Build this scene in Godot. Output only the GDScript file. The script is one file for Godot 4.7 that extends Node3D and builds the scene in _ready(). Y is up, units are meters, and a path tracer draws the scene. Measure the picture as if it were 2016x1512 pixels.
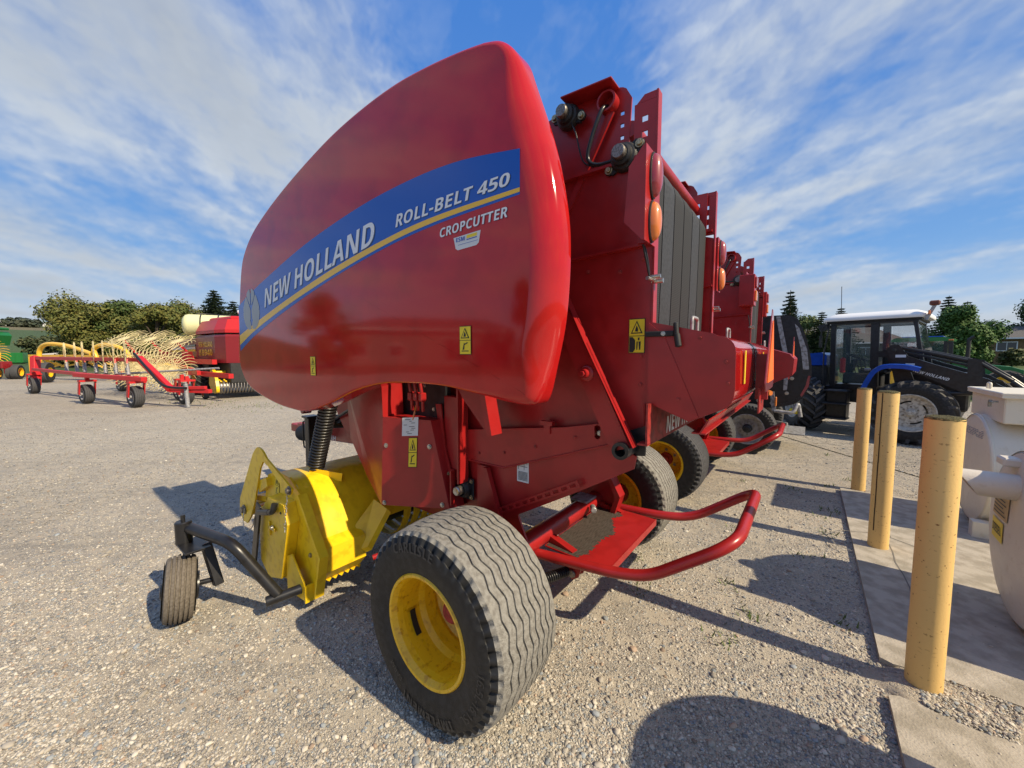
extends Node3D

func _ready() -> void:
	make_light()
	make_mats()
	make_ground()
	make_pad()
	make_balers()
	make_black_baler()
	make_loader_tractor()
	make_green_tractor()
	make_bollards()
	make_tanks()
	make_rakes()
	make_square_baler()
	make_distant_machines()
	make_weeds()
	make_trees()
	make_houses()

# ---------------------------------------------------------------- mesh helpers
class MB:
	var v := PackedVector3Array()
	var n := PackedVector3Array()
	var c := PackedColorArray()
	var col := Color(1, 1, 1)
	var use_col := false
	var x := Transform3D()

	func put(p: Vector3, q: Vector3) -> void:
		v.append(x * p)
		n.append((x.basis * q).normalized())
		if use_col:
			c.append(col)

	func tri(a: Vector3, b: Vector3, d: Vector3) -> void:
		var q := (b - a).cross(d - a)
		if q.length_squared() < 1e-16:
			return
		q = q.normalized()
		put(a, q); put(d, q); put(b, q)

	func quad(a: Vector3, b: Vector3, d: Vector3, e: Vector3) -> void:
		tri(a, b, d)
		tri(a, d, e)

	func trin(a: Vector3, b: Vector3, d: Vector3, na: Vector3, nb: Vector3, nd: Vector3) -> void:
		put(a, na); put(d, nd); put(b, nb)

	# convex face turned away from the point m
	func face(p: Array, m: Vector3) -> void:
		var q: Vector3 = (p[1] - p[0]).cross(p[2] - p[0])
		var mid := Vector3.ZERO
		for a in p:
			mid += a
		mid /= p.size()
		var ps := p.duplicate()
		if q.dot(mid - m) < 0:
			ps.reverse()
		for i in range(1, ps.size() - 1):
			tri(ps[0], ps[i], ps[i + 1])

	func box(m: Vector3, s: Vector3, bev := 0.0, turn := Basis()) -> void:
		var h := s * 0.5
		var b := minf(bev, minf(h.x, minf(h.y, h.z)) * 0.95)
		var P := func(sx: float, sy: float, sz: float, ax: int) -> Vector3:
			var p := Vector3(sx * (h.x - b), sy * (h.y - b), sz * (h.z - b))
			if ax == 0: p.x = sx * h.x
			if ax == 1: p.y = sy * h.y
			if ax == 2: p.z = sz * h.z
			return m + turn * p
		var S := [-1.0, 1.0]
		for s1 in S:
			face([P.call(s1, -1, -1, 0), P.call(s1, 1, -1, 0), P.call(s1, 1, 1, 0), P.call(s1, -1, 1, 0)], m)
			face([P.call(-1, s1, -1, 1), P.call(1, s1, -1, 1), P.call(1, s1, 1, 1), P.call(-1, s1, 1, 1)], m)
			face([P.call(-1, -1, s1, 2), P.call(1, -1, s1, 2), P.call(1, 1, s1, 2), P.call(-1, 1, s1, 2)], m)
		if b > 0.0:
			for s1 in S:
				for s2 in S:
					face([P.call(s1, s2, -1, 0), P.call(s1, s2, 1, 0), P.call(s1, s2, 1, 1), P.call(s1, s2, -1, 1)], m)
					face([P.call(s1, -1, s2, 0), P.call(s1, 1, s2, 0), P.call(s1, 1, s2, 2), P.call(s1, -1, s2, 2)], m)
					face([P.call(-1, s1, s2, 1), P.call(1, s1, s2, 1), P.call(1, s1, s2, 2), P.call(-1, s1, s2, 2)], m)
					for s3 in S:
						face([P.call(s1, s2, s3, 0), P.call(s1, s2, s3, 1), P.call(s1, s2, s3, 2)], m)

	# bar with a square or flat section between two points
	func bar(a: Vector3, b: Vector3, w: float, h: float, up := Vector3.UP, bev := 0.0) -> void:
		var d := (b - a).normalized()
		var sx := d.cross(up)
		if sx.length() < 0.01:
			sx = d.cross(Vector3.RIGHT)
		sx = sx.normalized()
		var sy := sx.cross(d).normalized()
		box((a + b) * 0.5, Vector3(w, h, a.distance_to(b)), bev, Basis(sx, sy, -d))

	# flat polygon (2D points) laid on origin o with axes ax, ay and pushed out by e
	func prism(poly: PackedVector2Array, o: Vector3, ax: Vector3, ay: Vector3, e: Vector3) -> void:
		var t := Geometry2D.triangulate_polygon(poly)
		var up := ax.cross(ay).dot(e) > 0
		var q := func(i: int, far: bool) -> Vector3:
			return o + ax * poly[i].x + ay * poly[i].y + (e if far else Vector3.ZERO)
		for i in range(0, t.size(), 3):
			var a2 := poly[t[i]]
			var ccw := (poly[t[i + 1]] - a2).cross(poly[t[i + 2]] - a2) > 0
			var j := [t[i], t[i + 1], t[i + 2]] if ccw == up else [t[i], t[i + 2], t[i + 1]]
			tri(q.call(j[0], true), q.call(j[1], true), q.call(j[2], true))
			tri(q.call(j[0], false), q.call(j[2], false), q.call(j[1], false))
		var cc := not Geometry2D.is_polygon_clockwise(poly)
		for i in poly.size():
			var k := (i + 1) % poly.size()
			if cc == up:
				quad(q.call(i, false), q.call(k, false), q.call(k, true), q.call(i, true))
			else:
				quad(q.call(k, false), q.call(i, false), q.call(i, true), q.call(k, true))

	# sheet cut in the z-y plane, from x0 to x1
	func plate(poly: Array, x0: float, x1: float) -> void:
		prism(PackedVector2Array(poly), Vector3(x0, 0, 0), Vector3(0, 0, 1), Vector3(0, 1, 0), Vector3(x1 - x0, 0, 0))

	# rows of points, smooth
	func grid(rows: Array, ring := false, loop := false) -> void:
		var R := rows.size()
		var C: int = rows[0].size()
		var N := []
		for i in R:
			var line := PackedVector3Array()
			for j in C:
				var i0 := (i - 1 + R) % R if loop else maxi(i - 1, 0)
				var i1 := (i + 1) % R if loop else mini(i + 1, R - 1)
				var j0 := (j - 1 + C) % C if ring else maxi(j - 1, 0)
				var j1 := (j + 1) % C if ring else mini(j + 1, C - 1)
				var du: Vector3 = rows[i1][j] - rows[i0][j]
				var dv: Vector3 = rows[i][j1] - rows[i][j0]
				if dv.length_squared() < 1e-12:
					var ii := i - 1 if i == R - 1 else i + 1
					dv = rows[ii][j1] - rows[ii][j0]
				line.append(du.cross(dv).normalized())
			N.append(line)
		for i in (R if loop else R - 1):
			var k := (i + 1) % R
			for j in (C if ring else C - 1):
				var l := (j + 1) % C
				trin(rows[i][j], rows[k][j], rows[k][l], N[i][j], N[k][j], N[k][l])
				trin(rows[i][j], rows[k][l], rows[i][l], N[i][j], N[k][l], N[i][l])

	func tube(path: Array, r, sides := 10, caps := true) -> void:
		var rows := []
		var t: Vector3 = (path[1] - path[0]).normalized()
		var s := t.cross(Vector3.UP)
		if s.length() < 0.05:
			s = t.cross(Vector3.RIGHT)
		s = s.normalized()
		for i in path.size():
			var a: Vector3 = path[maxi(i - 1, 0)]
			var b: Vector3 = path[mini(i + 1, path.size() - 1)]
			t = (b - a).normalized()
			s = (s - t * s.dot(t)).normalized()
			var u := t.cross(s)
			var rr: float = r[i] if r is Array else r
			var line := PackedVector3Array()
			for j in sides:
				var an := TAU * j / sides
				line.append(path[i] + (s * cos(an) + u * sin(an)) * rr)
			rows.append(line)
		grid(rows, true)
		if caps:
			var c0: Vector3 = path[0] - (path[1] - path[0]) * 1e-3
			for e in [0, path.size() - 1]:
				var mid: Vector3 = path[e]
				var inner: Vector3 = path[1] if e == 0 else path[e - 1]
				for j in sides:
					face([mid, rows[e][j], rows[e][(j + 1) % sides]], inner)

	# profile of (radius, height along axis); sharp edges between profile points unless soft
	func lathe(prof: Array, o: Vector3, axis: Vector3, segs := 32, soft := false) -> void:
		var w := axis.normalized()
		var s := w.cross(Vector3.UP)
		if s.length() < 0.05:
			s = w.cross(Vector3.RIGHT)
		s = s.normalized()
		var u := w.cross(s)
		var rows := []
		for p in prof:
			var line := PackedVector3Array()
			for j in segs:
				var an := TAU * j / segs
				line.append(o + w * p.y + (s * cos(an) + u * sin(an)) * p.x)
			rows.append(line)
		if soft:
			grid(rows, true)
		else:
			for i in rows.size() - 1:
				grid([rows[i], rows[i + 1]], true)

	func cyl(a: Vector3, b: Vector3, r: float, segs := 16, bev := 0.0) -> void:
		var h := a.distance_to(b)
		lathe([Vector2(0, 0), Vector2(r - bev, 0), Vector2(r, bev), Vector2(r, h - bev), Vector2(r - bev, h), Vector2(0, h)], a, b - a, segs)

	func hexbolt(o: Vector3, axis: Vector3, r: float) -> void:
		lathe([Vector2(0, 0), Vector2(r * 1.45, 0), Vector2(r * 1.45, r * 0.25), Vector2(r, r * 0.26)], o, axis, 14)
		lathe([Vector2(r, r * 0.25), Vector2(r, r * 0.9), Vector2(r * 0.85, r * 1.0), Vector2(0, r * 1.0)], o, axis, 6)

	func ball(o: Vector3, r: Vector3, seg := 16) -> void:
		var rows := []
		for i in seg / 2 + 1:
			var ph := -PI / 2 + PI * i / (seg / 2)
			var line := PackedVector3Array()
			for j in seg:
				var an := TAU * j / seg
				line.append(o + Vector3(cos(ph) * cos(an) * r.x, sin(ph) * r.y, cos(ph) * sin(an) * r.z))
			rows.append(line)
		grid(rows, true)

	func surface(mesh: ArrayMesh, m: Material) -> void:
		if v.is_empty():
			return
		var arr := []
		arr.resize(Mesh.ARRAY_MAX)
		arr[Mesh.ARRAY_VERTEX] = v
		arr[Mesh.ARRAY_NORMAL] = n
		if use_col:
			arr[Mesh.ARRAY_COLOR] = c
		mesh.add_surface_from_arrays(Mesh.PRIMITIVE_TRIANGLES, arr)
		mesh.surface_set_material(mesh.get_surface_count() - 1, m)


func obj(called: String, mb: MB, m: Material, parent: Node = self) -> MeshInstance3D:
	var me := ArrayMesh.new()
	mb.surface(me, m)
	return put_mesh(called, me, parent)


func put_mesh(called: String, me: Mesh, parent: Node = self) -> MeshInstance3D:
	var o := MeshInstance3D.new()
	o.name = called
	o.mesh = me
	parent.add_child(o, true)
	return o


var taken := {}


func numbered(called: String) -> String:
	var k: int = taken.get(called, 0)
	taken[called] = k + 1
	return called if k == 0 else "%s_%03d" % [called, k]


# a thing at its base: local x runs along (bx, bz) on the ground (metres right and forward of the camera)
func thing(called: String, label: String, category: String, at := Vector3.ZERO, turn := 0.0, group := "") -> Node3D:
	var o := Node3D.new()
	o.name = numbered(called)
	add_child(o)
	o.position = at
	o.rotation.y = turn
	tag(o, label, category, group)
	return o


func node(called: String, parent: Node, at := Vector3.ZERO, turn := Basis()) -> Node3D:
	var o := Node3D.new()
	o.name = called
	parent.add_child(o, true)
	o.transform = Transform3D(turn, at)
	return o


func tag(o: Node, label: String, category: String, group := "") -> void:
	o.set_meta("label", label)
	o.set_meta("category", category)
	if group:
		o.set_meta("group", group)


func structure(o: Node, label := "") -> Node:
	o.set_meta("kind", "structure")
	if label:
		o.set_meta("label", label)
	return o


func stuff(o: Node, label := "", category := "") -> Node:
	o.set_meta("kind", "stuff")
	if label:
		o.set_meta("label", label)
	if category:
		o.set_meta("category", category)
	return o


func fillet(pts: Array, r: float, n := 6) -> Array:
	var out := [pts[0]]
	for i in range(1, pts.size() - 1):
		var a: Vector3 = (pts[i - 1] - pts[i])
		var b: Vector3 = (pts[i + 1] - pts[i])
		var d := minf(r, minf(a.length(), b.length()) * 0.48)
		var p: Vector3 = pts[i] + a.normalized() * d
		var q: Vector3 = pts[i] + b.normalized() * d
		for k in n + 1:
			var t := float(k) / n
			out.append(p.lerp(pts[i], t).lerp(pts[i].lerp(q, t), t))
	out.append(pts[-1])
	return out


func curve(pts: Array, n := 6) -> Array:
	var out := []
	for i in pts.size() - 1:
		var p0: Vector3 = pts[maxi(i - 1, 0)]
		var p3: Vector3 = pts[mini(i + 2, pts.size() - 1)]
		for k in n:
			out.append(pts[i].cubic_interpolate(pts[i + 1], p0, p3, float(k) / n))
	out.append(pts[-1])
	return out


func curve2(pts: Array, n := 4) -> Array:
	var out := []
	for i in pts.size() - 1:
		var p0: Vector2 = pts[maxi(i - 1, 0)]
		var p3: Vector2 = pts[mini(i + 2, pts.size() - 1)]
		for k in n:
			out.append(pts[i].cubic_interpolate(pts[i + 1], p0, p3, float(k) / n))
	out.append(pts[-1])
	return out


func V2(a: Array) -> Array:
	var out := []
	for i in range(0, a.size(), 2):
		out.append(Vector2(a[i], a[i + 1]))
	return out


func coil(a: Vector3, b: Vector3, r: float, wire: float, turns: float) -> MB:
	var mb := MB.new()
	var d := (b - a).normalized()
	var s := d.cross(Vector3(0.3, 0.1, 0.9)).normalized()
	var u := d.cross(s)
	var path := []
	var steps := int(turns * 14)
	for i in steps + 1:
		var t := float(i) / steps
		var an := TAU * turns * t
		path.append(a.lerp(b, t) + (s * cos(an) + u * sin(an)) * r)
	mb.tube(path, wire, 6)
	return mb


# lettering: f maps (x right, y up from the baseline, unit height 1) to the surface
var fonts := {}


func letters(txt: String, f: Callable, bold := true, fine := 0.0) -> MB:
	var key := bold
	if not fonts.has(key):
		var sf := SystemFont.new()
		sf.font_names = PackedStringArray(["Droid Sans"])
		sf.font_weight = 700 if bold else 400
		fonts[key] = sf
	var tm := TextMesh.new()
	tm.font = fonts[key]
	tm.text = txt
	tm.font_size = 64
	tm.pixel_size = 1.0 / 46.0
	tm.depth = 0.0
	tm.curve_step = 2.0
	tm.horizontal_alignment = HORIZONTAL_ALIGNMENT_LEFT
	tm.vertical_alignment = VERTICAL_ALIGNMENT_BOTTOM
	var arr := tm.get_mesh_arrays()
	var vs: PackedVector3Array = arr[Mesh.ARRAY_VERTEX]
	var ix: PackedInt32Array = arr[Mesh.ARRAY_INDEX]
	var lo := 1e9
	for p in vs:
		lo = minf(lo, p.y)
	var left := 1e9
	for p in vs:
		left = minf(left, p.x)
	var mb := MB.new()
	for i in range(0, ix.size(), 3):
		var a := vs[ix[i]] - Vector3(left, lo, 0)
		var b := vs[ix[i + 1]] - Vector3(left, lo, 0)
		var d := vs[ix[i + 2]] - Vector3(left, lo, 0)
		mb.tri(f.call(a.x, a.y), f.call(d.x, d.y), f.call(b.x, b.y))
	return mb


func letters_width(txt: String, bold := true) -> float:
	var mb := letters(txt, func(a: float, b: float) -> Vector3: return Vector3(a, b, 0), bold)
	var w := 0.0
	for p in mb.v:
		w = maxf(w, p.x)
	return w


# lettering on a flat face: o = lower left corner, ax/ay unit axes, h = cap height, w = full width (0: natural)
func flat_text(called: String, txt: String, o: Vector3, ax: Vector3, ay: Vector3, h: float, w: float, m: Material, parent: Node, slant := 0.0, bold := true) -> MeshInstance3D:
	var k := h
	if w > 0.0:
		k = w / letters_width(txt, bold)
	return obj(called, letters(txt, func(a: float, b: float) -> Vector3: return o + ax * (a * k + b * h * slant) + ay * (b * h), bold), m, parent)


# ---------------------------------------------------------------- materials
func lin(r: float, g: float, b: float, a := 1.0) -> Color:
	var c := Color(r, g, b).linear_to_srgb()
	c.a = a
	return c


var tex_cache := {}


func noise_tex(key: String, freq: float, c0: Color, c1: Color, lo := 0.3, hi := 0.7, kind := FastNoiseLite.TYPE_SIMPLEX_SMOOTH, octaves := 5, size := 512, normal := false, bump := 4.0) -> NoiseTexture2D:
	if tex_cache.has(key):
		return tex_cache[key]
	var nz := FastNoiseLite.new()
	nz.seed = key.hash() % 10000
	nz.noise_type = kind
	nz.frequency = freq
	nz.fractal_octaves = octaves
	if kind == FastNoiseLite.TYPE_CELLULAR:
		nz.cellular_return_type = FastNoiseLite.RETURN_DISTANCE
	var t := NoiseTexture2D.new()
	t.width = size
	t.height = size
	t.seamless = true
	t.noise = nz
	if normal:
		t.as_normal_map = true
		t.bump_strength = bump
	else:
		var g := Gradient.new()
		g.set_color(0, c0)
		g.set_color(1, c1)
		g.set_offset(0, lo)
		g.set_offset(1, hi)
		t.color_ramp = g
	tex_cache[key] = t
	return t


func mat(name_: String, c: Color, rough: float, metal := 0.0) -> StandardMaterial3D:
	var m := StandardMaterial3D.new()
	m.resource_name = name_
	m.albedo_color = c
	m.roughness = rough
	m.metallic = metal
	return m


# adds wear: tint texture (multiplies the colour) and roughness, both triplanar in the object's own axes
func worn(m: StandardMaterial3D, tint: Texture2D, scale: float, rough_tex: Texture2D = null, bump: Texture2D = null, bump_scale := 0.3) -> StandardMaterial3D:
	m.albedo_texture = tint
	m.uv1_triplanar = true
	m.uv1_scale = Vector3.ONE * scale
	if rough_tex:
		m.roughness_texture = rough_tex
		m.roughness_texture_channel = BaseMaterial3D.TEXTURE_CHANNEL_RED
	if bump:
		m.normal_enabled = true
		m.normal_texture = bump
		m.normal_scale = bump_scale
	return m

# ---------------------------------------------------------------- light, sky and camera
const EYE := 1.62
var rng := RandomNumberGenerator.new()


func ss(a: float, b: float, t: float) -> float:
	return smoothstep(a, b, t)


func sky_image() -> Image:
	var W := 2048
	var Hh := 1024
	var im := Image.create_empty(W, Hh, false, Image.FORMAT_RGBF)
	im.fill(Color(0.26, 0.25, 0.22))
	var mk := func(sd: int, freq: float, oct: int, gain: float, amp: float, wf: float) -> FastNoiseLite:
		var n := FastNoiseLite.new()
		n.seed = sd
		n.noise_type = FastNoiseLite.TYPE_SIMPLEX
		n.frequency = freq
		n.fractal_octaves = oct
		n.fractal_gain = gain
		n.domain_warp_enabled = amp > 0.0
		n.domain_warp_amplitude = amp
		n.domain_warp_frequency = wf
		n.domain_warp_fractal_octaves = 3
		return n
	var n1: FastNoiseLite = mk.call(14, 0.55, 5, 0.46, 0.30, 0.7)
	var n2: FastNoiseLite = mk.call(5, 1.7, 6, 0.56, 0.22, 1.1)
	var n3: FastNoiseLite = mk.call(29, 7.5, 4, 0.6, 0.10, 3.0)
	var ca := cos(deg_to_rad(-12.0))
	var sa := sin(deg_to_rad(-12.0))
	# where the cloud banks and the clear lanes stand: azimuth and height in degrees, breadth across and along the wind, amount
	var banks := [[-52.0, 38.0, 0.34, 1.0, 0.34], [-40.0, 31.0, 0.30, 0.9, 0.34], [-45.0, 44.0, 0.22, 0.6, 0.22], [-36.0, 41.0, 0.13, 0.5, -0.42], [-29.0, 34.0, 0.14, 0.6, -0.36], [-33.0, 24.0, 0.25, 0.7, -0.16], [-31.0, 44.0, 0.16, 0.35, 0.20], [-25.0, 36.0, 0.20, 0.5, 0.36], [-21.0, 30.0, 0.22, 0.5, 0.26], [-13.0, 42.0, 0.24, 0.7, -0.60], [-2.0, 41.0, 0.30, 0.8, -0.60], [8.0, 37.0, 0.24, 0.8, -0.58], [11.0, 28.0, 0.16, 0.6, -0.40], [15.0, 40.0, 0.10, 0.4, 0.15], [-50.0, 20.0, 0.8, 1.0, 0.26], [-46.0, 12.0, 1.4, 2.0, 0.22], [26.0, 35.0, 0.24, 0.8, 0.20], [36.0, 30.0, 0.4, 1.0, 0.22], [22.0, 20.0, 0.14, 0.6, -0.20], [32.0, 20.0, 0.5, 1.2, 0.30], [46.0, 24.0, 0.6, 1.2, 0.26], [46.0, 36.0, 0.3, 0.7, 0.12], [40.0, 9.0, 1.6, 3.0, 0.30], [38.0, 12.5, 0.5, 0.5, -0.30]]
	var bias := []
	for b in banks:
		var az := deg_to_rad(b[0])
		var el := deg_to_rad(b[1])
		var q := sin(el) + 0.10
		var x := cos(el) * sin(az)
		var f := cos(el) * cos(az)
		bias.append([(x * ca - f * sa) / q, (x * sa + f * ca) / q, 1.0 / (b[2] / q * 0.75), 1.0 / (b[3] / q * 0.75), b[4] * (0.52 if b[4] > 0.0 else 0.85)])
	for j in Hh / 2 + 6:
		var th := PI * (j + 0.5) / Hh
		var y := cos(th)
		var s := sin(th)
		var e := maxf(y, 0.0)
		var q := e + 0.10
		var k := pow(1.0 - e, 2.6)
		var clear := Color(0.030, 0.150, 0.49).lerp(Color(0.20, 0.39, 0.64), clampf(k * 1.15, 0.0, 1.0))
		clear = clear.lerp(Color(0.46, 0.53, 0.61), ss(0.22, 0.0, e) * 0.8)
		for i in W:
			var az := (float(i) + 0.5) / W * TAU
			var x := s * sin(az)
			var f := s * cos(az)
			var cr := (x * ca - f * sa) / q
			var al := (x * sa + f * ca) / q
			var big := n1.get_noise_2d(cr * 1.0, al * 0.72)
			var veil := n2.get_noise_2d(cr * 1.0, al * 0.50)
			var fluff := n3.get_noise_2d(cr, al * 0.7)
			var dens := big * 0.50 + veil * 0.34 + fluff * 0.12 + 0.07
			for b in bias:
				var u: float = (cr - b[0]) * b[2]
				var v: float = (al - b[1]) * b[3]
				var d := u * u + v * v
				if d < 5.0:
					dens += b[4] * exp(-d)
			dens += 0.16 * ss(0.30, 0.06, e)
			var a := pow(ss(-0.34, 0.80, dens), 1.25) * 0.86
			a = clampf(a + 0.10 * ss(0.0, 0.5, veil) + 0.05 * fluff, 0.03, 0.93)
			var lum := 0.49 - 0.10 * ss(0.45, 1.0, dens) + 0.07 * veil + 0.04 * fluff
			im.set_pixel(i, j, clear.lerp(Color(lum * 0.88, lum * 0.97, lum * 1.08), a))
	return im


func make_light() -> void:
	var cam := Camera3D.new()
	cam.name = "camera"
	cam.fov = rad_to_deg(2.0 * atan(756.0 / 757.0))
	cam.near = 0.05
	cam.far = 4000.0
	cam.position = Vector3(0, EYE, 0)
	cam.rotation.x = -atan(55.0 / 757.0)
	add_child(cam)
	cam.current = true

	var env := Environment.new()
	env.background_mode = Environment.BG_SKY
	var sky := Sky.new()
	var pm := PanoramaSkyMaterial.new()
	pm.panorama = ImageTexture.create_from_image(sky_image())
	sky.sky_material = pm
	env.sky = sky
	env.background_energy_multiplier = 1.0
	env.tonemap_mode = Environment.TONE_MAPPER_LINEAR
	env.tonemap_exposure = 1.3
	env.sdfgi_enabled = true
	env.ssao_enabled = true
	env.ssil_enabled = true
	var we := WorldEnvironment.new()
	we.name = "environment"
	we.environment = env
	add_child(we)

	var sun := DirectionalLight3D.new()
	sun.name = "sun"
	sun.light_energy = 1.5
	sun.light_color = Color(1.0, 0.93, 0.80)
	sun.light_angular_distance = 0.55
	sun.shadow_enabled = true
	add_child(sun)
	# the sun stands right of and behind the camera, 40 degrees up
	var el := deg_to_rad(40.0)
	var to_sun := Vector3(0.8286 * cos(el), sin(el), 0.563 * cos(el))
	sun.look_at_from_position(to_sun * 50.0, Vector3.ZERO, Vector3.UP)


# ---------------------------------------------------------------- ground
func terrain_height(x: float, f: float) -> float:
	var d := sqrt(x * x + f * f)
	var left := ss(-0.30, -0.62, x / maxf(d, 0.1)) * ss(0.15, 0.4, f / maxf(d, 0.1))
	var h := -0.02
	h += left * (maxf(0.0, d - 45.0) * 0.056 * ss(45.0, 110.0, d))
	h += (1.0 - left) * ss(25.0, 70.0, d) * 0.45
	return h


func gravel_textures() -> Array:
	var S := 1024
	var cells := func(freq: float, ret: int, sd: int) -> PackedByteArray:
		var n := FastNoiseLite.new()
		n.noise_type = FastNoiseLite.TYPE_CELLULAR
		n.frequency = freq
		n.seed = sd
		n.fractal_type = FastNoiseLite.FRACTAL_NONE
		n.cellular_return_type = ret
		n.cellular_jitter = 1.0
		return n.get_seamless_image(S, S, false, false, 0.1, true).get_data()
	var soft := FastNoiseLite.new()
	soft.frequency = 0.006
	soft.fractal_octaves = 5
	soft.seed = 4
	var dust := soft.get_seamless_image(S, S).get_data()
	var fine := FastNoiseLite.new()
	fine.frequency = 0.25
	fine.fractal_octaves = 3
	fine.seed = 9
	var grain := fine.get_seamless_image(S, S).get_data()
	var idA: PackedByteArray = cells.call(0.075, FastNoiseLite.RETURN_CELL_VALUE, 3)
	var dA: PackedByteArray = cells.call(0.075, FastNoiseLite.RETURN_DISTANCE2_SUB, 3)
	var idB: PackedByteArray = cells.call(0.19, FastNoiseLite.RETURN_CELL_VALUE, 8)
	var dB: PackedByteArray = cells.call(0.19, FastNoiseLite.RETURN_DISTANCE2_SUB, 8)
	# stone colours: limestone greys and buffs, a few blue-grey, rust and white ones
	var pal := []
	for i in 256:
		var t := fmod(i * 0.61803, 1.0)
		var l := 0.36 + 0.26 * fmod(i * 0.37, 1.0)
		var c := Vector3(l * 1.07, l * 0.97, l * 0.82)
		if t < 0.16:
			c = Vector3(l * 0.66, l * 0.70, l * 0.72)
		elif t < 0.22:
			c = Vector3(l * 0.98, l * 0.80, l * 0.62)
		elif t < 0.30:
			c = Vector3(l + 0.14, l + 0.11, l + 0.05)
		elif t < 0.36:
			c = Vector3(0.20, 0.19, 0.18)
		pal.append(c)
	var col := PackedByteArray()
	col.resize(S * S * 3)
	var hgt := PackedByteArray()
	hgt.resize(S * S)
	for i in S * S:
		var a := dA[i] / 255.0
		var b := dB[i] / 255.0
		var du := dust[i] / 255.0
		var g := grain[i] / 255.0
		var big: float = smoothstep(0.10, 0.26, a) * (1.0 if (idA[i] * 7) % 10 < 5 else 0.0)
		big *= 1.0 - smoothstep(0.52, 0.72, du)
		var small: float = smoothstep(0.06, 0.22, b) * (1.0 if idB[i] % 10 < 8 else 0.0)
		small *= 1.0 - 0.75 * smoothstep(0.5, 0.75, du)
		var dirt := Vector3(0.44, 0.39, 0.31) * (0.66 + 0.62 * g)
		var cs: Vector3 = dirt.lerp(pal[idB[i]] * (0.9 + 0.2 * g), small * 0.75)
		cs = cs.lerp(pal[idA[i]] * (0.92 + 0.16 * g), big * 0.9)
		var h := 0.25 * g + 0.30 * small + 0.55 * big
		col[i * 3] = int(clampf(pow(cs.x, 0.4545), 0, 1) * 255)
		col[i * 3 + 1] = int(clampf(pow(cs.y, 0.4545), 0, 1) * 255)
		col[i * 3 + 2] = int(clampf(pow(cs.z, 0.4545), 0, 1) * 255)
		hgt[i] = int(clampf(h, 0, 1) * 255)
	var ci := Image.create_from_data(S, S, false, Image.FORMAT_RGB8, col)
	var hi := Image.create_from_data(S, S, false, Image.FORMAT_L8, hgt)
	hi.convert(Image.FORMAT_RGBA8)
	hi.bump_map_to_normal_map(6.0)
	return [ImageTexture.create_from_image(ci), ImageTexture.create_from_image(hi)]


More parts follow.
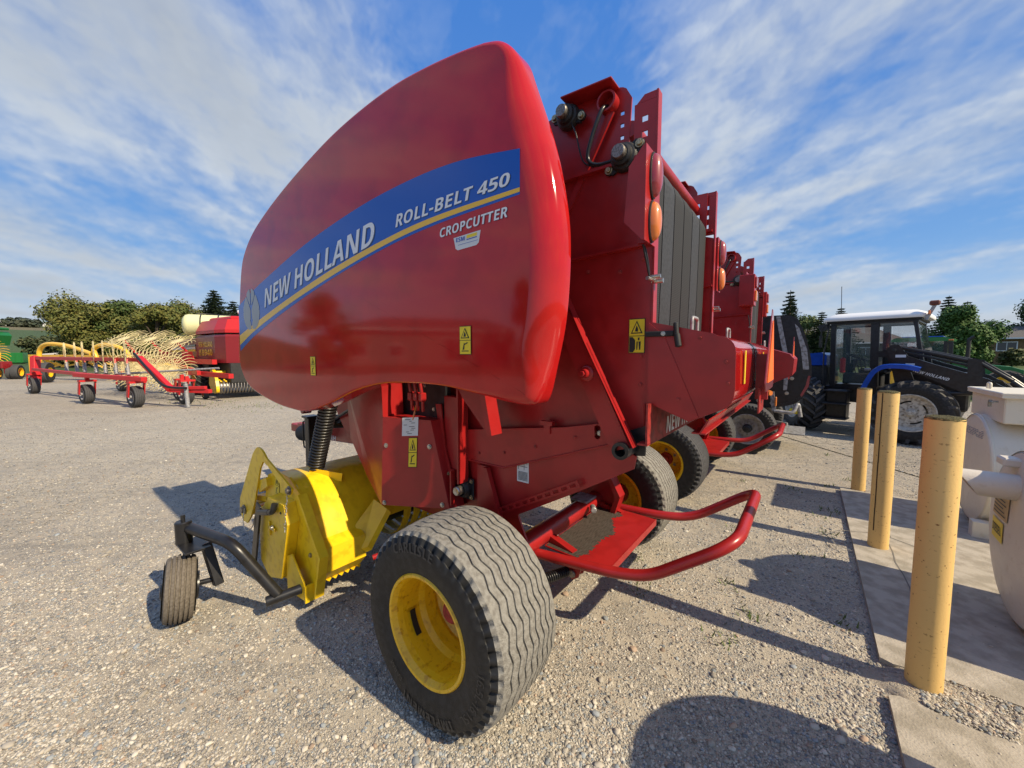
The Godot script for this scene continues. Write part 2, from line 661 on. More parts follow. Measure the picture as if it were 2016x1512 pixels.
func make_ground() -> void:
	# the land: one sheet to the horizon
	var mb := MB.new()
	mb.use_col = true
	var patch := FastNoiseLite.new()
	patch.seed = 2
	patch.frequency = 0.05
	patch.fractal_octaves = 4
	var radii := [0.0, 6.0, 14.0, 24.0, 34.0, 45.0, 58.0, 72.0, 90.0, 115.0, 150.0, 190.0, 240.0, 290.0, 340.0, 420.0, 540.0, 700.0, 1000.0, 1800.0]
	var A := 120
	for i in radii.size() - 1:
		for j in A:
			var q := []
			for k in [[i, j], [i + 1, j], [i + 1, j + 1], [i, j + 1]]:
				var an: float = TAU * k[1] / A
				var r: float = radii[k[0]]
				q.append(Vector3(sin(an) * r, terrain_height(sin(an) * r, cos(an) * r), -cos(an) * r))
			var m: Vector3 = (q[0] + q[2]) * 0.5
			var d := Vector2(m.x, m.z).length()
			var left: bool = m.x < -0.3 * d
			var v := 1.0 + 0.25 * patch.get_noise_2d(m.x, m.z)
			var c := Color(0.085, 0.135, 0.03) * v
			if left:
				c = Color(0.07, 0.125, 0.03) * v
				if d > 270.0:
					c = Color(0.20, 0.17, 0.075) * v
				if d < 62.0:
					c = Color(0.16, 0.15, 0.075) * v
			mb.col = c
			mb.quad(q[0], q[1], q[2], q[3])
	var gm := mat("grass land", Color.WHITE, 0.95)
	gm.vertex_color_use_as_albedo = true
	gm.uv1_world_triplanar = true
	worn(gm, noise_tex("grassy", 0.05, Color(0.6, 0.6, 0.6), Color(1, 1, 1), 0.3, 0.7), 0.35)
	structure(obj("ground", mb, gm), "open farmland around the yard")

	# the gravel yard
	var tx := gravel_textures()
	var ym := mat("gravel", Color.WHITE, 0.93)
	ym.albedo_texture = tx[0]
	ym.normal_enabled = true
	ym.normal_texture = tx[1]
	ym.normal_scale = 1.3
	ym.uv1_triplanar = true
	ym.uv1_world_triplanar = true
	ym.uv1_scale = Vector3.ONE / 1.3
	ym.vertex_color_use_as_albedo = true
	M.gravel = ym
	var yb := MB.new()
	yb.use_col = true
	var blotch := FastNoiseLite.new()
	blotch.seed = 31
	blotch.frequency = 0.55
	blotch.fractal_octaves = 5
	var steps := [[-4.5, 5.5, 1.0, 8.0, 0.14], [-14.0, 12.0, -3.0, 18.0, 0.5], [-62.0, 17.0, -14.0, 66.0, 1.6]]
	for level in steps.size():
		var s: Array = steps[level]
		var st: float = s[4]
		for i in int((s[1] - s[0]) / st):
			for j in int((s[3] - s[2]) / st):
				var x0: float = s[0] + i * st
				var f0: float = s[2] + j * st
				if level > 0:
					var p: Array = steps[level - 1]
					if x0 + st * 0.5 > p[0] and x0 + st * 0.5 < p[0] + int((p[1] - p[0]) / p[4]) * p[4] and f0 + st * 0.5 > p[2] and f0 + st * 0.5 < p[2] + int((p[3] - p[2]) / p[4]) * p[4]:
						continue
				if level == 2 and Vector2(x0, f0).length() > 60.0 + 2.0 * blotch.get_noise_2d(x0, f0):
					continue
				var y := -0.004 * level
				var q := [Vector3(x0, y, -f0), Vector3(x0 + st, y, -f0), Vector3(x0 + st, y, -f0 - st), Vector3(x0, y, -f0 - st)]
				var cs := []
				for p in q:
					var b := blotch.get_noise_2d(p.x, p.z)
					var b2 := blotch.get_noise_2d(p.x * 0.13 + 50.0, p.z * 0.13)
					var v := 0.90 + 0.16 * b + 0.22 * b2
					cs.append(Color(v, v * (0.985 + 0.03 * b2), v * (0.97 + 0.05 * b2)))
				for t in [[0, 1, 2], [0, 2, 3]]:
					for k in [t[0], t[2], t[1]]:
						yb.col = cs[k]
						yb.put(q[k], Vector3.UP)
	structure(obj("gravel_yard", yb, ym), "pale limestone gravel yard")

	# loose stones lying on it
	var kinds := []
	for k in 3:
		var sb := MB.new()
		var rn := FastNoiseLite.new()
		rn.seed = 40 + k
		rn.frequency = 0.9
		var rows := []
		for i in 5:
			var ph := -PI / 2 + PI * i / 4.0
			var line := PackedVector3Array()
			for j in 7:
				var an := TAU * j / 7.0
				var p := Vector3(cos(ph) * cos(an), sin(ph), cos(ph) * sin(an))
				line.append(p * (1.0 + 0.45 * rn.get_noise_3dv(p * 1.6)) * Vector3(1.0, 0.55, 0.72 + 0.1 * k))
			rows.append(line)
		sb.grid(rows, true)
		kinds.append(sb)
	var sm := mat("loose stones", Color.WHITE, 0.88)
	sm.vertex_color_use_as_albedo = true
	sm.uv1_triplanar = true
	rng.seed = 77
	for k in 3:
		var me := ArrayMesh.new()
		kinds[k].surface(me, sm)
		var mm := MultiMesh.new()
		mm.transform_format = MultiMesh.TRANSFORM_3D
		mm.use_colors = true
		mm.mesh = me
		var count := 60000
		var ts := []
		var cl := []
		while ts.size() < count:
			# thick near the camera, thinning with distance
			var f := 1.25 + 10.0 * pow(rng.randf(), 2.3)
			var x := rng.randf_range(-1.45, 1.42) * f
			var size := 0.0028 + 0.0050 * pow(rng.randf(), 2.0)
			if rng.randf() < 0.05:
				size = rng.randf_range(0.007, 0.014)
			if rng.randf() < 0.0015:
				size = rng.randf_range(0.014, 0.024)
			var b := blotch.get_noise_2d(x, -f)
			if rng.randf() > 0.55 + 0.9 * b + 0.25:
				continue
			if on_pad(x, f):
				if rng.randf() > 0.006:
					continue
				size *= 0.8
			var y := 0.035 if on_pad(x, f) else (0.034 if in_bite(x, f) else 0.0)
			var bs := Basis.from_euler(Vector3(rng.randf_range(-0.3, 0.3), rng.randf() * TAU, rng.randf_range(-0.3, 0.3))).scaled(Vector3(size, size * rng.randf_range(0.8, 1.15), size * rng.randf_range(0.8, 1.2)))
			ts.append(Transform3D(bs, Vector3(x, y + size * 0.16, -f)))
			var l := rng.randf_range(0.24, 0.52)
			var t := rng.randf()
			var c := Color(l * 1.06, l * 0.96, l * 0.80)
			if t < 0.15:
				c = Color(l * 0.62, l * 0.67, l * 0.70)
			elif t < 0.20:
				c = Color(l * 0.92, l * 0.68, l * 0.50)
			elif t < 0.27:
				c = Color(0.58, 0.54, 0.46)
			elif t < 0.32:
				c = Color(0.17, 0.165, 0.155)
			cl.append(c)
		mm.instance_count = count
		for i in count:
			mm.set_instance_transform(i, ts[i])
			mm.set_instance_color(i, cl[i])
		var mi := MultiMeshInstance3D.new()
		mi.name = numbered("gravel_stones")
		mi.multimesh = mm
		mi.material_override = sm
		add_child(mi)
		stuff(mi, ["loose pebbles strewn over the gravel yard", "loose chips of stone strewn over the gravel yard", "loose rounded stones strewn over the gravel yard"][k], "gravel")


const PAD_DIR := Vector2(0.6105, 0.792)


# slab frame: s along the row of bollards, t across it away from the machines
func pad_st(x: float, f: float) -> Vector2:
	var p := Vector2(x, f) - Vector2(3.93, 4.5)
	return Vector2(p.dot(PAD_DIR), p.dot(Vector2(PAD_DIR.y, -PAD_DIR.x)))


func on_pad(x: float, f: float) -> bool:
	var q := pad_st(x, f)
	if q.y < 0.0 or q.y > 4.2 or q.x > 0.05 or q.x < -9.0:
		return false
	var b := pad_st(2.0, 1.75)
	var e := (q - b - Vector2(-0.04, 0.13)) / Vector2(0.15, 0.40)
	if e.length() < 1.0 or (absf(q.x - b.x + 0.04) < 0.12 and q.y < b.y):
		return false
	return true


func in_bite(x: float, f: float) -> bool:
	var q := pad_st(x, f)
	return q.y > 0.12 and q.y < 1.0 and absf(q.x + 0.04 - pad_st(2.0, 1.75).x) < 0.17


func make_pad() -> void:
	var pm := mat("concrete", lin(0.42, 0.38, 0.315), 0.9)
	worn(pm, noise_tex("concrete", 0.012, Color(0.86, 0.855, 0.84), Color(1, 1, 1), 0.25, 0.7, FastNoiseLite.TYPE_SIMPLEX_SMOOTH, 7), 1.1, null, noise_tex("concrete_n", 0.12, Color.BLACK, Color.WHITE, 0, 1, FastNoiseLite.TYPE_SIMPLEX_SMOOTH, 4, 512, true, 5.0), 0.22)
	pm.uv1_world_triplanar = true
	var b := pad_st(2.0, 1.75)
	var out := PackedVector2Array()
	out.append(Vector2(0.05, 0.0))
	out.append(Vector2(0.05, 4.2))
	out.append(Vector2(-9.0, 4.2))
	out.append(Vector2(-9.0, 0.0))
	# ragged bite in the slab where the first bollard was set
	rng.seed = 5
	var bite := []
	for i in 41:
		var an := -PI + TAU * i / 40.0
		var rr := 1.0 + rng.randf_range(-0.05, 0.05)
		var q := b + Vector2(-0.04, 0.13) + Vector2(0.15 * sin(an), 0.40 * cos(an)) * rr
		if q.y > 0.012:
			bite.append(q)
	out.append(Vector2(bite[0].x - 0.02, 0.0))
	for q in bite:
		out.append(q)
	out.append(Vector2(bite[-1].x + 0.02, 0.0))
	var ax := Vector3(PAD_DIR.x, 0, -PAD_DIR.y)
	var ay := Vector3(PAD_DIR.y, 0, PAD_DIR.x)
	var o := Vector3(3.93, 0, -4.5)
	var mb := MB.new()
	mb.prism(out, o + Vector3(0, -0.1, 0), ax, ay, Vector3(0, 0.135, 0))
	var pad := structure(obj("concrete_pad", mb, pm), "worn concrete pad under the fuel tanks")
	# saw cuts and cracks: thin strips of grit filling real joints
	var jm := mat("joint grit", lin(0.16, 0.15, 0.13), 1.0)
	var jb := MB.new()
	var crack := func(pts: Array, w: float) -> void:
		for i in pts.size() - 1:
			var p: Vector2 = pts[i]
			var q: Vector2 = pts[i + 1]
			var d := (q - p).normalized().orthogonal() * w
			var P := func(a: Vector2) -> Vector3: return o + ax * a.x + ay * a.y + Vector3(0, 0.0365, 0)
			jb.quad(P.call(p - d), P.call(q - d), P.call(q + d), P.call(p + d))
	rng.seed = 8
	for seg in [[-0.2, -1.35, 0.26], [-1.5, -3.1, 0.24], [-4.15, -6.0, 0.22]]:
		var pts := []
		for i in 9:
			pts.append(Vector2(lerpf(seg[0], seg[1], i / 8.0), seg[2] + rng.randf_range(-0.012, 0.012)))
		crack.call(pts, 0.004)
	var c2 := []
	for i in 14:
		var an := TAU * 0.75 * i / 13.0 - 0.6
		c2.append(pad_st(3.05, 3.1) + Vector2(sin(an) * 0.30, cos(an) * 0.34) * (1.0 + rng.randf_range(-0.1, 0.1)))
	crack.call(c2, 0.005)
	var c3 := []
	for i in 16:
		c3.append(Vector2(b.x + 0.34 - 0.012 * i * sin(i * 0.9), 0.55 + i * 0.2 + rng.randf_range(-0.03, 0.03)))
	crack.call(c3, 0.004)
	obj("crack", jb, jm, pad)
	# gravel heaped in the bite round the bollard
	var hb := MB.new()
	hb.use_col = true
	hb.col = Color(0.9, 0.88, 0.85)
	var rows := []
	var hn := FastNoiseLite.new()
	hn.frequency = 6.0
	for i in 12:
		var r := i / 11.0
		var line := PackedVector3Array()
		for j in 36:
			var an := TAU * j / 36.0
			var p := b + Vector2(-0.04, 0.10) + Vector2(0.175 * sin(an), 0.44 * cos(an)) * r
			line.append(o + ax * p.x + ay * p.y + Vector3(0, (0.036 - 0.012 * r * r) * (1.0 - (ss(0.35, 1.0, r) * 1.4 if p.y < 0.02 else 0.0)) + 0.006 * hn.get_noise_2d(p.x, p.y), 0))
		rows.append(line)
	hb.grid(rows, true)
	stuff(obj("grit_heap", hb, M.gravel), "heap of grit round the foot of the nearest bollard", "grit")


func make_weeds() -> void:
	var mb := MB.new()
	mb.use_col = true
	rng.seed = 404
	for q in [[3.32, 3.9], [3.1, 3.75], [2.1, 3.55], [2.9, 3.4], [1.55, 2.62], [1.5, 2.3], [0.9, 2.55], [1.0, 2.95], [3.9, 4.7], [4.4, 4.9], [2.4, 3.0], [2.0, 2.2], [1.2, 2.1], [-0.4, 3.4], [3.4, 4.6], [3.0, 4.9], [5.2, 6.2], [-9.0, 12.2], [-8.2, 12.6], [-10.2, 13.2], [-11.5, 13.4], [-7.5, 12.0]]:
		var far := Vector2(q[0], q[1]).length() > 9.0
		for k in (60 if far else 22):
			var sp := 0.5 if far else 0.05
			var o := Vector3(q[0] + rng.randfn() * sp, 0.0, -q[1] + rng.randfn() * sp)
			var h := rng.randf_range(0.012, 0.04) * (1.8 if far else 1.0)
			var d := Vector3(rng.randfn(), 0, rng.randfn()).normalized()
			var s := d.cross(Vector3.UP) * h * 0.16
			var l := rng.randf_range(0.7, 1.3)
			mb.col = Color(0.10 * l, 0.14 * l, 0.03 * l)
			mb.tri(o - s, o + s, o + d * h * 0.9 + Vector3(0, h, 0))
	var m := mat("weed leaves", Color.WHITE, 0.8)
	m.vertex_color_use_as_albedo = true
	stuff(obj("weeds", mb, m), "tiny green weeds sprouting through the gravel", "weeds")

var M := {}


func stripe_tex(n: int, lo: float, hi: float) -> ImageTexture:
	var im := Image.create_empty(64, 64, false, Image.FORMAT_RGB8)
	for j in 64:
		var t := 0.5 + 0.5 * sin(TAU * n * j / 64.0)
		for i in 64:
			var w := lerpf(lo, hi, t)
			im.set_pixel(i, j, Color(w, w, w))
	return ImageTexture.create_from_image(im)


func make_mats() -> void:
	var dusty := noise_tex("dusty", 0.012, Color(0.93, 0.925, 0.92), Color(1, 1, 1), 0.25, 0.6, FastNoiseLite.TYPE_SIMPLEX_SMOOTH, 6)
	var rough_a := noise_tex("rough_a", 0.02, Color(0.80, 0.80, 0.80), Color(1, 1, 1), 0.3, 0.7, FastNoiseLite.TYPE_SIMPLEX_SMOOTH, 6)
	var grime := noise_tex("grime", 0.03, Color(0.78, 0.76, 0.74), Color(1, 1, 1), 0.28, 0.55, FastNoiseLite.TYPE_SIMPLEX_SMOOTH, 7)
	var specks := noise_tex("specks", 0.07, Color(0.45, 0.30, 0.18), Color(1, 1, 1), 0.13, 0.20, FastNoiseLite.TYPE_SIMPLEX_SMOOTH, 4)
	var wobble := noise_tex("wobble", 0.006, Color.BLACK, Color.WHITE, 0, 1, FastNoiseLite.TYPE_SIMPLEX_SMOOTH, 2, 512, true, 2.0)
	var pits := noise_tex("pits", 0.15, Color.BLACK, Color.WHITE, 0, 1, FastNoiseLite.TYPE_SIMPLEX_SMOOTH, 4, 512, true, 4.0)

	# moulded shield: glossy, slightly wavy
	var s := mat("shield red", lin(0.45, 0.012, 0.012), 0.075)
	M.shield = worn(s, dusty, 0.55, null, wobble, 0.025)
	var r := mat("red paint", lin(0.35, 0.015, 0.015), 0.36)
	M.red = worn(r, dusty, 0.9, rough_a, wobble, 0.05)
	var rf := mat("faded red paint", lin(0.36, 0.03, 0.025), 0.6)
	M.red_dull = worn(rf, grime, 1.3, rough_a)
	M.red_rake = mat("bright red paint", lin(0.52, 0.018, 0.02), 0.4)
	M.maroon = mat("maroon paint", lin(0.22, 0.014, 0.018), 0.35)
	M.yellow = worn(mat("yellow paint", lin(0.88, 0.57, 0.012), 0.36), noise_tex("ydirt", 0.02, Color(0.93, 0.90, 0.85), Color(1, 1, 1), 0.2, 0.42, FastNoiseLite.TYPE_SIMPLEX_SMOOTH, 7), 1.1, rough_a, wobble, 0.1)
	M.rim = worn(mat("rim yellow", lin(0.78, 0.45, 0.01), 0.33), noise_tex("rimdirt", 0.03, Color(0.80, 0.72, 0.62), Color(1, 1, 1), 0.16, 0.36, FastNoiseLite.TYPE_SIMPLEX_SMOOTH, 6), 1.5, rough_a)
	M.black = worn(mat("black paint", lin(0.016, 0.016, 0.018), 0.34), grime, 0.8)
	M.black_dull = worn(mat("black plastic", lin(0.022, 0.022, 0.023), 0.6), grime, 0.8)
	M.cast = worn(mat("black casting", lin(0.02, 0.02, 0.021), 0.5), grime, 6.0, null, pits, 0.6)
	var rub := mat("sidewall rubber", lin(0.018, 0.018, 0.019), 0.62)
	M.rubber = worn(rub, noise_tex("rub", 0.02, Color(0.6, 0.6, 0.6), Color(1, 1, 1), 0.3, 0.7), 2.0, null, pits, 0.25)
	var tr := mat("dusty tread", lin(0.26, 0.25, 0.225), 0.9)
	M.tread = worn(tr, noise_tex("trd", 0.035, Color(0.82, 0.81, 0.80), Color(1, 1, 1), 0.3, 0.62, FastNoiseLite.TYPE_SIMPLEX_SMOOTH, 7), 2.2, null, pits, 1.1)
	var td := mat("dark tread", lin(0.07, 0.07, 0.075), 0.85)
	M.tread_dark = worn(td, noise_tex("trd"	, 0.035, Color.BLACK, Color.WHITE), 2.0, null, pits, 0.5)
	M.steel = worn(mat("zinc steel", lin(0.55, 0.53, 0.48), 0.35, 0.9), grime, 8.0, rough_a)
	M.brass = worn(mat("passivated bolt", lin(0.50, 0.42, 0.25), 0.4, 0.85), grime, 8.0)
	M.worn_steel = worn(mat("worn steel", lin(0.28, 0.26, 0.23), 0.45, 0.7), grime, 5.0, rough_a)
	var belt := mat("belt rubber", lin(0.030, 0.031, 0.033), 0.75)
	belt.albedo_texture = stripe_tex(8, 0.45, 1.0)
	belt.uv1_triplanar = true
	belt.uv1_scale = Vector3(14, 14, 14)
	M.belt = belt
	M.belt_plain = worn(mat("worn belt rubber", lin(0.035, 0.036, 0.038), 0.6), grime, 3.0)
	M.blue = mat("decal blue", lin(0.010, 0.085, 0.42), 0.16)
	M.decal_yellow = mat("decal yellow", lin(0.82, 0.48, 0.04), 0.2)
	M.white_print = mat("white print", lin(0.72, 0.73, 0.75), 0.3)
	M.shadow_print = mat("dark outline print", lin(0.03, 0.05, 0.10), 0.3)
	M.grey_print = mat("silver print", lin(0.30, 0.315, 0.33), 0.3)
	M.warn = mat("warning yellow", lin(0.78, 0.58, 0.02), 0.4)
	M.ink = mat("black ink", lin(0.015, 0.015, 0.015), 0.5)
	M.paper = mat("white sticker", lin(0.62, 0.63, 0.64), 0.4)
	var rl := mat("red lens", lin(0.26, 0.008, 0.02), 0.12)
	rl.clearcoat_enabled = true
	M.lens_red = rl
	var ol := mat("amber lens", lin(0.60, 0.15, 0.008), 0.12)
	ol.clearcoat_enabled = true
	M.lens_amber = ol
	M.smv = mat("fluorescent orange", lin(0.95, 0.16, 0.02), 0.5)
	M.post = worn(mat("bollard paint", lin(0.74, 0.49, 0.18), 0.6), specks, 1.1, null, pits, 0.10)
	M.moss = worn(mat("lichen crust", lin(0.13, 0.12, 0.045), 0.95), noise_tex("lich", 0.06, Color(0.25, 0.22, 0.2), Color(1, 1, 1), 0.35, 0.6), 5.0, null, pits, 1.0)
	M.cream = worn(mat("cream tank paint", lin(0.70, 0.65, 0.53), 0.5), noise_tex("tankdirt", 0.025, Color(0.96, 0.95, 0.93), Color(1, 1, 1), 0.12, 0.30, FastNoiseLite.TYPE_SIMPLEX_SMOOTH, 7), 0.8, rough_a, pits, 0.1)
	M.grey_tank = worn(mat("off white tank paint", lin(0.62, 0.57, 0.49), 0.5), noise_tex("tankdirt", 0.02, Color.BLACK, Color.WHITE), 0.9, rough_a, pits, 0.1)
	M.wood = mat("tine cream", lin(0.66, 0.56, 0.30), 0.5)
	M.tractor_blue = worn(mat("tractor blue", lin(0.012, 0.07, 0.42), 0.25), dusty, 1.0)
	M.roof_white = mat("cab roof white", lin(0.78, 0.79, 0.80), 0.4)
	M.green = mat("implement green", lin(0.015, 0.16, 0.035), 0.4)
	M.grey_rim = worn(mat("grey rim paint", lin(0.34, 0.33, 0.33), 0.5), grime, 1.0)
	M.cream_rim = worn(mat("cream rim paint", lin(0.58, 0.55, 0.49), 0.5), grime, 0.9)
	var gl := mat("cab glass", Color(0.35, 0.45, 0.47, 0.12), 0.03)
	gl.transparency = BaseMaterial3D.TRANSPARENCY_ALPHA
	M.glass = gl
	M.poly = mat("translucent poly tank", lin(0.68, 0.68, 0.38), 0.45)
	M.galv = worn(mat("galvanised", lin(0.36, 0.36, 0.37), 0.5, 0.3), grime, 1.0)

# ---------------------------------------------------------------- wheels
# tyre round the local x axis, outer face towards -x
func tyre_mesh(R: float, hw: float, rr: float, grooves: int, side_m: Material, tread_m: Material, zigs := 24, per := 10) -> ArrayMesh:
	var segs := zigs * per
	var cols := []   # each: Callable-free description [x, r, zig, notch, is_tread]
	var side := [[0.90, rr + 0.004], [0.965, rr + 0.22 * (R - rr)], [1.0, rr + 0.50 * (R - rr)], [0.985, rr + 0.72 * (R - rr)], [0.955, R - 0.055], [0.90, R - 0.030], [0.83, R - 0.016]]
	for p in side:
		cols.append([-p[0] * hw, p[1], 0.0, 0, false])
	cols[4][3] = 1
	cols[5][3] = 2
	var crown := func(x: float) -> float: return R - 0.016 * pow(x / (0.83 * hw), 2.0)
	for k in grooves:
		var g := (-0.83 + (k + 1) * 1.66 / (grooves + 1)) * hw
		var w := 0.0045
		cols.append([g - w, crown.call(g), 1.0, 0, true])
		cols.append([g - w * 0.7, crown.call(g) - 0.011, 1.0, 0, true])
		cols.append([g + w * 0.7, crown.call(g) - 0.011, 1.0, 0, true])
		cols.append([g + w, crown.call(g), 1.0, 0, true])
	for i in range(side.size() - 1, -1, -1):
		var p: Array = side[i]
		cols.append([p[0] * hw, p[1], 0.0, [0, 0, 0, 0, 1, 2, 0][i], false])
	var rings := []
	for c in cols:
		var line := PackedVector3Array()
		for j in segs:
			var ph := float(j) / per
			var fr := fmod(ph * 2.0, 1.0)
			var z: float = asin(sin(TAU * ph)) * 0.0058 * c[2] * (0.0 if zigs == 36 else 1.0)
			var r: float = c[1]
			var x: float = c[0] + z
			if c[3] > 0 and fr > 0.45 and grooves > 0:
				r -= 0.014 if c[3] == 1 else 0.010
				x -= signf(c[0]) * 0.010
			var an := TAU * j / segs
			line.append(Vector3(x, sin(an) * r, cos(an) * r))
		rings.append(line)
	var sb := MB.new()
	var tb := MB.new()
	var nside := side.size()
	# sidewalls smooth, tread rib by rib
	sb.grid(rings.slice(0, 5), true)
	sb.grid(rings.slice(4, 6), true)
	tb.grid(rings.slice(5, 7), true)
	for i in range(6, rings.size() - nside):
		tb.grid([rings[i], rings[i + 1]], true)
	var e := rings.size()
	tb.grid(rings.slice(e - 7, e - 5), true)
	sb.grid(rings.slice(e - 6, e - 4), true)
	sb.grid(rings.slice(e - 5, e), true)
	var me := ArrayMesh.new()
	sb.surface(me, side_m)
	tb.surface(me, tread_m)
	return me


func lug_tyre_mesh(R: float, hw: float, rr: float, lugs: int, side_m: Material, tread_m: Material) -> ArrayMesh:
	var sb := MB.new()
	sb.lathe([Vector2(rr, -hw * 0.88), Vector2(rr + 0.3 * (R - rr), -hw), Vector2(R - 0.16 * (R - rr) - 0.03, -hw * 0.97), Vector2(R - 0.05, -hw * 0.82), Vector2(R - 0.035, 0), Vector2(R - 0.05, hw * 0.82), Vector2(R - 0.16 * (R - rr) - 0.03, hw * 0.97), Vector2(rr + 0.3 * (R - rr), hw), Vector2(rr, hw * 0.88)], Vector3.ZERO, Vector3.RIGHT, 64, true)
	var tb := MB.new()
	for s in [-1.0, 1.0]:
		for k in lugs:
			var a0 := TAU * (k + (0.5 if s > 0 else 0.0)) / lugs
			var prev := []
			for t in 6:
				var f := t / 5.0
				var an := a0 - 0.34 * f
				var x: float = s * hw * (1.0 - 1.02 * f)
				var w := 0.020 + 0.012 * f
				var top := R - (0.03 if t == 0 else 0.0) - 0.004 * absf(x / hw)
				var bot := R - 0.07 - (0.04 if t == 0 else 0.0)
				var d := Vector3(0, cos(an), -sin(an)) * w
				var c := Vector3(0, sin(an), cos(an))
				var q := [Vector3(x, 0, 0) + c * bot - d * 1.4, Vector3(x, 0, 0) + c * top - d, Vector3(x, 0, 0) + c * top + d, Vector3(x, 0, 0) + c * bot + d * 1.4]
				var mid: Vector3 = (q[0] + q[1] + q[2] + q[3]) * 0.25
				if t == 0:
					tb.face(q, mid + Vector3(-s * 0.1, 0, 0))
				else:
					var m2 := mid.lerp((prev[0] + prev[1] + prev[2] + prev[3]) * 0.25, 0.5)
					for e in 4:
						tb.face([prev[e], prev[(e + 1) % 4], q[(e + 1) % 4], q[e]], m2)
				if t == 5:
					tb.face(q, mid + Vector3(s * 0.1, 0, 0))
				prev = q
	var me := ArrayMesh.new()
	sb.surface(me, side_m)
	tb.surface(me, tread_m)
	return me


func rim_builder(rr: float, hw: float, dish: float, slots := 0) -> MB:
	var mb := MB.new()
	var o := -hw * 0.93
	var p := [[rr + 0.014, 0.020], [rr + 0.016, 0.004], [rr + 0.010, -0.004], [rr - 0.002, -0.002], [rr - 0.008, 0.010], [rr - 0.014, 0.022], [rr - 0.020, 0.050], [rr - 0.026, dish * 0.55], [rr - 0.040, dish * 0.66], [rr - 0.046, dish - 0.03], [rr - 0.040, dish - 0.012], [rr - 0.05, dish], [rr * 0.66, dish + 0.018], [rr * 0.44, dish], [0.0, dish]]
	var prof := []
	for q in p:
		prof.append(Vector2(q[0], o + q[1]))
	if slots > 0:
		mb.lathe(prof.slice(0, 13), Vector3.ZERO, Vector3.RIGHT, 56)
		# disc with real openings: hub plate, outer ring and the webs between the slots
		var xd := o + dish
		var r0 := rr * 0.58
		var r1 := rr - 0.10
		mb.lathe([Vector2(0, xd), Vector2(r0, xd), Vector2(r0, xd + 0.012)], Vector3.ZERO, Vector3.RIGHT, 48)
		mb.lathe([Vector2(r1, xd + 0.012), Vector2(r1, xd), Vector2(rr - 0.05, xd)], Vector3.ZERO, Vector3.RIGHT, 48)
		for k in slots:
			for j in 5:
				var a0 := TAU * (k + 0.10 * j) / slots
				var a1 := TAU * (k + 0.10 * (j + 1)) / slots
				var P := func(r: float, a: float) -> Vector3: return Vector3(xd, cos(a) * r, sin(a) * r)
				mb.quad(P.call(r0, a0), P.call(r1, a0), P.call(r1, a1), P.call(r0, a1))
	else:
		mb.lathe(prof, Vector3.ZERO, Vector3.RIGHT, 56)
	# the barrel on the other side of the disc
	var b := []
	for q in [[rr - 0.05, o + dish + 0.004], [rr - 0.05, hw * 0.93 - 0.10], [rr - 0.02, hw * 0.93 - 0.07], [rr - 0.012, hw * 0.93 - 0.015], [rr + 0.014, hw * 0.93 + 0.004], [rr + 0.014, hw * 0.93 - 0.02]]:
		b.append(Vector2(q[0], q[1]))
	mb.lathe(b, Vector3.ZERO, Vector3.RIGHT, 56)
	return mb


var tyre_cache := {}


func wheel(parent: Node, at: Vector3, R: float, hw: float, rr: float, o := {}) -> Node3D:
	var w := node(o.get("name", "wheel"), parent, at, o.get("turn", Basis()))
	var key := [R, hw, rr, o.get("grooves", 8), o.get("tread", M.tread), o.get("lugs", 0)]
	if not tyre_cache.has(key):
		if o.get("lugs", 0) > 0:
			tyre_cache[key] = lug_tyre_mesh(R, hw, rr, o.lugs, M.rubber, o.get("tread", M.tread))
		else:
			tyre_cache[key] = tyre_mesh(R, hw, rr, o.get("grooves", 8), M.rubber, o.get("tread", M.tread), o.get("zigs", 24), o.get("per", 10))
	put_mesh("tyre", tyre_cache[key], w)
	var dish: float = o.get("dish", 0.25)
	var rk := ["rim", rr, hw, dish, o.get("rim", M.rim), o.get("slots", 0)]
	if not tyre_cache.has(rk):
		var me := ArrayMesh.new()
		rim_builder(rr, hw, dish, o.get("slots", 0)).surface(me, o.get("rim", M.rim))
		tyre_cache[rk] = me
	put_mesh("rim", tyre_cache[rk], w)
	var hub := MB.new()
	var x0 := -hw * 0.93 + dish
	hub.lathe([Vector2(0.075, 0), Vector2(0.07, -0.03), Vector2(0.052, -0.04), Vector2(0.05, -0.095), Vector2(0.04, -0.105), Vector2(0.0, -0.108)], Vector3(x0, 0, 0), Vector3.RIGHT, 24)
	hub.lathe([Vector2(0.085, 0), Vector2(0.08, hw * 0.9), Vector2(0.0, hw * 0.9)], Vector3(x0 + 0.004, 0, 0), Vector3.RIGHT, 24)
	obj("hub", hub, o.get("hub", M.red_dull), w)
	for k in 6:
		var bb := MB.new()
		var an := TAU * (k + 0.5) / 6.0
		bb.hexbolt(Vector3(x0 - 0.006, sin(an) * 0.108, cos(an) * 0.108), Vector3.LEFT, 0.011)
		obj("wheel_nut", bb, o.get("nut", M.worn_steel), w)
	return w

# ---------------------------------------------------------------- round balers
const MACHINE_TURN := 0.91380   # local x runs across the machines, z to their rear
const SH_X := -0.085


func shield_bulge(z: float, y: float) -> float:
	return 0.010 * maxf(0.0, 1.0 - pow((z + 0.95) / 1.6, 2.0)) * maxf(0.0, 1.0 - pow((y - 2.05) / 0.95, 2.0))


func on_shield(z: float, y: float, lift := 0.0015) -> Vector3:
	return Vector3(SH_X - shield_bulge(z, y) - lift, y, z)


var dense := {}


func along(pts: Array, z: float) -> float:
	if not dense.has(pts):
		dense[pts] = curve2(pts, 10)
	var d: Array = dense[pts]
	for i in d.size() - 1:
		if z <= d[i + 1].x or i == d.size() - 2:
			return lerpf(d[i].y, d[i + 1].y, (z - d[i].x) / (d[i + 1].x - d[i].x))
	return d[-1].y


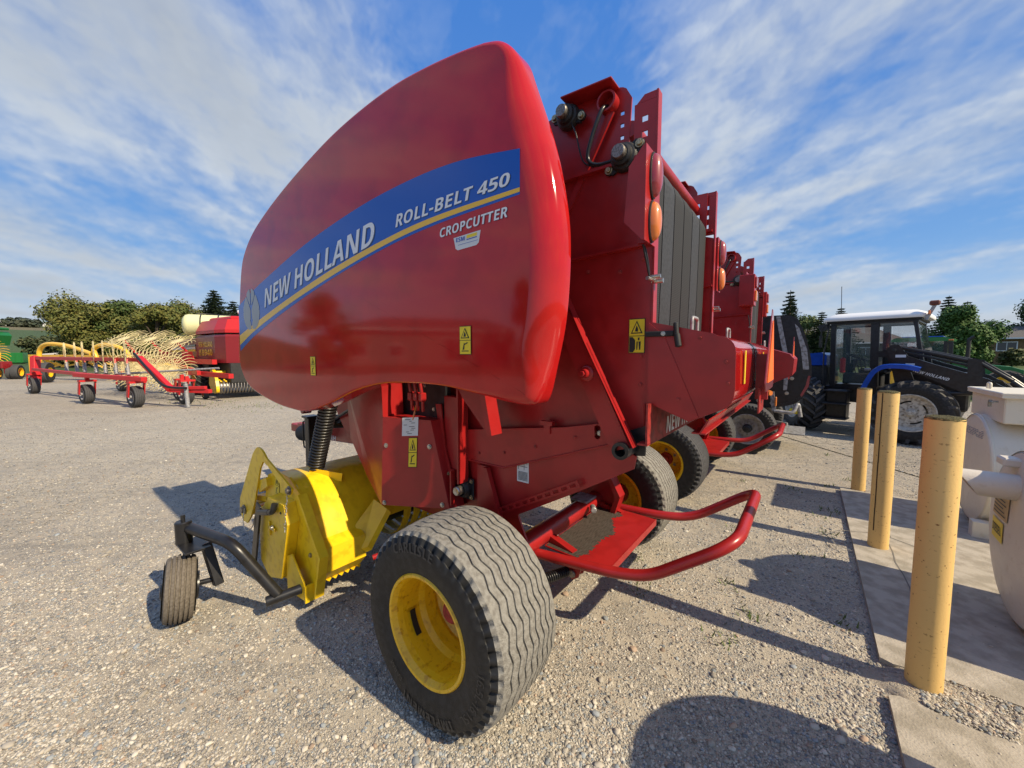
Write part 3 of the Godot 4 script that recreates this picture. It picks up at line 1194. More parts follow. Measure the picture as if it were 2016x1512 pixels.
func make_shield(root: Node3D, decals: bool) -> void:
	var corner := V2([0.255, 2.785, 0.11, 2.812, -0.07, 2.838, -0.28, 2.856, -0.53, 2.853, -0.82, 2.828, -1.12, 2.777, -1.47, 2.70, -1.76, 2.62, -2.01, 2.53, -2.18, 2.425, -2.28, 2.30, -2.36, 2.03, -2.42, 1.70, -2.40, 1.52, -2.22, 1.375, -1.82, 1.29, -1.5, 1.262, -1.26, 1.268, -0.98, 1.34, -0.7, 1.43, -0.46, 1.478, -0.25, 1.492, 0.0, 1.49, 0.22, 1.464, 0.36, 1.440, 0.44, 1.436, 0.487, 1.462, 0.52, 1.58, 0.557, 1.76, 0.570, 1.98, 0.557, 2.15, 0.51, 2.36, 0.425, 2.60, 0.385, 2.70, 0.33, 2.757])
	corner.append(corner[0])
	var line := curve2(corner, 5)
	line.pop_back()
	var n := line.size()
	var nor := []
	var rad := []
	for i in n:
		var t: Vector2 = (line[(i + 2) % n] - line[(i - 2 + n) % n]).normalized()
		nor.append(Vector2(t.y, -t.x))
		var p: Vector2 = line[i]
		var rr := 0.105 * lerpf(0.28, 1.0, ss(2.78, 2.45, p.y)) * lerpf(0.45, 1.0, ss(1.43, 1.66, p.y))
		rad.append(lerpf(0.018, rr, ss(0.12, 0.42, p.x)))
	# the outline runs forward over the top, so its inner side is on the left
	var mid := Vector2(-0.9, 2.05)
	if (nor[0] as Vector2).dot(mid - line[0]) < 0:
		for i in n:
			nor[i] = -nor[i]
	var rows := []
	var ring := func(inset: float, dx: float, share: float) -> PackedVector3Array:
		var out := PackedVector3Array()
		for i in n:
			var p: Vector2 = line[i] + nor[i] * rad[i] * inset
			p = mid + (p - mid) * share
			out.append(Vector3(SH_X - shield_bulge(p.x, p.y) + minf(rad[i], 0.09) * dx, p.y, p.x))
		return out
	# inner return, wall, rounded edge
	var wall := PackedVector3Array()
	var back := PackedVector3Array()
	for i in n:
		wall.append(Vector3(0.022, line[i].y, line[i].x))
		var q: Vector2 = line[i] + nor[i] * 0.03
		back.append(Vector3(0.025, q.y, q.x))
	rows.append(back)
	rows.append(wall)
	for k in 7:
		var a := PI / 2 * k / 6.0
		rows.append(ring.call(1.0 - cos(a), 1.0 - sin(a), 1.0))
	var mb := MB.new()
	mb.grid(rows.slice(0, 2), true)
	var rows2 := rows.slice(1)
	for k in range(1, 13):
		rows2.append(ring.call(1.0, 0.0, 1.0 - k / 12.0))
	mb.grid(rows2, true)
	var sh := obj("side_shield", mb, M.shield, root)
	sh.set_meta("label", "large glossy red moulded side shield with curved top")
	if not decals:
		return
	var top := V2([-2.36, 2.02, -2.256, 2.05, -2.134, 2.085, -1.717, 2.183, -1.178, 2.295, -0.611, 2.374, -0.194, 2.40, 0.126, 2.391, 0.43, 2.345])
	var ytop := V2([-2.40, 1.775, -2.324, 1.797, -2.032, 1.866, -1.493, 1.984, -0.887, 2.102, -0.397, 2.175, -0.029, 2.208, 0.43, 2.214])
	var ybot := V2([-2.40, 1.70, -2.335, 1.721, -2.038, 1.813, -1.497, 1.944, -0.890, 2.066, -0.40, 2.147, -0.029, 2.185, 0.43, 2.199])
	var bot := V2([-2.40, 1.648, -2.342, 1.673, -2.043, 1.776, -1.499, 1.918, -0.891, 2.050, -0.399, 2.133, -0.03, 2.172, 0.43, 2.190])
	var band := func(hi: Array, lo: Array, lift: float, called: String, m: Material) -> void:
		var b := MB.new()
		var r := []
		for k in 5:
			var l := PackedVector3Array()
			for i in 61:
				var z := lerpf(-2.375, 0.425, i / 60.0)
				var y := lerpf(along(hi, z), along(lo, z), k / 4.0)
				l.append(on_shield(z, y, lift))
			r.append(l)
		b.grid(r)
		obj(called, b, m, sh)
	band.call(top, bot, 0.0008, "blue_band", M.blue)
	band.call(ytop, ybot, 0.0015, "yellow_stripe", M.decal_yellow)
	var words := func(called: String, txt: String, base: Array, z0: float, z1: float, h0: float, h1: float, slant: float, bold: bool, edge: float) -> void:
		var full := letters_width(txt, bold)
		var k := (z1 - z0) / full
		for word in txt.split(" "):
			var off := 0.0 if txt.begins_with(word) else full - letters_width(word, bold)
			for pass_ in 2:
				var dz := edge if pass_ == 0 else 0.0
				var lift := 0.0021 if pass_ == 0 else 0.0027
				var b := letters(word, func(a: float, t: float) -> Vector3:
					var z := z0 + (a + off) * k
					var h := lerpf(h0, h1, (z - z0) / (z1 - z0))
					var y := along(base, z) + t * h - dz * 0.8
					return on_shield(z + t * h * slant + dz, y, lift), bold)
				obj(called if pass_ == 1 else called + "_edge", b, M.white_print if pass_ == 1 else M.shadow_print, sh)
	words.call("lettering", "NEW HOLLAND", V2([-1.86, 1.962, -1.412, 2.034, -0.92, 2.112, -0.43, 2.178]), -1.84, -0.47, 0.128, 0.113, 0.22, true, 0.006)
	words.call("lettering", "ROLL-BELT 450", V2([-0.30, 2.214, -0.028, 2.224, 0.40, 2.233]), -0.287, 0.375, 0.056, 0.044, 0.25, true, 0.003)
	words.call("lettering", "CROPCUTTER", V2([0.0, 2.113, 0.2, 2.12, 0.39, 2.124]), 0.011, 0.37, 0.036, 0.037, 0.15, true, 0.002)
	# leaf emblem
	var cz := -2.10
	var cy := 1.985
	var leaf := func(pts: Array) -> void:
		var poly := []
		for p in curve2(pts, 4):
			poly.append(p)
		var t := Geometry2D.triangulate_polygon(PackedVector2Array(poly))
		var b := MB.new()
		for i in range(0, t.size(), 3):
			var q := []
			for j in 3:
				var p: Vector2 = poly[t[i + j]]
				q.append(on_shield(cz + p.x, cy - 0.012 + p.y * 0.92, 0.0022))
			b.tri(q[0], q[1], q[2])
		obj("emblem_leaf", b, M.grey_print, sh)
	for s in [-1.0, 1.0]:
		for pts in [[0.012, 0.03, 0.010, 0.155, 0.055, 0.150, 0.080, 0.115, 0.045, 0.065], [0.010, -0.01, 0.050, 0.055, 0.095, 0.108, 0.140, 0.05, 0.160, 0.0, 0.120, -0.05, 0.070, -0.10, 0.016, -0.08], [0.012, -0.16, 0.020, -0.10, 0.075, -0.065, 0.158, -0.015, 0.155, -0.075, 0.120, -0.13, 0.06, -0.165]]:
			var pp := []
			for p in V2(pts):
				pp.append(Vector2(p.x * s, p.y))
			leaf.call(pp)
	# dealer badge
	var bq := [Vector2(0.093, 2.098), Vector2(0.24, 2.103), Vector2(0.230, 2.058), Vector2(0.218, 2.050), Vector2(0.116, 2.046), Vector2(0.104, 2.054)]
	var shape := func(called: String, q: Array, lift: float, m: Material) -> void:
		var b := MB.new()
		for i in range(1, q.size() - 1):
			b.tri(on_shield(q[0].x, q[0].y, lift), on_shield(q[i].x, q[i].y, lift), on_shield(q[i + 1].x, q[i + 1].y, lift))
		obj(called, b, m, sh)
	shape.call("badge", bq, 0.0012, M.paper)
	shape.call("badge_panel", V2([0.166, 2.096, 0.222, 2.098, 0.220, 2.086, 0.166, 2.084]), 0.0019, M.warn)
	shape.call("badge_line", V2([0.166, 2.081, 0.221, 2.083, 0.221, 2.0795, 0.166, 2.0775]), 0.0019, M.blue)
	shape.call("badge_line", V2([0.118, 2.066, 0.226, 2.069, 0.226, 2.0675, 0.118, 2.0645]), 0.0019, M.blue)
	flat_text("lettering", "ESM", on_shield(0.108, 2.078, 0.0022), Vector3(0, 0, 1), Vector3.UP, 0.016, 0.048, M.blue, sh)
	warning(sh, on_shield(0.122, 1.626, 0.003), Vector3(0, 0, 1), Vector3.UP, 0.066, 0.115, false)
	warning(sh, on_shield(-1.175, 1.50, 0.003), Vector3(0, 0, 1), Vector3.UP, 0.066, 0.118, false)


# yellow pictogram sticker: o = lower left corner
func warning(parent: Node, o: Vector3, ax: Vector3, ay: Vector3, w: float, h: float, black_lower: bool) -> void:
	var nn := ax.cross(ay).normalized()
	if nn.dot(Vector3(-1, 0, 0.3)) < 0:
		nn = -nn
	var st := node("warning_sticker", parent)
	var P := func(a: float, b: float, lift: float) -> Vector3: return o + ax * (a * w) + ay * (b * h) + nn * lift
	var q := func(called: String, pts: Array, lift: float, m: Material) -> void:
		var b := MB.new()
		for i in range(1, pts.size() - 1):
			b.tri(P.call(pts[0].x, pts[0].y, lift), P.call(pts[i].x, pts[i].y, lift), P.call(pts[i + 1].x, pts[i + 1].y, lift))
		obj(called, b, m, st)
	q.call("backing", V2([0, 0, 1, 0, 1, 1, 0, 1]), 0.0, M.ink)
	q.call("panel", V2([0.04, 0.51, 0.96, 0.51, 0.96, 0.98, 0.04, 0.98]), 0.0012, M.warn)
	q.call("panel", V2([0.04, 0.02, 0.96, 0.02, 0.96, 0.49, 0.04, 0.49]), 0.0012, M.warn)
	q.call("triangle", V2([0.14, 0.57, 0.86, 0.57, 0.5, 0.94]), 0.0022, M.ink)
	q.call("triangle", V2([0.24, 0.60, 0.76, 0.60, 0.5, 0.88]), 0.0032, M.warn)
	q.call("mark", V2([0.40, 0.63, 0.58, 0.62, 0.60, 0.70, 0.50, 0.80, 0.44, 0.72]), 0.0042, M.ink)
	if black_lower:
		q.call("mark", V2([0.06, 0.03, 0.30, 0.03, 0.42, 0.12, 0.42, 0.38, 0.25, 0.47, 0.06, 0.47]), 0.0022, M.ink)
		q.call("mark", V2([0.50, 0.10, 0.56, 0.10, 0.58, 0.34, 0.50, 0.34]), 0.0022, M.ink)
		q.call("mark", V2([0.66, 0.10, 0.74, 0.10, 0.76, 0.34, 0.62, 0.34]), 0.0022, M.ink)
		q.call("mark", V2([0.58, 0.37, 0.68, 0.37, 0.68, 0.45, 0.58, 0.45]), 0.0022, M.ink)
	else:
		q.call("mark", V2([0.28, 0.16, 0.42, 0.18, 0.46, 0.40, 0.40, 0.40]), 0.0022, M.ink)
		q.call("mark", V2([0.40, 0.36, 0.70, 0.44, 0.72, 0.40, 0.44, 0.33]), 0.0022, M.ink)
		q.call("mark", V2([0.20, 0.11, 0.80, 0.11, 0.80, 0.14, 0.20, 0.14]), 0.0022, M.ink)


func bolt(parent: Node, at: Vector3, axis: Vector3, r: float, m: Material) -> void:
	var b := MB.new()
	b.hexbolt(at, axis, r)
	obj("bolt", b, m, parent)


# roller bearing in a two-bolt housing, shaft end towards -x
func bearing(parent: Node, x: float, y: float, z: float, r: float, tilt := 0.4) -> void:
	var n := node("bearing", parent, Vector3(x, y, z))
	var b := MB.new()
	b.lathe([Vector2(r * 1.05, 0.0), Vector2(r * 1.05, -0.018), Vector2(r * 0.95, -0.030), Vector2(r * 0.80, -0.034), Vector2(r * 0.78, -0.05), Vector2(r * 0.62, -0.056), Vector2(r * 0.5, -0.056)], Vector3.ZERO, Vector3.RIGHT, 28)
	var ears := Vector3(0, sin(tilt), cos(tilt))
	for s in [-1.0, 1.0]:
		b.cyl(ears * s * r * 1.35, ears * s * r * 1.35 + Vector3(-0.016, 0, 0), r * 0.36, 14, 0.003)
	b.bar(-ears * r * 1.35 + Vector3(-0.007, 0, 0), ears * r * 1.35 + Vector3(-0.007, 0, 0), 0.014, r * 1.0, Vector3(0, cos(tilt), -sin(tilt)))
	obj("housing", b, M.cast, n)
	var s := MB.new()
	s.lathe([Vector2(r * 0.52, -0.03), Vector2(r * 0.52, -0.075), Vector2(r * 0.47, -0.082), Vector2(0, -0.082)], Vector3.ZERO, Vector3.RIGHT, 24)
	obj("shaft_end", s, M.worn_steel, n)
	for k in [-1.0, 1.0]:
		bolt(n, ears * k * r * 1.35 + Vector3(-0.016, 0, 0), Vector3.LEFT, 0.012, M.brass)


# upright strip of plate with square holes: the slots are real openings between rungs
func holed_post(mb: MB, x: float, z0: float, z1: float, y0: float, y1: float, holes: Array, hs: float) -> void:
	var t := 0.006
	var zc := (z0 + z1) * 0.5
	var ys := [y0]
	for h in holes:
		ys.append(h - hs / 2)
		ys.append(h + hs / 2)
	ys.append(y1)
	for i in ys.size() - 1:
		if i % 2 == 0:
			mb.box(Vector3(x, (ys[i] + ys[i + 1]) / 2, zc), Vector3(t, ys[i + 1] - ys[i], z1 - z0))
		else:
			var w0 := (zc - hs / 2) - z0
			mb.box(Vector3(x, (ys[i] + ys[i + 1]) / 2, z0 + w0 / 2), Vector3(t, ys[i + 1] - ys[i], w0))
			mb.box(Vector3(x, (ys[i] + ys[i + 1]) / 2, z1 - w0 / 2), Vector3(t, ys[i + 1] - ys[i], w0))


func lamp_lens(parent: Node, at: Vector3, h: float, w: float, m: Material, called: String) -> void:
	# long oval lens, domed towards +z
	var n := node(called, parent, at)
	var b := MB.new()
	var rows := []
	for i in 9:
		var a := PI / 2 * i / 8.0
		var line := PackedVector3Array()
		for j in 28:
			var an := TAU * j / 28.0
			var k := pow(cos(a), 0.6)
			line.append(Vector3(cos(an) * w * 0.5 * k, sin(an) * h * 0.5 * k, 0.034 * sin(a)))
		rows.append(line)
	b.grid(rows, true)
	obj("lens", b, m, n)
	var g := MB.new()
	g.lathe([Vector2(1.0, -0.012), Vector2(1.06, -0.010), Vector2(1.06, 0.004), Vector2(0.98, 0.006)], Vector3.ZERO, Vector3(0, 0, 1), 28)
	for i in g.v.size():
		g.v[i] = Vector3(g.v[i].x * w * 0.5, g.v[i].y * h * 0.5, g.v[i].z)
	obj("gasket", g, M.black_dull, n)


func belts(root: Node3D, y0: float) -> void:
	for k in 6:
		var x0 := 0.475 + k * 0.180
		var w := 0.168
		var b := MB.new()
		var path := V2([0.690, y0, 0.696, 2.0, 0.700, 2.36])
		for i in 9:
			var a := PI * 0.75 * i / 8.0
			path.append(Vector2(0.605 + 0.095 * cos(a), 2.41 + 0.095 * sin(a)))
		path.append(Vector2(0.30, 2.62))
		var rows := []
		for p in path:
			rows.append(PackedVector3Array([Vector3(x0, p.y, p.x), Vector3(x0 + w * 0.5, p.y + 0.001, p.x + 0.002), Vector3(x0 + w, p.y, p.x)]))
		b.grid(rows)
		for s in [0, 2]:
			for i in rows.size() - 1:
				b.quad(rows[i][s], rows[i + 1][s], rows[i + 1][s] - Vector3(0, 0.003, 0.009), rows[i][s] - Vector3(0, 0.003, 0.009))
		obj("belt", b, M.belt_plain if k in [1, 4] else M.belt, root)


# the walk-on plate and bent tube behind the axle
func ramp(root: Node3D, worn_plate: bool) -> void:
	var n := node("bale_ramp", root)
	var mb := MB.new()
	mb.box(Vector3(1.20, 0.415, 0.20), Vector3(0.86, 0.012, 0.43), 0.003, Basis(Vector3.RIGHT, 0.04))
	mb.box(Vector3(1.20, 0.392, 0.413), Vector3(0.86, 0.045, 0.006))
	var pm: StandardMaterial3D = M.red
	obj("step_plate", mb, pm, n)
	if worn_plate:
		# mud and straw stain ground into the paint, ragged edge
		var b := MB.new()
		var rn := FastNoiseLite.new()
		rn.seed = 3
		rn.frequency = 5.0
		var rows := []
		for i in 97:
			var x := 0.775 + 0.845 * i / 96.0
			var zr := 0.17 + 0.06 * rn.get_noise_1d(x * 1.1) + 0.035 * rn.get_noise_1d(x * 7.0) + 0.020 * rn.get_noise_1d(x * 23.0) + 0.10 * maxf(0.0, 1.0 - absf(x - 1.05) * 2.0)
			zr = clampf(zr, 0.03, 0.36)
			rows.append(PackedVector3Array([Vector3(x, 0.4305, -0.005), Vector3(x, 0.4305 - 0.04 * (zr * 0.5), zr * 0.5), Vector3(x, 0.4300 - 0.04 * zr, zr)]))
		b.grid(rows)
		var mm := mat("dried mud stain", lin(0.065, 0.052, 0.042), 0.85)
		worn(mm, noise_tex("mudstain", 0.05, Color(0.70, 0.66, 0.62), Color(1, 1, 1), 0.3, 0.6, FastNoiseLite.TYPE_SIMPLEX_SMOOTH, 6), 1.0)
		mm.uv1_scale = Vector3(0.6, 3, 5)
		obj("mud_stain", b, mm, n)
	var t := MB.new()
	t.tube(fillet([Vector3(0.70, 0.40, -0.03), Vector3(0.80, 0.395, 0.45), Vector3(0.84, 0.42, 0.62), Vector3(0.90, 0.70, 1.02), Vector3(1.86, 0.70, 1.02), Vector3(1.80, 0.42, 0.62), Vector3(1.70, 0.42, 0.40), Vector3(1.66, 0.42, 0.05)], 0.16, 8), 0.031, 16)
	obj("push_bar", t, M.red, n)
	var lug := MB.new()
	lug.plate(V2([0.10, 0.38, 0.24, 0.38, 0.21, 0.28, 0.17, 0.255, 0.13, 0.28]), 0.80, 0.812)
	lug.plate(V2([0.10, 0.38, 0.24, 0.38, 0.21, 0.28, 0.17, 0.255, 0.13, 0.28]), 0.86, 0.872)
	obj("hinge_lug", lug, M.red, n)
	var pin := MB.new()
	pin.cyl(Vector3(0.785, 0.295, 0.17), Vector3(0.89, 0.295, 0.17), 0.024, 16, 0.003)
	obj("hinge_pin", pin, M.worn_steel, n)
	var arm := MB.new()
	arm.bar(Vector3(0.82, 0.40, 0.17), Vector3(0.86, 0.47, -0.12), 0.05, 0.06)
	arm.bar(Vector3(1.58, 0.40, 0.17), Vector3(1.58, 0.47, -0.12), 0.05, 0.06)
	obj("hinge_arm", arm, M.red, n)
	obj("spring", coil(Vector3(0.84, 0.295, 0.15), Vector3(0.52, 0.30, 0.02), 0.026, 0.006, 22), M.black, n)


func make_body(root: Node3D, first: bool) -> void:
	var red: Material = M.red
	# chamber sides
	for s in [0, 1]:
		var x0 := 0.40 if s == 0 else 1.59
		var mb := MB.new()
		mb.plate(V2([0.735, 1.25, 0.735, 2.38, 0.62, 2.42, 0.30, 2.44, -0.5, 2.60, -1.4, 2.50, -2.0, 2.1, -2.1, 1.5, -1.7, 1.02, -0.9, 0.66, -0.10, 0.72, 0.33, 0.985]), x0, x0 + 0.012)
		obj("chamber_side", mb, red, root)
		# upper roller plate set a little further in
		var up := MB.new()
		# cut along the row of square holes, each half notched
		var h0 := 0.5765
		var h1 := 0.5935
		var left := V2([0.18, 2.74, 0.20, 2.40, 0.585, 2.40])
		left[2] = Vector2(0.585, 2.40)
		var notch := []
		for y in [2.505, 2.55, 2.60, 2.65]:
			notch.append(y)
		for y in notch:
			left.append_array([Vector2(0.585, y - 0.0085), Vector2(h0, y - 0.0085), Vector2(h0, y + 0.0085), Vector2(0.585, y + 0.0085)])
		left.append_array(V2([0.585, 2.755, 0.555, 2.765, 0.30, 2.765]))
		var rp := V2([0.585, 2.40, 0.61, 2.40, 0.625, 2.70, 0.60, 2.745, 0.585, 2.755])
		for i in 4:
			var y: float = notch[3 - i]
			rp.append_array([Vector2(0.585, y + 0.0085), Vector2(h1, y + 0.0085), Vector2(h1, y - 0.0085), Vector2(0.585, y - 0.0085)])
		up.plate(left, x0 + 0.028, x0 + 0.036)
		up.plate(rp, x0 + 0.028, x0 + 0.036)
		obj("roller_plate", up, red, root)
		var lip := MB.new()
		lip.box(Vector3(x0 - 0.01, 2.762, 0.45), Vector3(0.10, 0.008, 0.24), 0.002, Basis(Vector3.RIGHT, 0.05))
		obj("top_flange", lip, red, root)
		var ledge := MB.new()
		ledge.box(Vector3(x0 - 0.004, 2.425, 0.51), Vector3(0.05, 0.012, 0.44))
		obj("ledge", ledge, red, root)
		var ledge2 := MB.new()
		ledge2.box(Vector3(x0 - 0.012, 2.068, 0.55), Vector3(0.03, 0.010, 0.38), 0.0, Basis(Vector3.RIGHT, -0.04))
		obj("ledge", ledge2, red, root)
		# perforated upright with a flange to the rear
		var post := MB.new()
		holed_post(post, x0 - 0.002, 0.650, 0.7375, 2.40, 2.64, [2.455, 2.515, 2.575], 0.024)
		post.box(Vector3(x0 + 0.016, 2.07, 0.742), Vector3(0.044, 1.20, 0.008))
		post.plate(V2([0.66, 2.641, 0.737, 2.641, 0.737, 2.668, 0.69, 2.668]), x0 - 0.005, x0 + 0.001)
		obj("gate_post", post, red, root)
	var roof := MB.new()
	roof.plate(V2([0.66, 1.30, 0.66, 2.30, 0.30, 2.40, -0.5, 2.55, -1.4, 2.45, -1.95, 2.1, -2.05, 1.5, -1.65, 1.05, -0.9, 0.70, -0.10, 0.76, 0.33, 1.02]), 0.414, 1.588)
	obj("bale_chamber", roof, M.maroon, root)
	belts(root, 1.70)
	var tube := MB.new()
	tube.cyl(Vector3(0.43, 2.575, 0.62), Vector3(1.575, 2.575, 0.62), 0.032, 20)
	obj("cross_tube", tube, red, root)
	var inner := MB.new()
	holed_post(inner, 1.56, 0.60, 0.70, 2.40, 2.66, [2.45, 2.52, 2.59], 0.024)
	obj("roller_bracket", inner, red, root)
	# added unseen block between near shield and chamber, shaped to cast the ground shadow
	var dc := MB.new()
	dc.plate(V2([-2.25, 1.62, -2.20, 2.28, -2.0, 2.46, -1.4, 2.64, -0.6, 2.76, -0.55, 2.25, -1.2, 1.72, -1.9, 1.46]), 0.06, 0.395)
	obj("added_shadow_block", dc, red, root)
	# roller bearings
	bearing(root, 0.40, 2.70, 0.345, 0.052, -0.25)
	bearing(root, 0.40, 2.445, 0.612, 0.055, 0.5)
	bolt(root, Vector3(0.39, 2.43, 0.70), Vector3.LEFT, 0.012, M.brass)
	# bent tube ring and hose
	var ring := MB.new()
	ring.lathe([Vector2(0.034, 0.03), Vector2(0.034, -0.02), Vector2(0.042, -0.02), Vector2(0.042, 0.03)], Vector3(0.40, 2.70, 0.53), Vector3.RIGHT, 24)
	ring.bar(Vector3(0.405, 2.66, 0.545), Vector3(0.392, 2.28, 0.34), 0.012, 0.03, Vector3(0, 0.4, -1))
	obj("hose_guide", ring, red, root)
	var hose := MB.new()
	hose.tube(curve([Vector3(0.41, 2.69, 0.525), Vector3(0.372, 2.66, 0.515), Vector3(0.365, 2.56, 0.475), Vector3(0.37, 2.48, 0.455), Vector3(0.375, 2.443, 0.50), Vector3(0.378, 2.44, 0.60), Vector3(0.38, 2.445, 0.66)], 8), 0.009, 10)
	obj("hydraulic_hose", hose, M.black, root)
	var wire := MB.new()
	wire.tube(curve([Vector3(0.37, 2.66, 0.37), Vector3(0.36, 2.60, 0.40), Vector3(0.37, 2.48, 0.43), Vector3(0.375, 2.44, 0.48)], 8), 0.0035, 6)
	obj("cable", wire, M.black, root)
	# lamp brackets and lamps, one each side
	for s in [0, 1]:
		var xb := 0.305 if s == 0 else 1.71
		if first:
			var lb := MB.new()
			lb.plate(V2([0.675, 2.13, 0.745, 2.055, 0.752, 2.055, 0.752, 2.395, 0.745, 2.395, 0.690, 2.33]), xb - 0.062, xb - 0.056)
			lb.box(Vector3(xb, 2.225, 0.752), Vector3(0.125, 0.345, 0.006))
			lb.box(Vector3(xb + 0.06, 2.225, 0.72), Vector3(0.006, 0.30, 0.07))
			obj("lamp_bracket", lb, red, root)
			lamp_lens(root, Vector3(xb + 0.012, 2.305, 0.758), 0.165, 0.072, M.lens_red, "tail_lamp")
			lamp_lens(root, Vector3(xb + 0.012, 2.135, 0.758), 0.150, 0.072, M.lens_amber, "turn_lamp")
		else:
			var lb := MB.new()
			lb.box(Vector3(xb, 2.31, 0.71), Vector3(0.16, 0.32, 0.14), 0.004)
			obj("lamp_bracket", lb, red, root)
			for k in 2:
				var le := MB.new()
				le.box(Vector3(xb, 2.39 - 0.14 * k, 0.788), Vector3(0.10, 0.11, 0.022), 0.008)
				obj("tail_lamp" if k == 0 else "turn_lamp", le, M.lens_red if k == 0 else M.lens_amber, root)
		var fit := MB.new()
		var xf := 0.375 if s == 0 else 1.63
		fit.cyl(Vector3(xf - 0.03, 1.93, 0.735), Vector3(xf + 0.05, 1.93, 0.748), 0.008, 10)
		fit.cyl(Vector3(xf + 0.03, 1.925, 0.735), Vector3(xf + 0.03, 1.925, 0.78), 0.010, 10)
		fit.cyl(Vector3(xf + 0.01, 1.94, 0.735), Vector3(xf + 0.01, 1.94, 0.775), 0.008, 10)
		obj("hose_fitting", fit, M.steel, root)
	var w2 := MB.new()
	w2.tube(curve([Vector3(0.33, 2.06, 0.72), Vector3(0.345, 2.0, 0.73), Vector3(0.37, 1.94, 0.735)], 6), 0.004, 6)
	w2.tube(curve([Vector3(0.35, 2.06, 0.72), Vector3(0.36, 2.01, 0.73), Vector3(0.372, 1.95, 0.735)], 6), 0.003, 6)
	obj("cable", w2, M.black, root)

	# rear hood: two cheeks and a rounded cover in two halves
	var hp: Array
	if first:
		hp = [Vector2(0.735, 1.76), Vector2(0.97, 1.705)]
		for i in 7:
			var a := PI / 2 - PI / 2 * i / 6.0
			hp.append(Vector2(0.99 + 0.06 * cos(a), 1.635 + 0.06 * sin(a)))
		hp.append(Vector2(1.052, 1.50))
		for i in 5:
			var a := -(PI / 3) * i / 4.0
			hp.append(Vector2(1.00 + 0.05 * cos(a), 1.48 + 0.06 * sin(a)))
		hp.append_array(V2([0.90, 1.365, 0.735, 1.43]))
	else:
		hp = V2([0.735, 1.76, 0.92, 1.70, 1.10, 1.64, 1.14, 1.59, 1.13, 1.42, 0.96, 1.33, 0.735, 1.40])
	for s in [0, 1]:
		var x0 := 0.375 if s == 0 else 1.80
		var cheek := MB.new()
		cheek.plate(hp, x0, x0 + 0.006)
		obj("hood_side", cheek, red, root)
		if first:
			var f2 := MB.new()
			f2.plate(V2([0.738, 1.755, 0.80, 1.70, 0.935, 1.385, 0.90, 1.372, 0.742, 1.432]), x0 - 0.0045 if s == 0 else x0 + 0.007, x0 - 0.001 if s == 0 else x0 + 0.0105)
			obj("hood_gusset", f2, red, root)
	for s in [0, 1]:
		var xa := 0.379 if s == 0 else 1.02
		var xz := 0.985 if s == 0 else 1.802
		var cov := MB.new()
		var rows := []
		var arc := hp.slice(0, hp.size() - 1)
		for p in arc:
			rows.append(PackedVector3Array([Vector3(xa, p.y - 0.002, p.x - 0.002), Vector3(xz, p.y - 0.002, p.x - 0.002)]))
		for i in rows.size() - 1:
			cov.grid([rows[i], rows[i + 1]]) if not first else null
		if first:
			cov.grid(rows)
		obj("hood_cover", cov, M.shield if first else red, root)
		if first:
			var ref := MB.new()
			ref.box(Vector3(xa + 0.22 if s == 0 else xa + 0.33, 1.575, 1.055), Vector3(0.03, 0.135, 0.003))
			obj("reflector", ref, M.warn, root)
		# wire handle
		var hd := MB.new()
		var hx := 0.55 if s == 0 else 1.42
		hd.tube(fillet([Vector3(hx, 1.72, 0.86), Vector3(hx, 1.785, 0.86), Vector3(hx + 0.10, 1.785, 0.86), Vector3(hx + 0.10, 1.72, 0.86)], 0.02), 0.007, 10)
		obj("grab_handle", hd, M.galv, root)
	var lipm := MB.new()
	lipm.box(Vector3(1.09, 1.352, 0.955), Vector3(1.42, 0.062, 0.006), 0.0, Basis(Vector3.RIGHT, 0.5))
	lipm.box(Vector3(1.09, 1.322, 0.935), Vector3(1.42, 0.006, 0.05))
	obj("hood_lip", lipm, red, root)
	# latch: black bar and T knob
	var la := MB.new()
	la.bar(Vector3(0.362, 1.708, 0.725), Vector3(0.362, 1.708, 0.84), 0.012, 0.022, Vector3.UP, 0.004)
	la.cyl(Vector3(0.355, 1.708, 0.85), Vector3(0.352, 1.655, 0.86), 0.012, 12, 0.004)
	la.cyl(Vector3(0.358, 1.75, 0.845), Vector3(0.355, 1.70, 0.85), 0.010, 12, 0.004)
	obj("hood_latch", la, M.black_dull, root)
	bolt(root, Vector3(0.354, 1.708, 0.80), Vector3.LEFT, 0.006, M.steel)
	# slow vehicle triangle on a bracket between the two covers
	var sm := MB.new()
	sm.prism(PackedVector2Array(V2([-0.20, 1.46, 0.20, 1.46, 0.24, 1.50, 0.03, 1.84, -0.03, 1.84, -0.24, 1.50])), Vector3(1.02, 0, 1.11), Vector3.RIGHT, Vector3.UP, Vector3(0, 0, 0.004))
	var sg := obj("slow_vehicle_sign", sm, M.lens_red, root)
	var sm2 := MB.new()
	sm2.prism(PackedVector2Array(V2([-0.17, 1.50, 0.17, 1.50, 0.0, 1.79])), Vector3(1.02, 0, 1.115), Vector3.RIGHT, Vector3.UP, Vector3(0, 0, 0.003))
	obj("sign_center", sm2, M.smv, sg)
	var br := MB.new()
	br.box(Vector3(1.02, 1.52, 1.082), Vector3(0.05, 0.22, 0.05))
	br.box(Vector3(1.02, 1.41, 1.08), Vector3(0.22, 0.12, 0.006))
	obj("sign_bracket", br, red, root)

	# panel under the hood with the maker's name
	var np := MB.new()
	np.box(Vector3(1.03, 1.345, 0.756), Vector3(1.42, 0.165, 0.008))
	np.box(Vector3(1.03, 1.262, 0.740), Vector3(1.42, 0.008, 0.04))
	obj("name_panel", np, M.red_dull, root)
	if first:
		flat_text("lettering", "NEW HOLLAND", Vector3(0.575, 1.272, 0.7620), Vector3.RIGHT, Vector3.UP, 0.076, 0.74, M.white_print, root, 0.1)

	# lower frame on the near side
	var lf := MB.new()
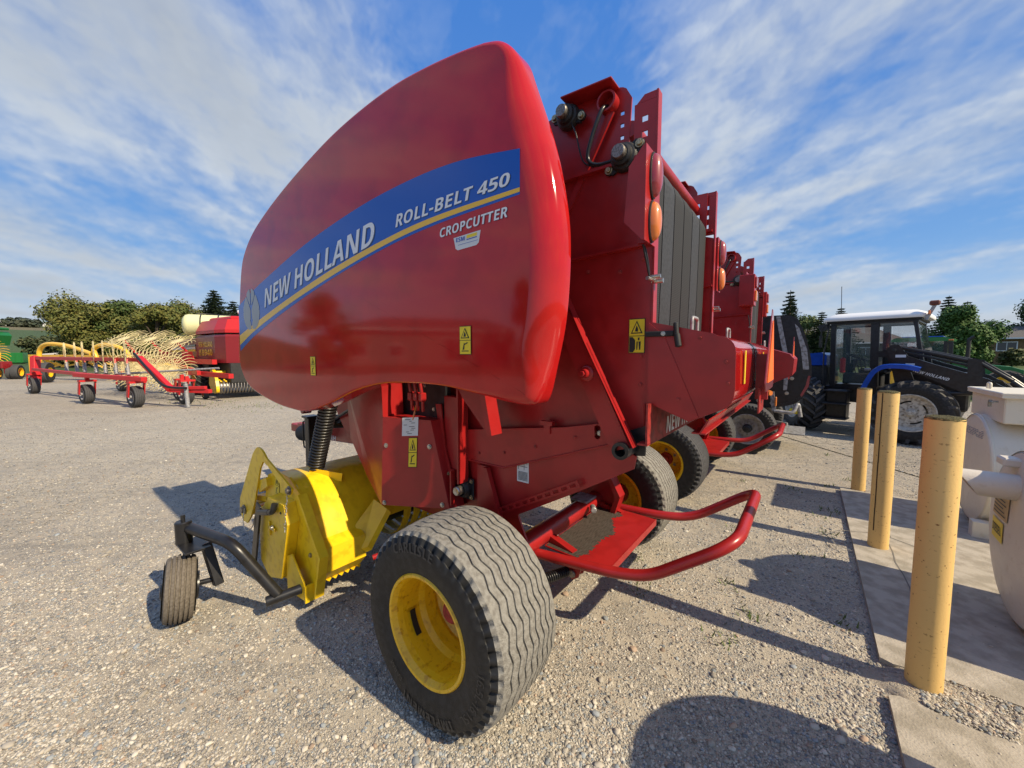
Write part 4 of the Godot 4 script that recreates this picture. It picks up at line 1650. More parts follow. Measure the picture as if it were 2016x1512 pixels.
	lf.plate(V2([-0.28, 1.02, -0.02, 1.02, 0.60, 1.235, 0.70, 1.195, 0.69, 1.14, 0.37, 0.95, -0.07, 0.70, -0.2, 0.69]), 0.372, 0.380)
	obj("frame_side", lf, red, root)
	var rib := MB.new()
	rib.plate(V2([-0.27, 1.02, 0.0, 1.025, 0.53, 1.216, 0.53, 1.25, 0.517, 1.258, 0.515, 1.308, 0.53, 1.316, 0.53, 1.320, 0.36, 1.285, -0.27, 1.20]), 0.350, 0.370)
	rib.plate(V2([0.53, 1.216, 0.61, 1.245, 0.58, 1.33, 0.53, 1.320, 0.53, 1.316, 0.545, 1.308, 0.543, 1.258, 0.53, 1.25]), 0.350, 0.370)
	obj("frame_rail", rib, red, root)
	bolt(root, Vector3(0.371, 1.275, 0.53), Vector3.LEFT, 0.008, M.steel)
	# lift arm
	var arm := MB.new()
	arm.plate(V2([0.30, 1.86, 0.385, 1.90, 0.41, 1.84, 0.715, 1.25, 0.63, 1.225, 0.60, 1.25]), 0.300, 0.312)
	arm.plate(V2([0.395, 1.88, 0.41, 1.84, 0.715, 1.25, 0.703, 1.25]), 0.285, 0.335)
	var armo := obj("gate_arm", arm, red, root)
	var piv := MB.new()
	piv.lathe([Vector2(0.034, 0.0), Vector2(0.034, -0.006), Vector2(0.028, -0.012), Vector2(0.020, -0.014), Vector2(0.020, -0.040), Vector2(0.0, -0.040)], Vector3(0.300, 1.545, 0.50), Vector3.RIGHT, 24)
	piv.hexbolt(Vector3(0.26, 1.545, 0.50), Vector3.LEFT, 0.013)
	obj("pivot", piv, red, armo)
	var bush := MB.new()
	bush.lathe([Vector2(0.0, 0.02), Vector2(0.022, 0.02), Vector2(0.022, -0.055), Vector2(0.036, -0.055), Vector2(0.036, 0.12), Vector2(0.0, 0.12)], Vector3(0.33, 1.232, 0.665), Vector3.RIGHT, 24)
	obj("bushing", bush, M.black, root)
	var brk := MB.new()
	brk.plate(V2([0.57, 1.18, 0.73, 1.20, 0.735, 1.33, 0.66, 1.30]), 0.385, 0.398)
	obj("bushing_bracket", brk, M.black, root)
	var clip := MB.new()
	clip.box(Vector3(0.355, 1.295, 0.265), Vector3(0.03, 0.02, 0.07))
	clip.box(Vector3(0.345, 1.27, 0.27), Vector3(0.008, 0.05, 0.035))
	obj("rail_clip", clip, red, root)
	# perforated strip along the bottom edge
	var ps := MB.new()
	for i in 14:
		var t0 := i / 14.0
		var p := Vector2(-0.20, 0.715).lerp(Vector2(0.44, 1.05), t0)
		var p2 := Vector2(-0.20, 0.715).lerp(Vector2(0.44, 1.05), (i + 1) / 14.0)
		var d := (p2 - p)
		var nn := Vector2(d.y, -d.x).normalized() * 0.034
		# two rails and a rung leave a real opening in each pitch
		ps.plate([p, p2, p2 + nn * 0.26, p + nn * 0.26], 0.338, 0.343)
		ps.plate([p + nn * 0.74, p2 + nn * 0.74, p2 + nn, p + nn], 0.338, 0.343)
		var q := p.lerp(p2, 0.66)
		ps.plate([p + nn * 0.26, p.lerp(p2, 0.02) + nn * 0.26, p.lerp(p2, 0.02) + nn * 0.74, p + nn * 0.74], 0.338, 0.343)
		ps.plate([q + nn * 0.26, p2 + nn * 0.26, p2 + nn * 0.74, q + nn * 0.74], 0.338, 0.343)
	obj("hole_strip", ps, red, root)
	# front bearing with a square flange
	var fb := node("bearing", root, Vector3(0.362, 0.855, -0.29))
	var fm := MB.new()
	fm.box(Vector3(-0.006, 0, 0), Vector3(0.012, 0.125, 0.125), 0.004)
	fm.lathe([Vector2(0.052, -0.012), Vector2(0.050, -0.034), Vector2(0.042, -0.05), Vector2(0.034, -0.052)], Vector3.ZERO, Vector3.RIGHT, 24)
	obj("housing", fm, M.cast, fb)
	var fs := MB.new()
	fs.lathe([Vector2(0.027, -0.04), Vector2(0.027, -0.085), Vector2(0.022, -0.09), Vector2(0.0, -0.086)], Vector3.ZERO, Vector3.RIGHT, 24)
	obj("shaft_end", fs, M.steel, fb)
	for a in [-1.0, 1.0]:
		for b2 in [-1.0, 1.0]:
			bolt(fb, Vector3(-0.012, 0.046 * a, 0.046 * b2), Vector3.LEFT, 0.0085, M.brass)
	bolt(root, Vector3(0.372, 0.80, -0.14), Vector3.LEFT, 0.010, M.brass)
	# triangular gusset beside it
	var gs := MB.new()
	gs.plate(V2([-0.20, 1.01, -0.12, 1.01, -0.02, 0.735, -0.20, 0.72]), 0.355, 0.362)
	gs.plate(V2([-0.13, 1.01, -0.105, 1.01, -0.005, 0.735, -0.035, 0.735]), 0.325, 0.3545)
	obj("gusset", gs, red, root)
	# upright channel behind the bright strip
	var ch := MB.new()
	ch.box(Vector3(0.33, 1.15, -0.35), Vector3(0.05, 0.48, 0.13), 0.004)
	ch.box(Vector3(0.315, 1.20, -0.275), Vector3(0.08, 0.6, 0.012))
	obj("upright_channel", ch, red, root)
	for q in [[0.70, 2.02], [0.70, 1.62], [0.70, 1.50], [0.60, 1.98], [0.45, 2.0], [0.58, 1.42]]:
		bolt(root, Vector3(0.400, q[1], q[0]), Vector3.LEFT, 0.007, M.red_dull)
	for q in [[0.0, 1.11], [0.20, 1.17], [0.42, 1.245], [-0.18, 1.08]]:
		bolt(root, Vector3(0.350, q[1], q[0]), Vector3.LEFT, 0.007, M.red_dull)
	for q in [[0.79, 1.70], [0.86, 1.45], [1.02, 1.60], [1.03, 1.52], [0.93, 1.69]]:
		bolt(root, Vector3(0.375 if q[0] > 0.9 else 0.3702, q[1], q[0]), Vector3.LEFT, 0.006, M.red_dull)
	var bead := MB.new()
	rng.seed = 91
	for seg in [[Vector3(0.348, 1.03, -0.26), Vector3(0.348, 1.028, 0.0)], [Vector3(0.348, 1.028, 0.0), Vector3(0.348, 1.24, 0.60)], [Vector3(0.398, 1.26, 0.72), Vector3(0.398, 1.42, 0.72)]]:
		var pts := []
		for i in 25:
			pts.append(seg[0].lerp(seg[1], i / 24.0) + Vector3(rng.randf_range(-0.0008, 0.0008), rng.randf_range(-0.001, 0.001), 0))
		bead.tube(pts, 0.0045, 6)
	obj("weld_bead", bead, red, root)
	# big sloping bracket
	var bb := MB.new()
	bb.plate(V2([-0.28, 1.52, -0.05, 1.52, 0.02, 1.42, 0.06, 1.24, -0.02, 1.22, -0.2, 1.40]), 0.24, 0.25)
	bb.plate(V2([-0.01, 1.48, 0.025, 1.47, 0.075, 1.24, 0.045, 1.235]), 0.16, 0.24)
	obj("shield_bracket", bb, red, root)


func make_front(root: Node3D) -> void:
	# folded drive cover on the near side, front lower
	var face := MB.new()
	var a := Vector3(0.138, 1.252, -0.775)
	var b := Vector3(0.130, 0.700, -0.800)
	var d := Vector3(0.260, 0.749, -0.329)
	var e := Vector3(0.2314, 1.251, -0.447)
	var a2 := Vector3(0.1405, 1.449, -0.785)
	face.face([a, b, d, e], Vector3(1, 1, -0.5))
	var fl := Vector3(0.240, 1.415, -1.374)
	var f2 := Vector3(0.240, 1.032, -1.334)
	var f3 := Vector3(0.200, 0.820, -1.071)
	face.face([fl, f2, f3, b, a, a2], Vector3(1, 1, -0.5))
	face.face([e, d, d + Vector3(0.1, 0, 0.02), e + Vector3(0.1, 0, 0.02)], Vector3(0, 1, -1.5))
	face.face([a, e, e + Vector3(0.1, 0, 0.0), a + Vector3(0.15, 0, 0.0)], Vector3(0.2, 0, -0.6))
	face.face([a2, a, a + Vector3(0.15, 0, 0), a2 + Vector3(0.15, 0, 0)], Vector3(0.2, 1.3, -1.5))
	face.face([b, f3, f3 + Vector3(0.25, 0, 0), d + Vector3(0.25, -0.02, 0), d], Vector3(0.2, 2, -0.5))
	face.face([f3, f2, f2 + Vector3(0.3, 0, 0), f3 + Vector3(0.3, 0, 0)], Vector3(0.2, 1.3, -0.5))
	face.face([f2, fl, fl + Vector3(0.3, 0, 0), f2 + Vector3(0.3, 0, 0)], Vector3(0.2, 1.2, -0.5))
	var cov := obj("drive_cover", face, M.red, root)
	var nrm := (d - b).cross(e - b).normalized()
	if nrm.x > 0:
		nrm = -nrm
	var at := func(s: float, t: float) -> Vector3: return b + (d - b) * s + (a - b) * t
	for q in [[0.06, 0.68], [0.70, 0.66], [0.05, 0.03], [0.90, 0.04]]:
		bolt(cov, at.call(q[0], q[1]) + nrm * (0.001 if q[0] > 0 else 0.0), nrm, 0.010, M.steel)
	# stickers on the cover
	var sx := (d - b).normalized()
	var sy := (a - b).normalized()
	var so: Vector3 = at.call(0.30, 0.78) + nrm * 0.002
	var pb := MB.new()
	pb.quad(so, so + sx * 0.115, so + sx * 0.115 + sy * 0.11, so + sy * 0.11)
	obj("paper_sticker", pb, M.paper, cov)
	var ln := MB.new()
	rng.seed = 3
	for i in 9:
		var p := so + sx * rng.randf_range(0.01, 0.07) + sy * (0.012 + 0.0105 * i) + nrm * 0.0012
		var l := rng.randf_range(0.015, 0.04)
		ln.quad(p, p + sx * l, p + sx * l + sy * 0.003, p + sy * 0.003)
	obj("sticker_print", ln, M.ink, cov)
	warning(cov, so + sx * 0.05 - sy * 0.19, sx, sy, 0.062, 0.18, false)
	# bright strip with an opening, chain behind it
	var st := MB.new()
	st.plate(V2([-0.47, 1.34, -0.425, 1.34, -0.39, 1.08, -0.35, 0.97, -0.318, 0.97, -0.322, 0.77, -0.375, 0.77, -0.385, 0.90]), 0.290, 0.298)
	st.plate(V2([-0.326, 0.97, -0.316, 0.97, -0.318, 0.77, -0.328, 0.77]), 0.262, 0.2898)
	obj("cover_strip", st, M.red, root)
	for q in [[-0.37, 0.94], [-0.335, 0.94], [-0.345, 0.80]]:
		bolt(root, Vector3(0.290, q[1], q[0]), Vector3.LEFT, 0.009, M.brass)
	# shade of the recess put in as a black panel, hydraulic valves before it
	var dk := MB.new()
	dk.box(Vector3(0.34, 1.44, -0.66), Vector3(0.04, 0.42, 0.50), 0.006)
	var dko := obj("recess_shade_panel", dk, M.black_dull, root)
	for q in [[-0.86, 1.27], [-0.70, 1.26], [-0.52, 1.30], [-0.60, 1.44]]:
		bolt(dko, Vector3(0.319, q[1], q[0]), Vector3.LEFT, 0.008, M.steel)
	var va := MB.new()
	for i in 3:
		var z := -0.60 + 0.05 * i
		va.tube(curve([Vector3(0.21, 1.60, z - 0.04), Vector3(0.20, 1.48, z), Vector3(0.21, 1.38, z + 0.01), Vector3(0.23, 1.30, z - 0.01)], 5), 0.010, 8)
		va.box(Vector3(0.21, 1.385, z + 0.01), Vector3(0.04, 0.05, 0.032), 0.006)
	obj("valve_block", va, M.red, root)
	var lock := MB.new()
	lock.tube(curve([Vector3(0.22, 1.33, -0.56), Vector3(0.20, 1.28, -0.555), Vector3(0.20, 1.24, -0.565)], 5), 0.006, 6)
	obj("safety_pin", lock, M.lens_amber, root)

	# front bulkhead, tongue and driveline, seen under the shield
	var fb := MB.new()
	fb.plate(V2([-2.05, 1.55, -1.75, 1.32, -1.2, 1.30, -1.0, 1.0, -1.75, 1.02, -2.1, 1.35]), 0.45, 1.55)
	obj("front_bulkhead", fb, M.red, root)
	var tg := MB.new()
	tg.bar(Vector3(0.72, 0.92, -1.5), Vector3(0.95, 0.72, -3.7), 0.13, 0.16, Vector3.UP, 0.01)
	tg.bar(Vector3(1.32, 0.92, -1.5), Vector3(1.05, 0.72, -3.7), 0.13, 0.16, Vector3.UP, 0.01)
	tg.box(Vector3(1.0, 0.72, -3.75), Vector3(0.2, 0.10, 0.35), 0.01)
	var to := obj("tongue", tg, M.red, root)
	flat_text("lettering", "NH", Vector3(0.70, 0.78, -2.55), Vector3(0.10, -0.09, 1).normalized(), Vector3.UP, 0.05, 0.10, M.white_print, to)
	var jk := MB.new()
	jk.box(Vector3(0.52, 0.72, -2.55), Vector3(0.085, 0.62, 0.085), 0.006)
	jk.box(Vector3(0.52, 1.035, -2.55), Vector3(0.12, 0.02, 0.12), 0.004)
	jk.tube(fillet([Vector3(0.50, 0.98, -2.61), Vector3(0.50, 0.98, -2.67), Vector3(0.50, 0.72, -2.67), Vector3(0.50, 0.72, -2.61)], 0.03), 0.008, 8)
	jk.cyl(Vector3(0.52, 0.14, -2.55), Vector3(0.52, 0.42, -2.55), 0.034, 16)
	jk.lathe([Vector2(0, 0.10), Vector2(0.11, 0.10), Vector2(0.11, 0.115), Vector2(0.04, 0.15)], Vector3(0.52, 0, -2.55), Vector3.UP, 20)
	obj("parking_jack", jk, M.black, root)
	var dl := MB.new()
	var rows := []
	for i in 22:
		var r := 0.105 - 0.0012 * i + (0.010 if i % 2 == 0 else 0.0)
		rows.append(Vector2(r, 0.026 * i))
	dl.lathe(rows, Vector3(0.72, 0.86, -2.75), Vector3(0.08, -0.22, -1.0), 24, true)
	obj("driveline_boot", dl, M.black_dull, root)
	var gb := MB.new()
	gb.box(Vector3(1.0, 0.98, -1.95), Vector3(0.32, 0.34, 0.36), 0.03)
	gb.cyl(Vector3(1.0, 0.95, -2.1), Vector3(0.98, 0.88, -2.5), 0.07, 18)
	gb.cyl(Vector3(0.36, 1.06, -2.02), Vector3(0.8, 1.02, -1.98), 0.06, 16)
	obj("gearbox", gb, M.cast, root)
	bolt(root, Vector3(0.36, 1.06, -2.02), Vector3.LEFT, 0.02, M.steel)
	var hz := MB.new()
	for i in 5:
		hz.tube(curve([Vector3(0.35 + 0.06 * i, 1.22, -1.5), Vector3(0.40 + 0.05 * i, 1.08 - 0.02 * i, -1.9), Vector3(0.6 + 0.05 * i, 1.02, -2.3), Vector3(0.85, 0.92, -2.8)], 6), 0.012, 8)
	obj("hose_bundle", hz, M.black, root)
	var st2 := MB.new()
	st2.plate(V2([-2.16, 1.36, -2.10, 1.36, -2.14, 1.14, -2.20, 1.14]), 0.30, 0.345)
	st2.cyl(Vector3(0.29, 1.15, -2.20), Vector3(0.36, 1.15, -2.20), 0.03, 14)
	obj("shield_catch", st2, M.maroon, root)
	# lift spring of the pickup
	obj("lift_spring", coil(Vector3(0.09, 1.36, -1.30), Vector3(0.07, 0.83, -1.51), 0.050, 0.011, 25), M.black, root)
	var core := MB.new()
	core.cyl(Vector3(0.07, 0.86, -1.50), Vector3(0.065, 0.77, -1.53), 0.012, 10)
	obj("spring_rod", core, M.worn_steel, root)


func make_pickup(root: Node3D) -> void:
	var n := node("pickup", root)
	var x1 := 2.10
	# rounded guard over the reel, from the near end to the flange and beyond
	var prof := curve2(V2([-1.86, 0.62, -1.80, 0.74, -1.68, 0.80, -1.52, 0.805, -1.42, 0.785, -1.33, 0.725, -1.25, 0.64, -1.18, 0.54, -1.13, 0.455]), 5)
	var g := MB.new()
	var rows := []
	for p in prof:
		rows.append(PackedVector3Array([Vector3(-0.115, p.y, p.x), Vector3(0.55, p.y, p.x), Vector3(x1, p.y, p.x)]))
	g.grid(rows)
	obj("reel_guard", g, M.yellow, n)
	var lipb := MB.new()
	lipb.prism(PackedVector2Array(V2([-1.135, 0.462, -1.07, 0.42, -1.06, 0.27, -1.16, 0.17, -1.165, 0.178, -1.075, 0.28, -1.085, 0.41])), Vector3(-0.112, 0, 0), Vector3(0, 0, 1), Vector3.UP, Vector3(0.285, 0, 0))
	obj("rear_lip", lipb, M.yellow, n)
	# teeth below the lip
	for i in 7:
		var t := MB.new()
		var x := -0.10 + 0.042 * i
		t.prism(PackedVector2Array(V2([0, 0, 0.034, 0, 0.020, -0.018])), Vector3(x, 0.175, -1.155), Vector3(1, 0, 0), Vector3(0, 1, 0), Vector3(0, 0, 0.006))
		obj("tooth", t, M.yellow, n)
	# sloped flange plate standing on the guard
	var fl := MB.new()
	var fq := [Vector3(0.143, 0.475, -1.135), Vector3(0.289, 0.610, -1.135), Vector3(0.323, 0.555, -1.03), Vector3(0.166, 0.345, -1.03), Vector3(0.14, 0.33, -1.06)]
	var fm := Vector3(0.30, 0.40, -1.20)
	fl.face(fq, fm)
	var fk := Vector3(0.022, -0.028, 0.012)
	for i in 5:
		fl.face([fq[i], fq[(i + 1) % 5], fq[(i + 1) % 5] + fk, fq[i] + fk], Vector3(0.24, 0.46, -1.08))
	fl.face([fq[0] + fk, fq[1] + fk, fq[2] + fk, fq[3] + fk, fq[4] + fk], Vector3(0.1, 0.7, -0.9))
	obj("flange", fl, M.yellow, n)
	# near end: inner plate, folded outer plate
	var ep := MB.new()
	ep.plate(V2([-1.88, 0.60, -1.82, 0.76, -1.66, 0.82, -1.46, 0.81, -1.30, 0.72, -1.14, 0.50, -1.04, 0.40, -1.10, 0.12, -1.30, 0.10, -1.62, 0.06, -1.86, 0.20]), -0.130, -0.118)
	ep.plate(V2([-1.30, 0.72, -1.28, 0.735, -1.02, 0.40, -1.10, 0.115, -1.115, 0.115, -1.04, 0.40]), -0.155, -0.10)
	obj("end_plate", ep, M.yellow, n)
	var op := MB.new()
	var O := V2([-1.80, 0.50, -1.62, 0.66, -1.38, 0.66, -1.33, 0.54, -1.46, 0.14, -1.66, 0.08, -1.80, 0.16])
	op.plate(O, -0.205, -0.197)
	for i in O.size():
		var p: Vector2 = O[i]
		var q: Vector2 = O[(i + 1) % O.size()]
		op.quad(Vector3(-0.205, p.y, p.x), Vector3(-0.205, q.y, q.x), Vector3(-0.131, q.y * 1.0 + 0.01, q.x), Vector3(-0.131, p.y + 0.01, p.x))
	obj("drive_guard", op, M.yellow, n)
	var latch := MB.new()
	latch.box(Vector3(-0.212, 0.46, -1.56), Vector3(0.010, 0.022, 0.10), 0.002)
	latch.box(Vector3(-0.212, 0.45, -1.60), Vector3(0.010, 0.10, 0.016), 0.002)
	obj("guard_latch", latch, M.yellow, n)
	bolt(n, Vector3(-0.214, 0.47, -1.545), Vector3.LEFT, 0.012, M.steel)
	bolt(n, Vector3(-0.131, 0.36, -1.19), Vector3.LEFT, 0.011, M.brass)
	bolt(n, Vector3(-0.206, 0.60, -1.42), Vector3.LEFT, 0.006, M.ink)
	# angled lever above the end: one bent plate with a tapered A shape
	var lv := MB.new()
	lv.plate(curve2(V2([-1.95, 0.90, -1.86, 0.965, -1.77, 0.955, -1.70, 0.91]), 3) + V2([-1.31, 0.775, -1.33, 0.735, -1.40, 0.735, -1.68, 0.86, -1.76, 0.88, -1.82, 0.82, -1.95, 0.55, -2.05, 0.40, -2.13, 0.33, -2.22, 0.33, -2.28, 0.40, -2.26, 0.50]), -0.178, -0.166)
	obj("lift_lever", lv, M.yellow, n)
	var bs := MB.new()
	bs.plate(V2([-1.92, 0.70, -1.76, 0.76, -1.74, 0.70, -1.90, 0.62]), -0.165, -0.08)
	bs.cyl(Vector3(-0.16, 0.44, -2.12), Vector3(-0.02, 0.44, -2.12), 0.05, 20)
	bs.bar(Vector3(-0.10, 0.53, -2.08), Vector3(-0.10, 0.58, -1.80), 0.06, 0.04)
	bs.bar(Vector3(-0.10, 0.46, -2.08), Vector3(-0.10, 0.50, -1.80), 0.06, 0.03)
	obj("lever_bracket", bs, M.yellow, n)
	bolt(n, Vector3(-0.179, 0.43, -2.17), Vector3.LEFT, 0.026, M.worn_steel)
	bolt(n, Vector3(-0.179, 0.76, -1.345), Vector3.LEFT, 0.020, M.worn_steel)
	warning(n, Vector3(-0.132, 0.64, -1.70), Vector3(0, 0, 1), Vector3(0, 1, 0.08), 0.075, 0.15, false)
	# setting strip with holes on the guard top
	var ss2 := MB.new()
	ss2.bar(Vector3(0.02, 0.80, -1.50), Vector3(0.16, 0.765, -1.32), 0.006, 0.06, Vector3(0, 1, 0.1))
	obj("setting_strip", ss2, M.yellow, n)
	# chain hanging from the lever
	var chain := MB.new()
	for i in 16:
		var t := i / 15.0
		var p := Vector3(-0.19, 0.75, -1.345).lerp(Vector3(-0.21, 0.50, -1.36), t)
		chain.tube([p + Vector3(0.006 * cos(i * 1.6), 0.009, 0.006 * sin(i * 1.6)), p + Vector3(-0.006 * cos(i * 1.6), -0.009, -0.006 * sin(i * 1.6))], 0.0028, 5)
	obj("chain", chain, M.galv, n)
	# black crank with its handle, and the wire clip
	var cr := MB.new()
	cr.bar(Vector3(-0.235, 0.60, -1.70), Vector3(-0.235, 0.10, -1.86), 0.014, 0.075, Vector3(0, 0.2, 1), 0.004)
	cr.tube([Vector3(-0.235, 0.545, -1.70), Vector3(-0.235, 0.59, -1.52)], 0.021, 12)
	cr.tube(curve([Vector3(-0.235, 0.59, -1.52), Vector3(-0.235, 0.61, -1.47), Vector3(-0.225, 0.66, -1.46)], 5), 0.019, 12)
	obj("gauge_crank", cr, M.black, n)
	var wc := MB.new()
	wc.tube(curve([Vector3(-0.20, 0.46, -2.10), Vector3(-0.25, 0.40, -1.98), Vector3(-0.26, 0.37, -1.88), Vector3(-0.25, 0.42, -1.80), Vector3(-0.245, 0.50, -1.76)], 7), 0.003, 6)
	obj("wire_clip", wc, M.steel, n)
	# drooping end bracket at the back corner
	var cb := MB.new()
	cb.plate(V2([-1.42, 0.30, -1.34, 0.34, -1.18, 0.20, -1.16, 0.09, -1.42, 0.07]), -0.185, -0.175)
	cb.box(Vector3(-0.155, 0.13, -1.17), Vector3(0.06, 0.11, 0.012))
	obj("pivot_bracket", cb, M.yellow, n)
	# castor arm: bent black tube from the pivot to the swivel
	var ar := MB.new()
	ar.tube(fillet([Vector3(-0.30, 0.155, -1.27), Vector3(-0.475, 0.50, -1.43), Vector3(-0.59, 0.525, -1.84)], 0.09, 8), 0.032, 16)
	ar.cyl(Vector3(-0.36, 0.13, -1.29), Vector3(-0.15, 0.15, -1.22), 0.030, 16, 0.004)
	var aro := obj("gauge_arm", ar, M.black, n)
	bolt(aro, Vector3(-0.425, 0.41, -1.385), Vector3(-0.8, 0.5, 0.3).normalized(), 0.013, M.steel)
	var sw := MB.new()
	sw.cyl(Vector3(-0.61, 0.42, -1.86), Vector3(-0.61, 0.57, -1.86), 0.044, 18, 0.006)
	sw.cyl(Vector3(-0.61, 0.57, -1.86), Vector3(-0.61, 0.61, -1.86), 0.012, 8)
	sw.box(Vector3(-0.585, 0.425, -1.78), Vector3(0.13, 0.012, 0.24), 0.002)
	sw.bar(Vector3(-0.53, 0.43, -1.74), Vector3(-0.495, 0.17, -1.66), 0.05, 0.075, Vector3(0, 0, 1), 0.004)
	sw.cyl(Vector3(-0.49, 0.20, -1.68), Vector3(-0.66, 0.20, -1.74), 0.016, 12)
	obj("castor_fork", sw, M.black, n)
	var turn := Basis(Vector3.UP, -0.22) * Basis(Vector3(0, 0, 1), -0.10)
	wheel(root, Vector3(-0.668, 0.197, -1.745), 0.197, 0.080, 0.095, {"grooves": 5, "zigs": 36, "per": 2, "turn": turn, "name": "gauge_wheel", "dish": 0.09, "rim": M.black, "hub": M.black, "tread": M.tread_castor, "straight": true})
	# far gauge wheel
	wheel(root, Vector3(2.62, 0.222, -1.765), 0.222, 0.092, 0.105, {"grooves": 5, "zigs": 36, "per": 2, "name": "gauge_wheel", "dish": 0.09, "rim": M.black, "hub": M.black, "tread": M.tread_castor})
	var ar2 := MB.new()
	ar2.tube(fillet([Vector3(2.16, 0.155, -1.27), Vector3(2.30, 0.37, -1.35), Vector3(2.40, 0.50, -1.50), Vector3(2.50, 0.515, -1.78), Vector3(2.50, 0.22, -1.78)], 0.10, 8), 0.036, 16)
	obj("gauge_arm", ar2, M.black, n)
	var ep2 := MB.new()
	ep2.plate(V2([-1.88, 0.60, -1.82, 0.76, -1.66, 0.82, -1.46, 0.81, -1.30, 0.72, -1.14, 0.50, -1.04, 0.40, -1.10, 0.12, -1.30, 0.10, -1.62, 0.06, -1.86, 0.20]), x1, x1 + 0.012)
	obj("end_plate", ep2, M.yellow, n)
	# reel with tines, behind the guard
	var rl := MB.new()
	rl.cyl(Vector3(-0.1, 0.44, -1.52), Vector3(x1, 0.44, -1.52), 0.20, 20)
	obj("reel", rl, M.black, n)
	for i in range(7, 22):
		var band2 := MB.new()
		band2.lathe([Vector2(0.30, 0), Vector2(0.31, 0.012), Vector2(0.31, 0.06), Vector2(0.30, 0.072)], Vector3(-0.08 + 0.098 * i, 0.44, -1.52), Vector3.RIGHT, 20)
		obj("stripper_band", band2, M.yellow, n)
	# under-frame behind the pickup
	var uf := MB.new()
	uf.box(Vector3(1.0, 0.64, -0.85), Vector3(1.0, 0.22, 0.4))
	obj("feeder_frame", uf, M.maroon, root)
	var eye := MB.new()
	eye.bar(Vector3(0.10, 0.40, -0.78), Vector3(0.30, 0.44, -0.55), 0.03, 0.05)
	eye.cyl(Vector3(0.06, 0.39, -0.80), Vector3(0.11, 0.40, -0.78), 0.016, 10)
	obj("tie_rod", eye, M.red, root)


func make_axle(root: Node3D, first: bool) -> void:
	var ax := MB.new()
	ax.cyl(Vector3(0.10, 0.475, -0.06), Vector3(1.92, 0.475, -0.06), 0.062, 24)
	obj("axle_tube", ax, M.red, root)
	var top := MB.new()
	var ds := mat("dust on tube", lin(0.06, 0.055, 0.05), 0.8)
	for s in [0.40, 1.60]:
		top.plate(V2([-0.22, 0.40, 0.10, 0.40, 0.16, 0.55, 0.06, 0.76, 0.00, 1.0, -0.18, 1.0]), s - 0.006, s + 0.006)
	for s in [1.56]:
		top.plate(V2([0.10, 0.42, 0.14, 0.42, 0.18, 0.56, 0.06, 0.78, 0.03, 0.78, 0.14, 0.55]), s - 0.05, s + 0.05)
	obj("axle_bracket", top, M.red, root)
	var cl := MB.new()
	cl.box(Vector3(1.37, 0.548, -0.05), Vector3(0.16, 0.018, 0.14), 0.004)
	cl.cyl(Vector3(1.36, 0.50, 0.03), Vector3(1.30, 0.50, 0.07), 0.022, 14, 0.004)
	obj("axle_clamp", cl, M.galv, root)
	var o := {"tread": M.tread}
	if not first:
		o = {"tread": M.tread_dark}
	wheel(root, Vector3(0, 0.436, 0), 0.442, 0.219, 0.232, o)
	var o2 := o.duplicate()
	o2["turn"] = Basis(Vector3.UP, PI)
	wheel(root, Vector3(2.0, 0.436, 0), 0.442, 0.219, 0.232, o2)


func tyre_words(w: Node3D, txt: String, mid_deg: float, r: float, h: float, x: float, bold := true) -> void:
	var full := letters_width(txt, bold) * h
	var a0 := deg_to_rad(mid_deg)
	# letters run clockwise as seen from -x, tops away from the hub
	var b := letters(txt, func(a: float, t: float) -> Vector3:
		var rr := r + t * h
		var an := a0 + (a * h - full * 0.5) / r
		return Vector3(x - 0.004 + 0.16 * maxf(0.0, rr - 0.36), cos(an) * rr, sin(an) * rr), bold)
	obj("raised_lettering", b, M.rubber_text, w)


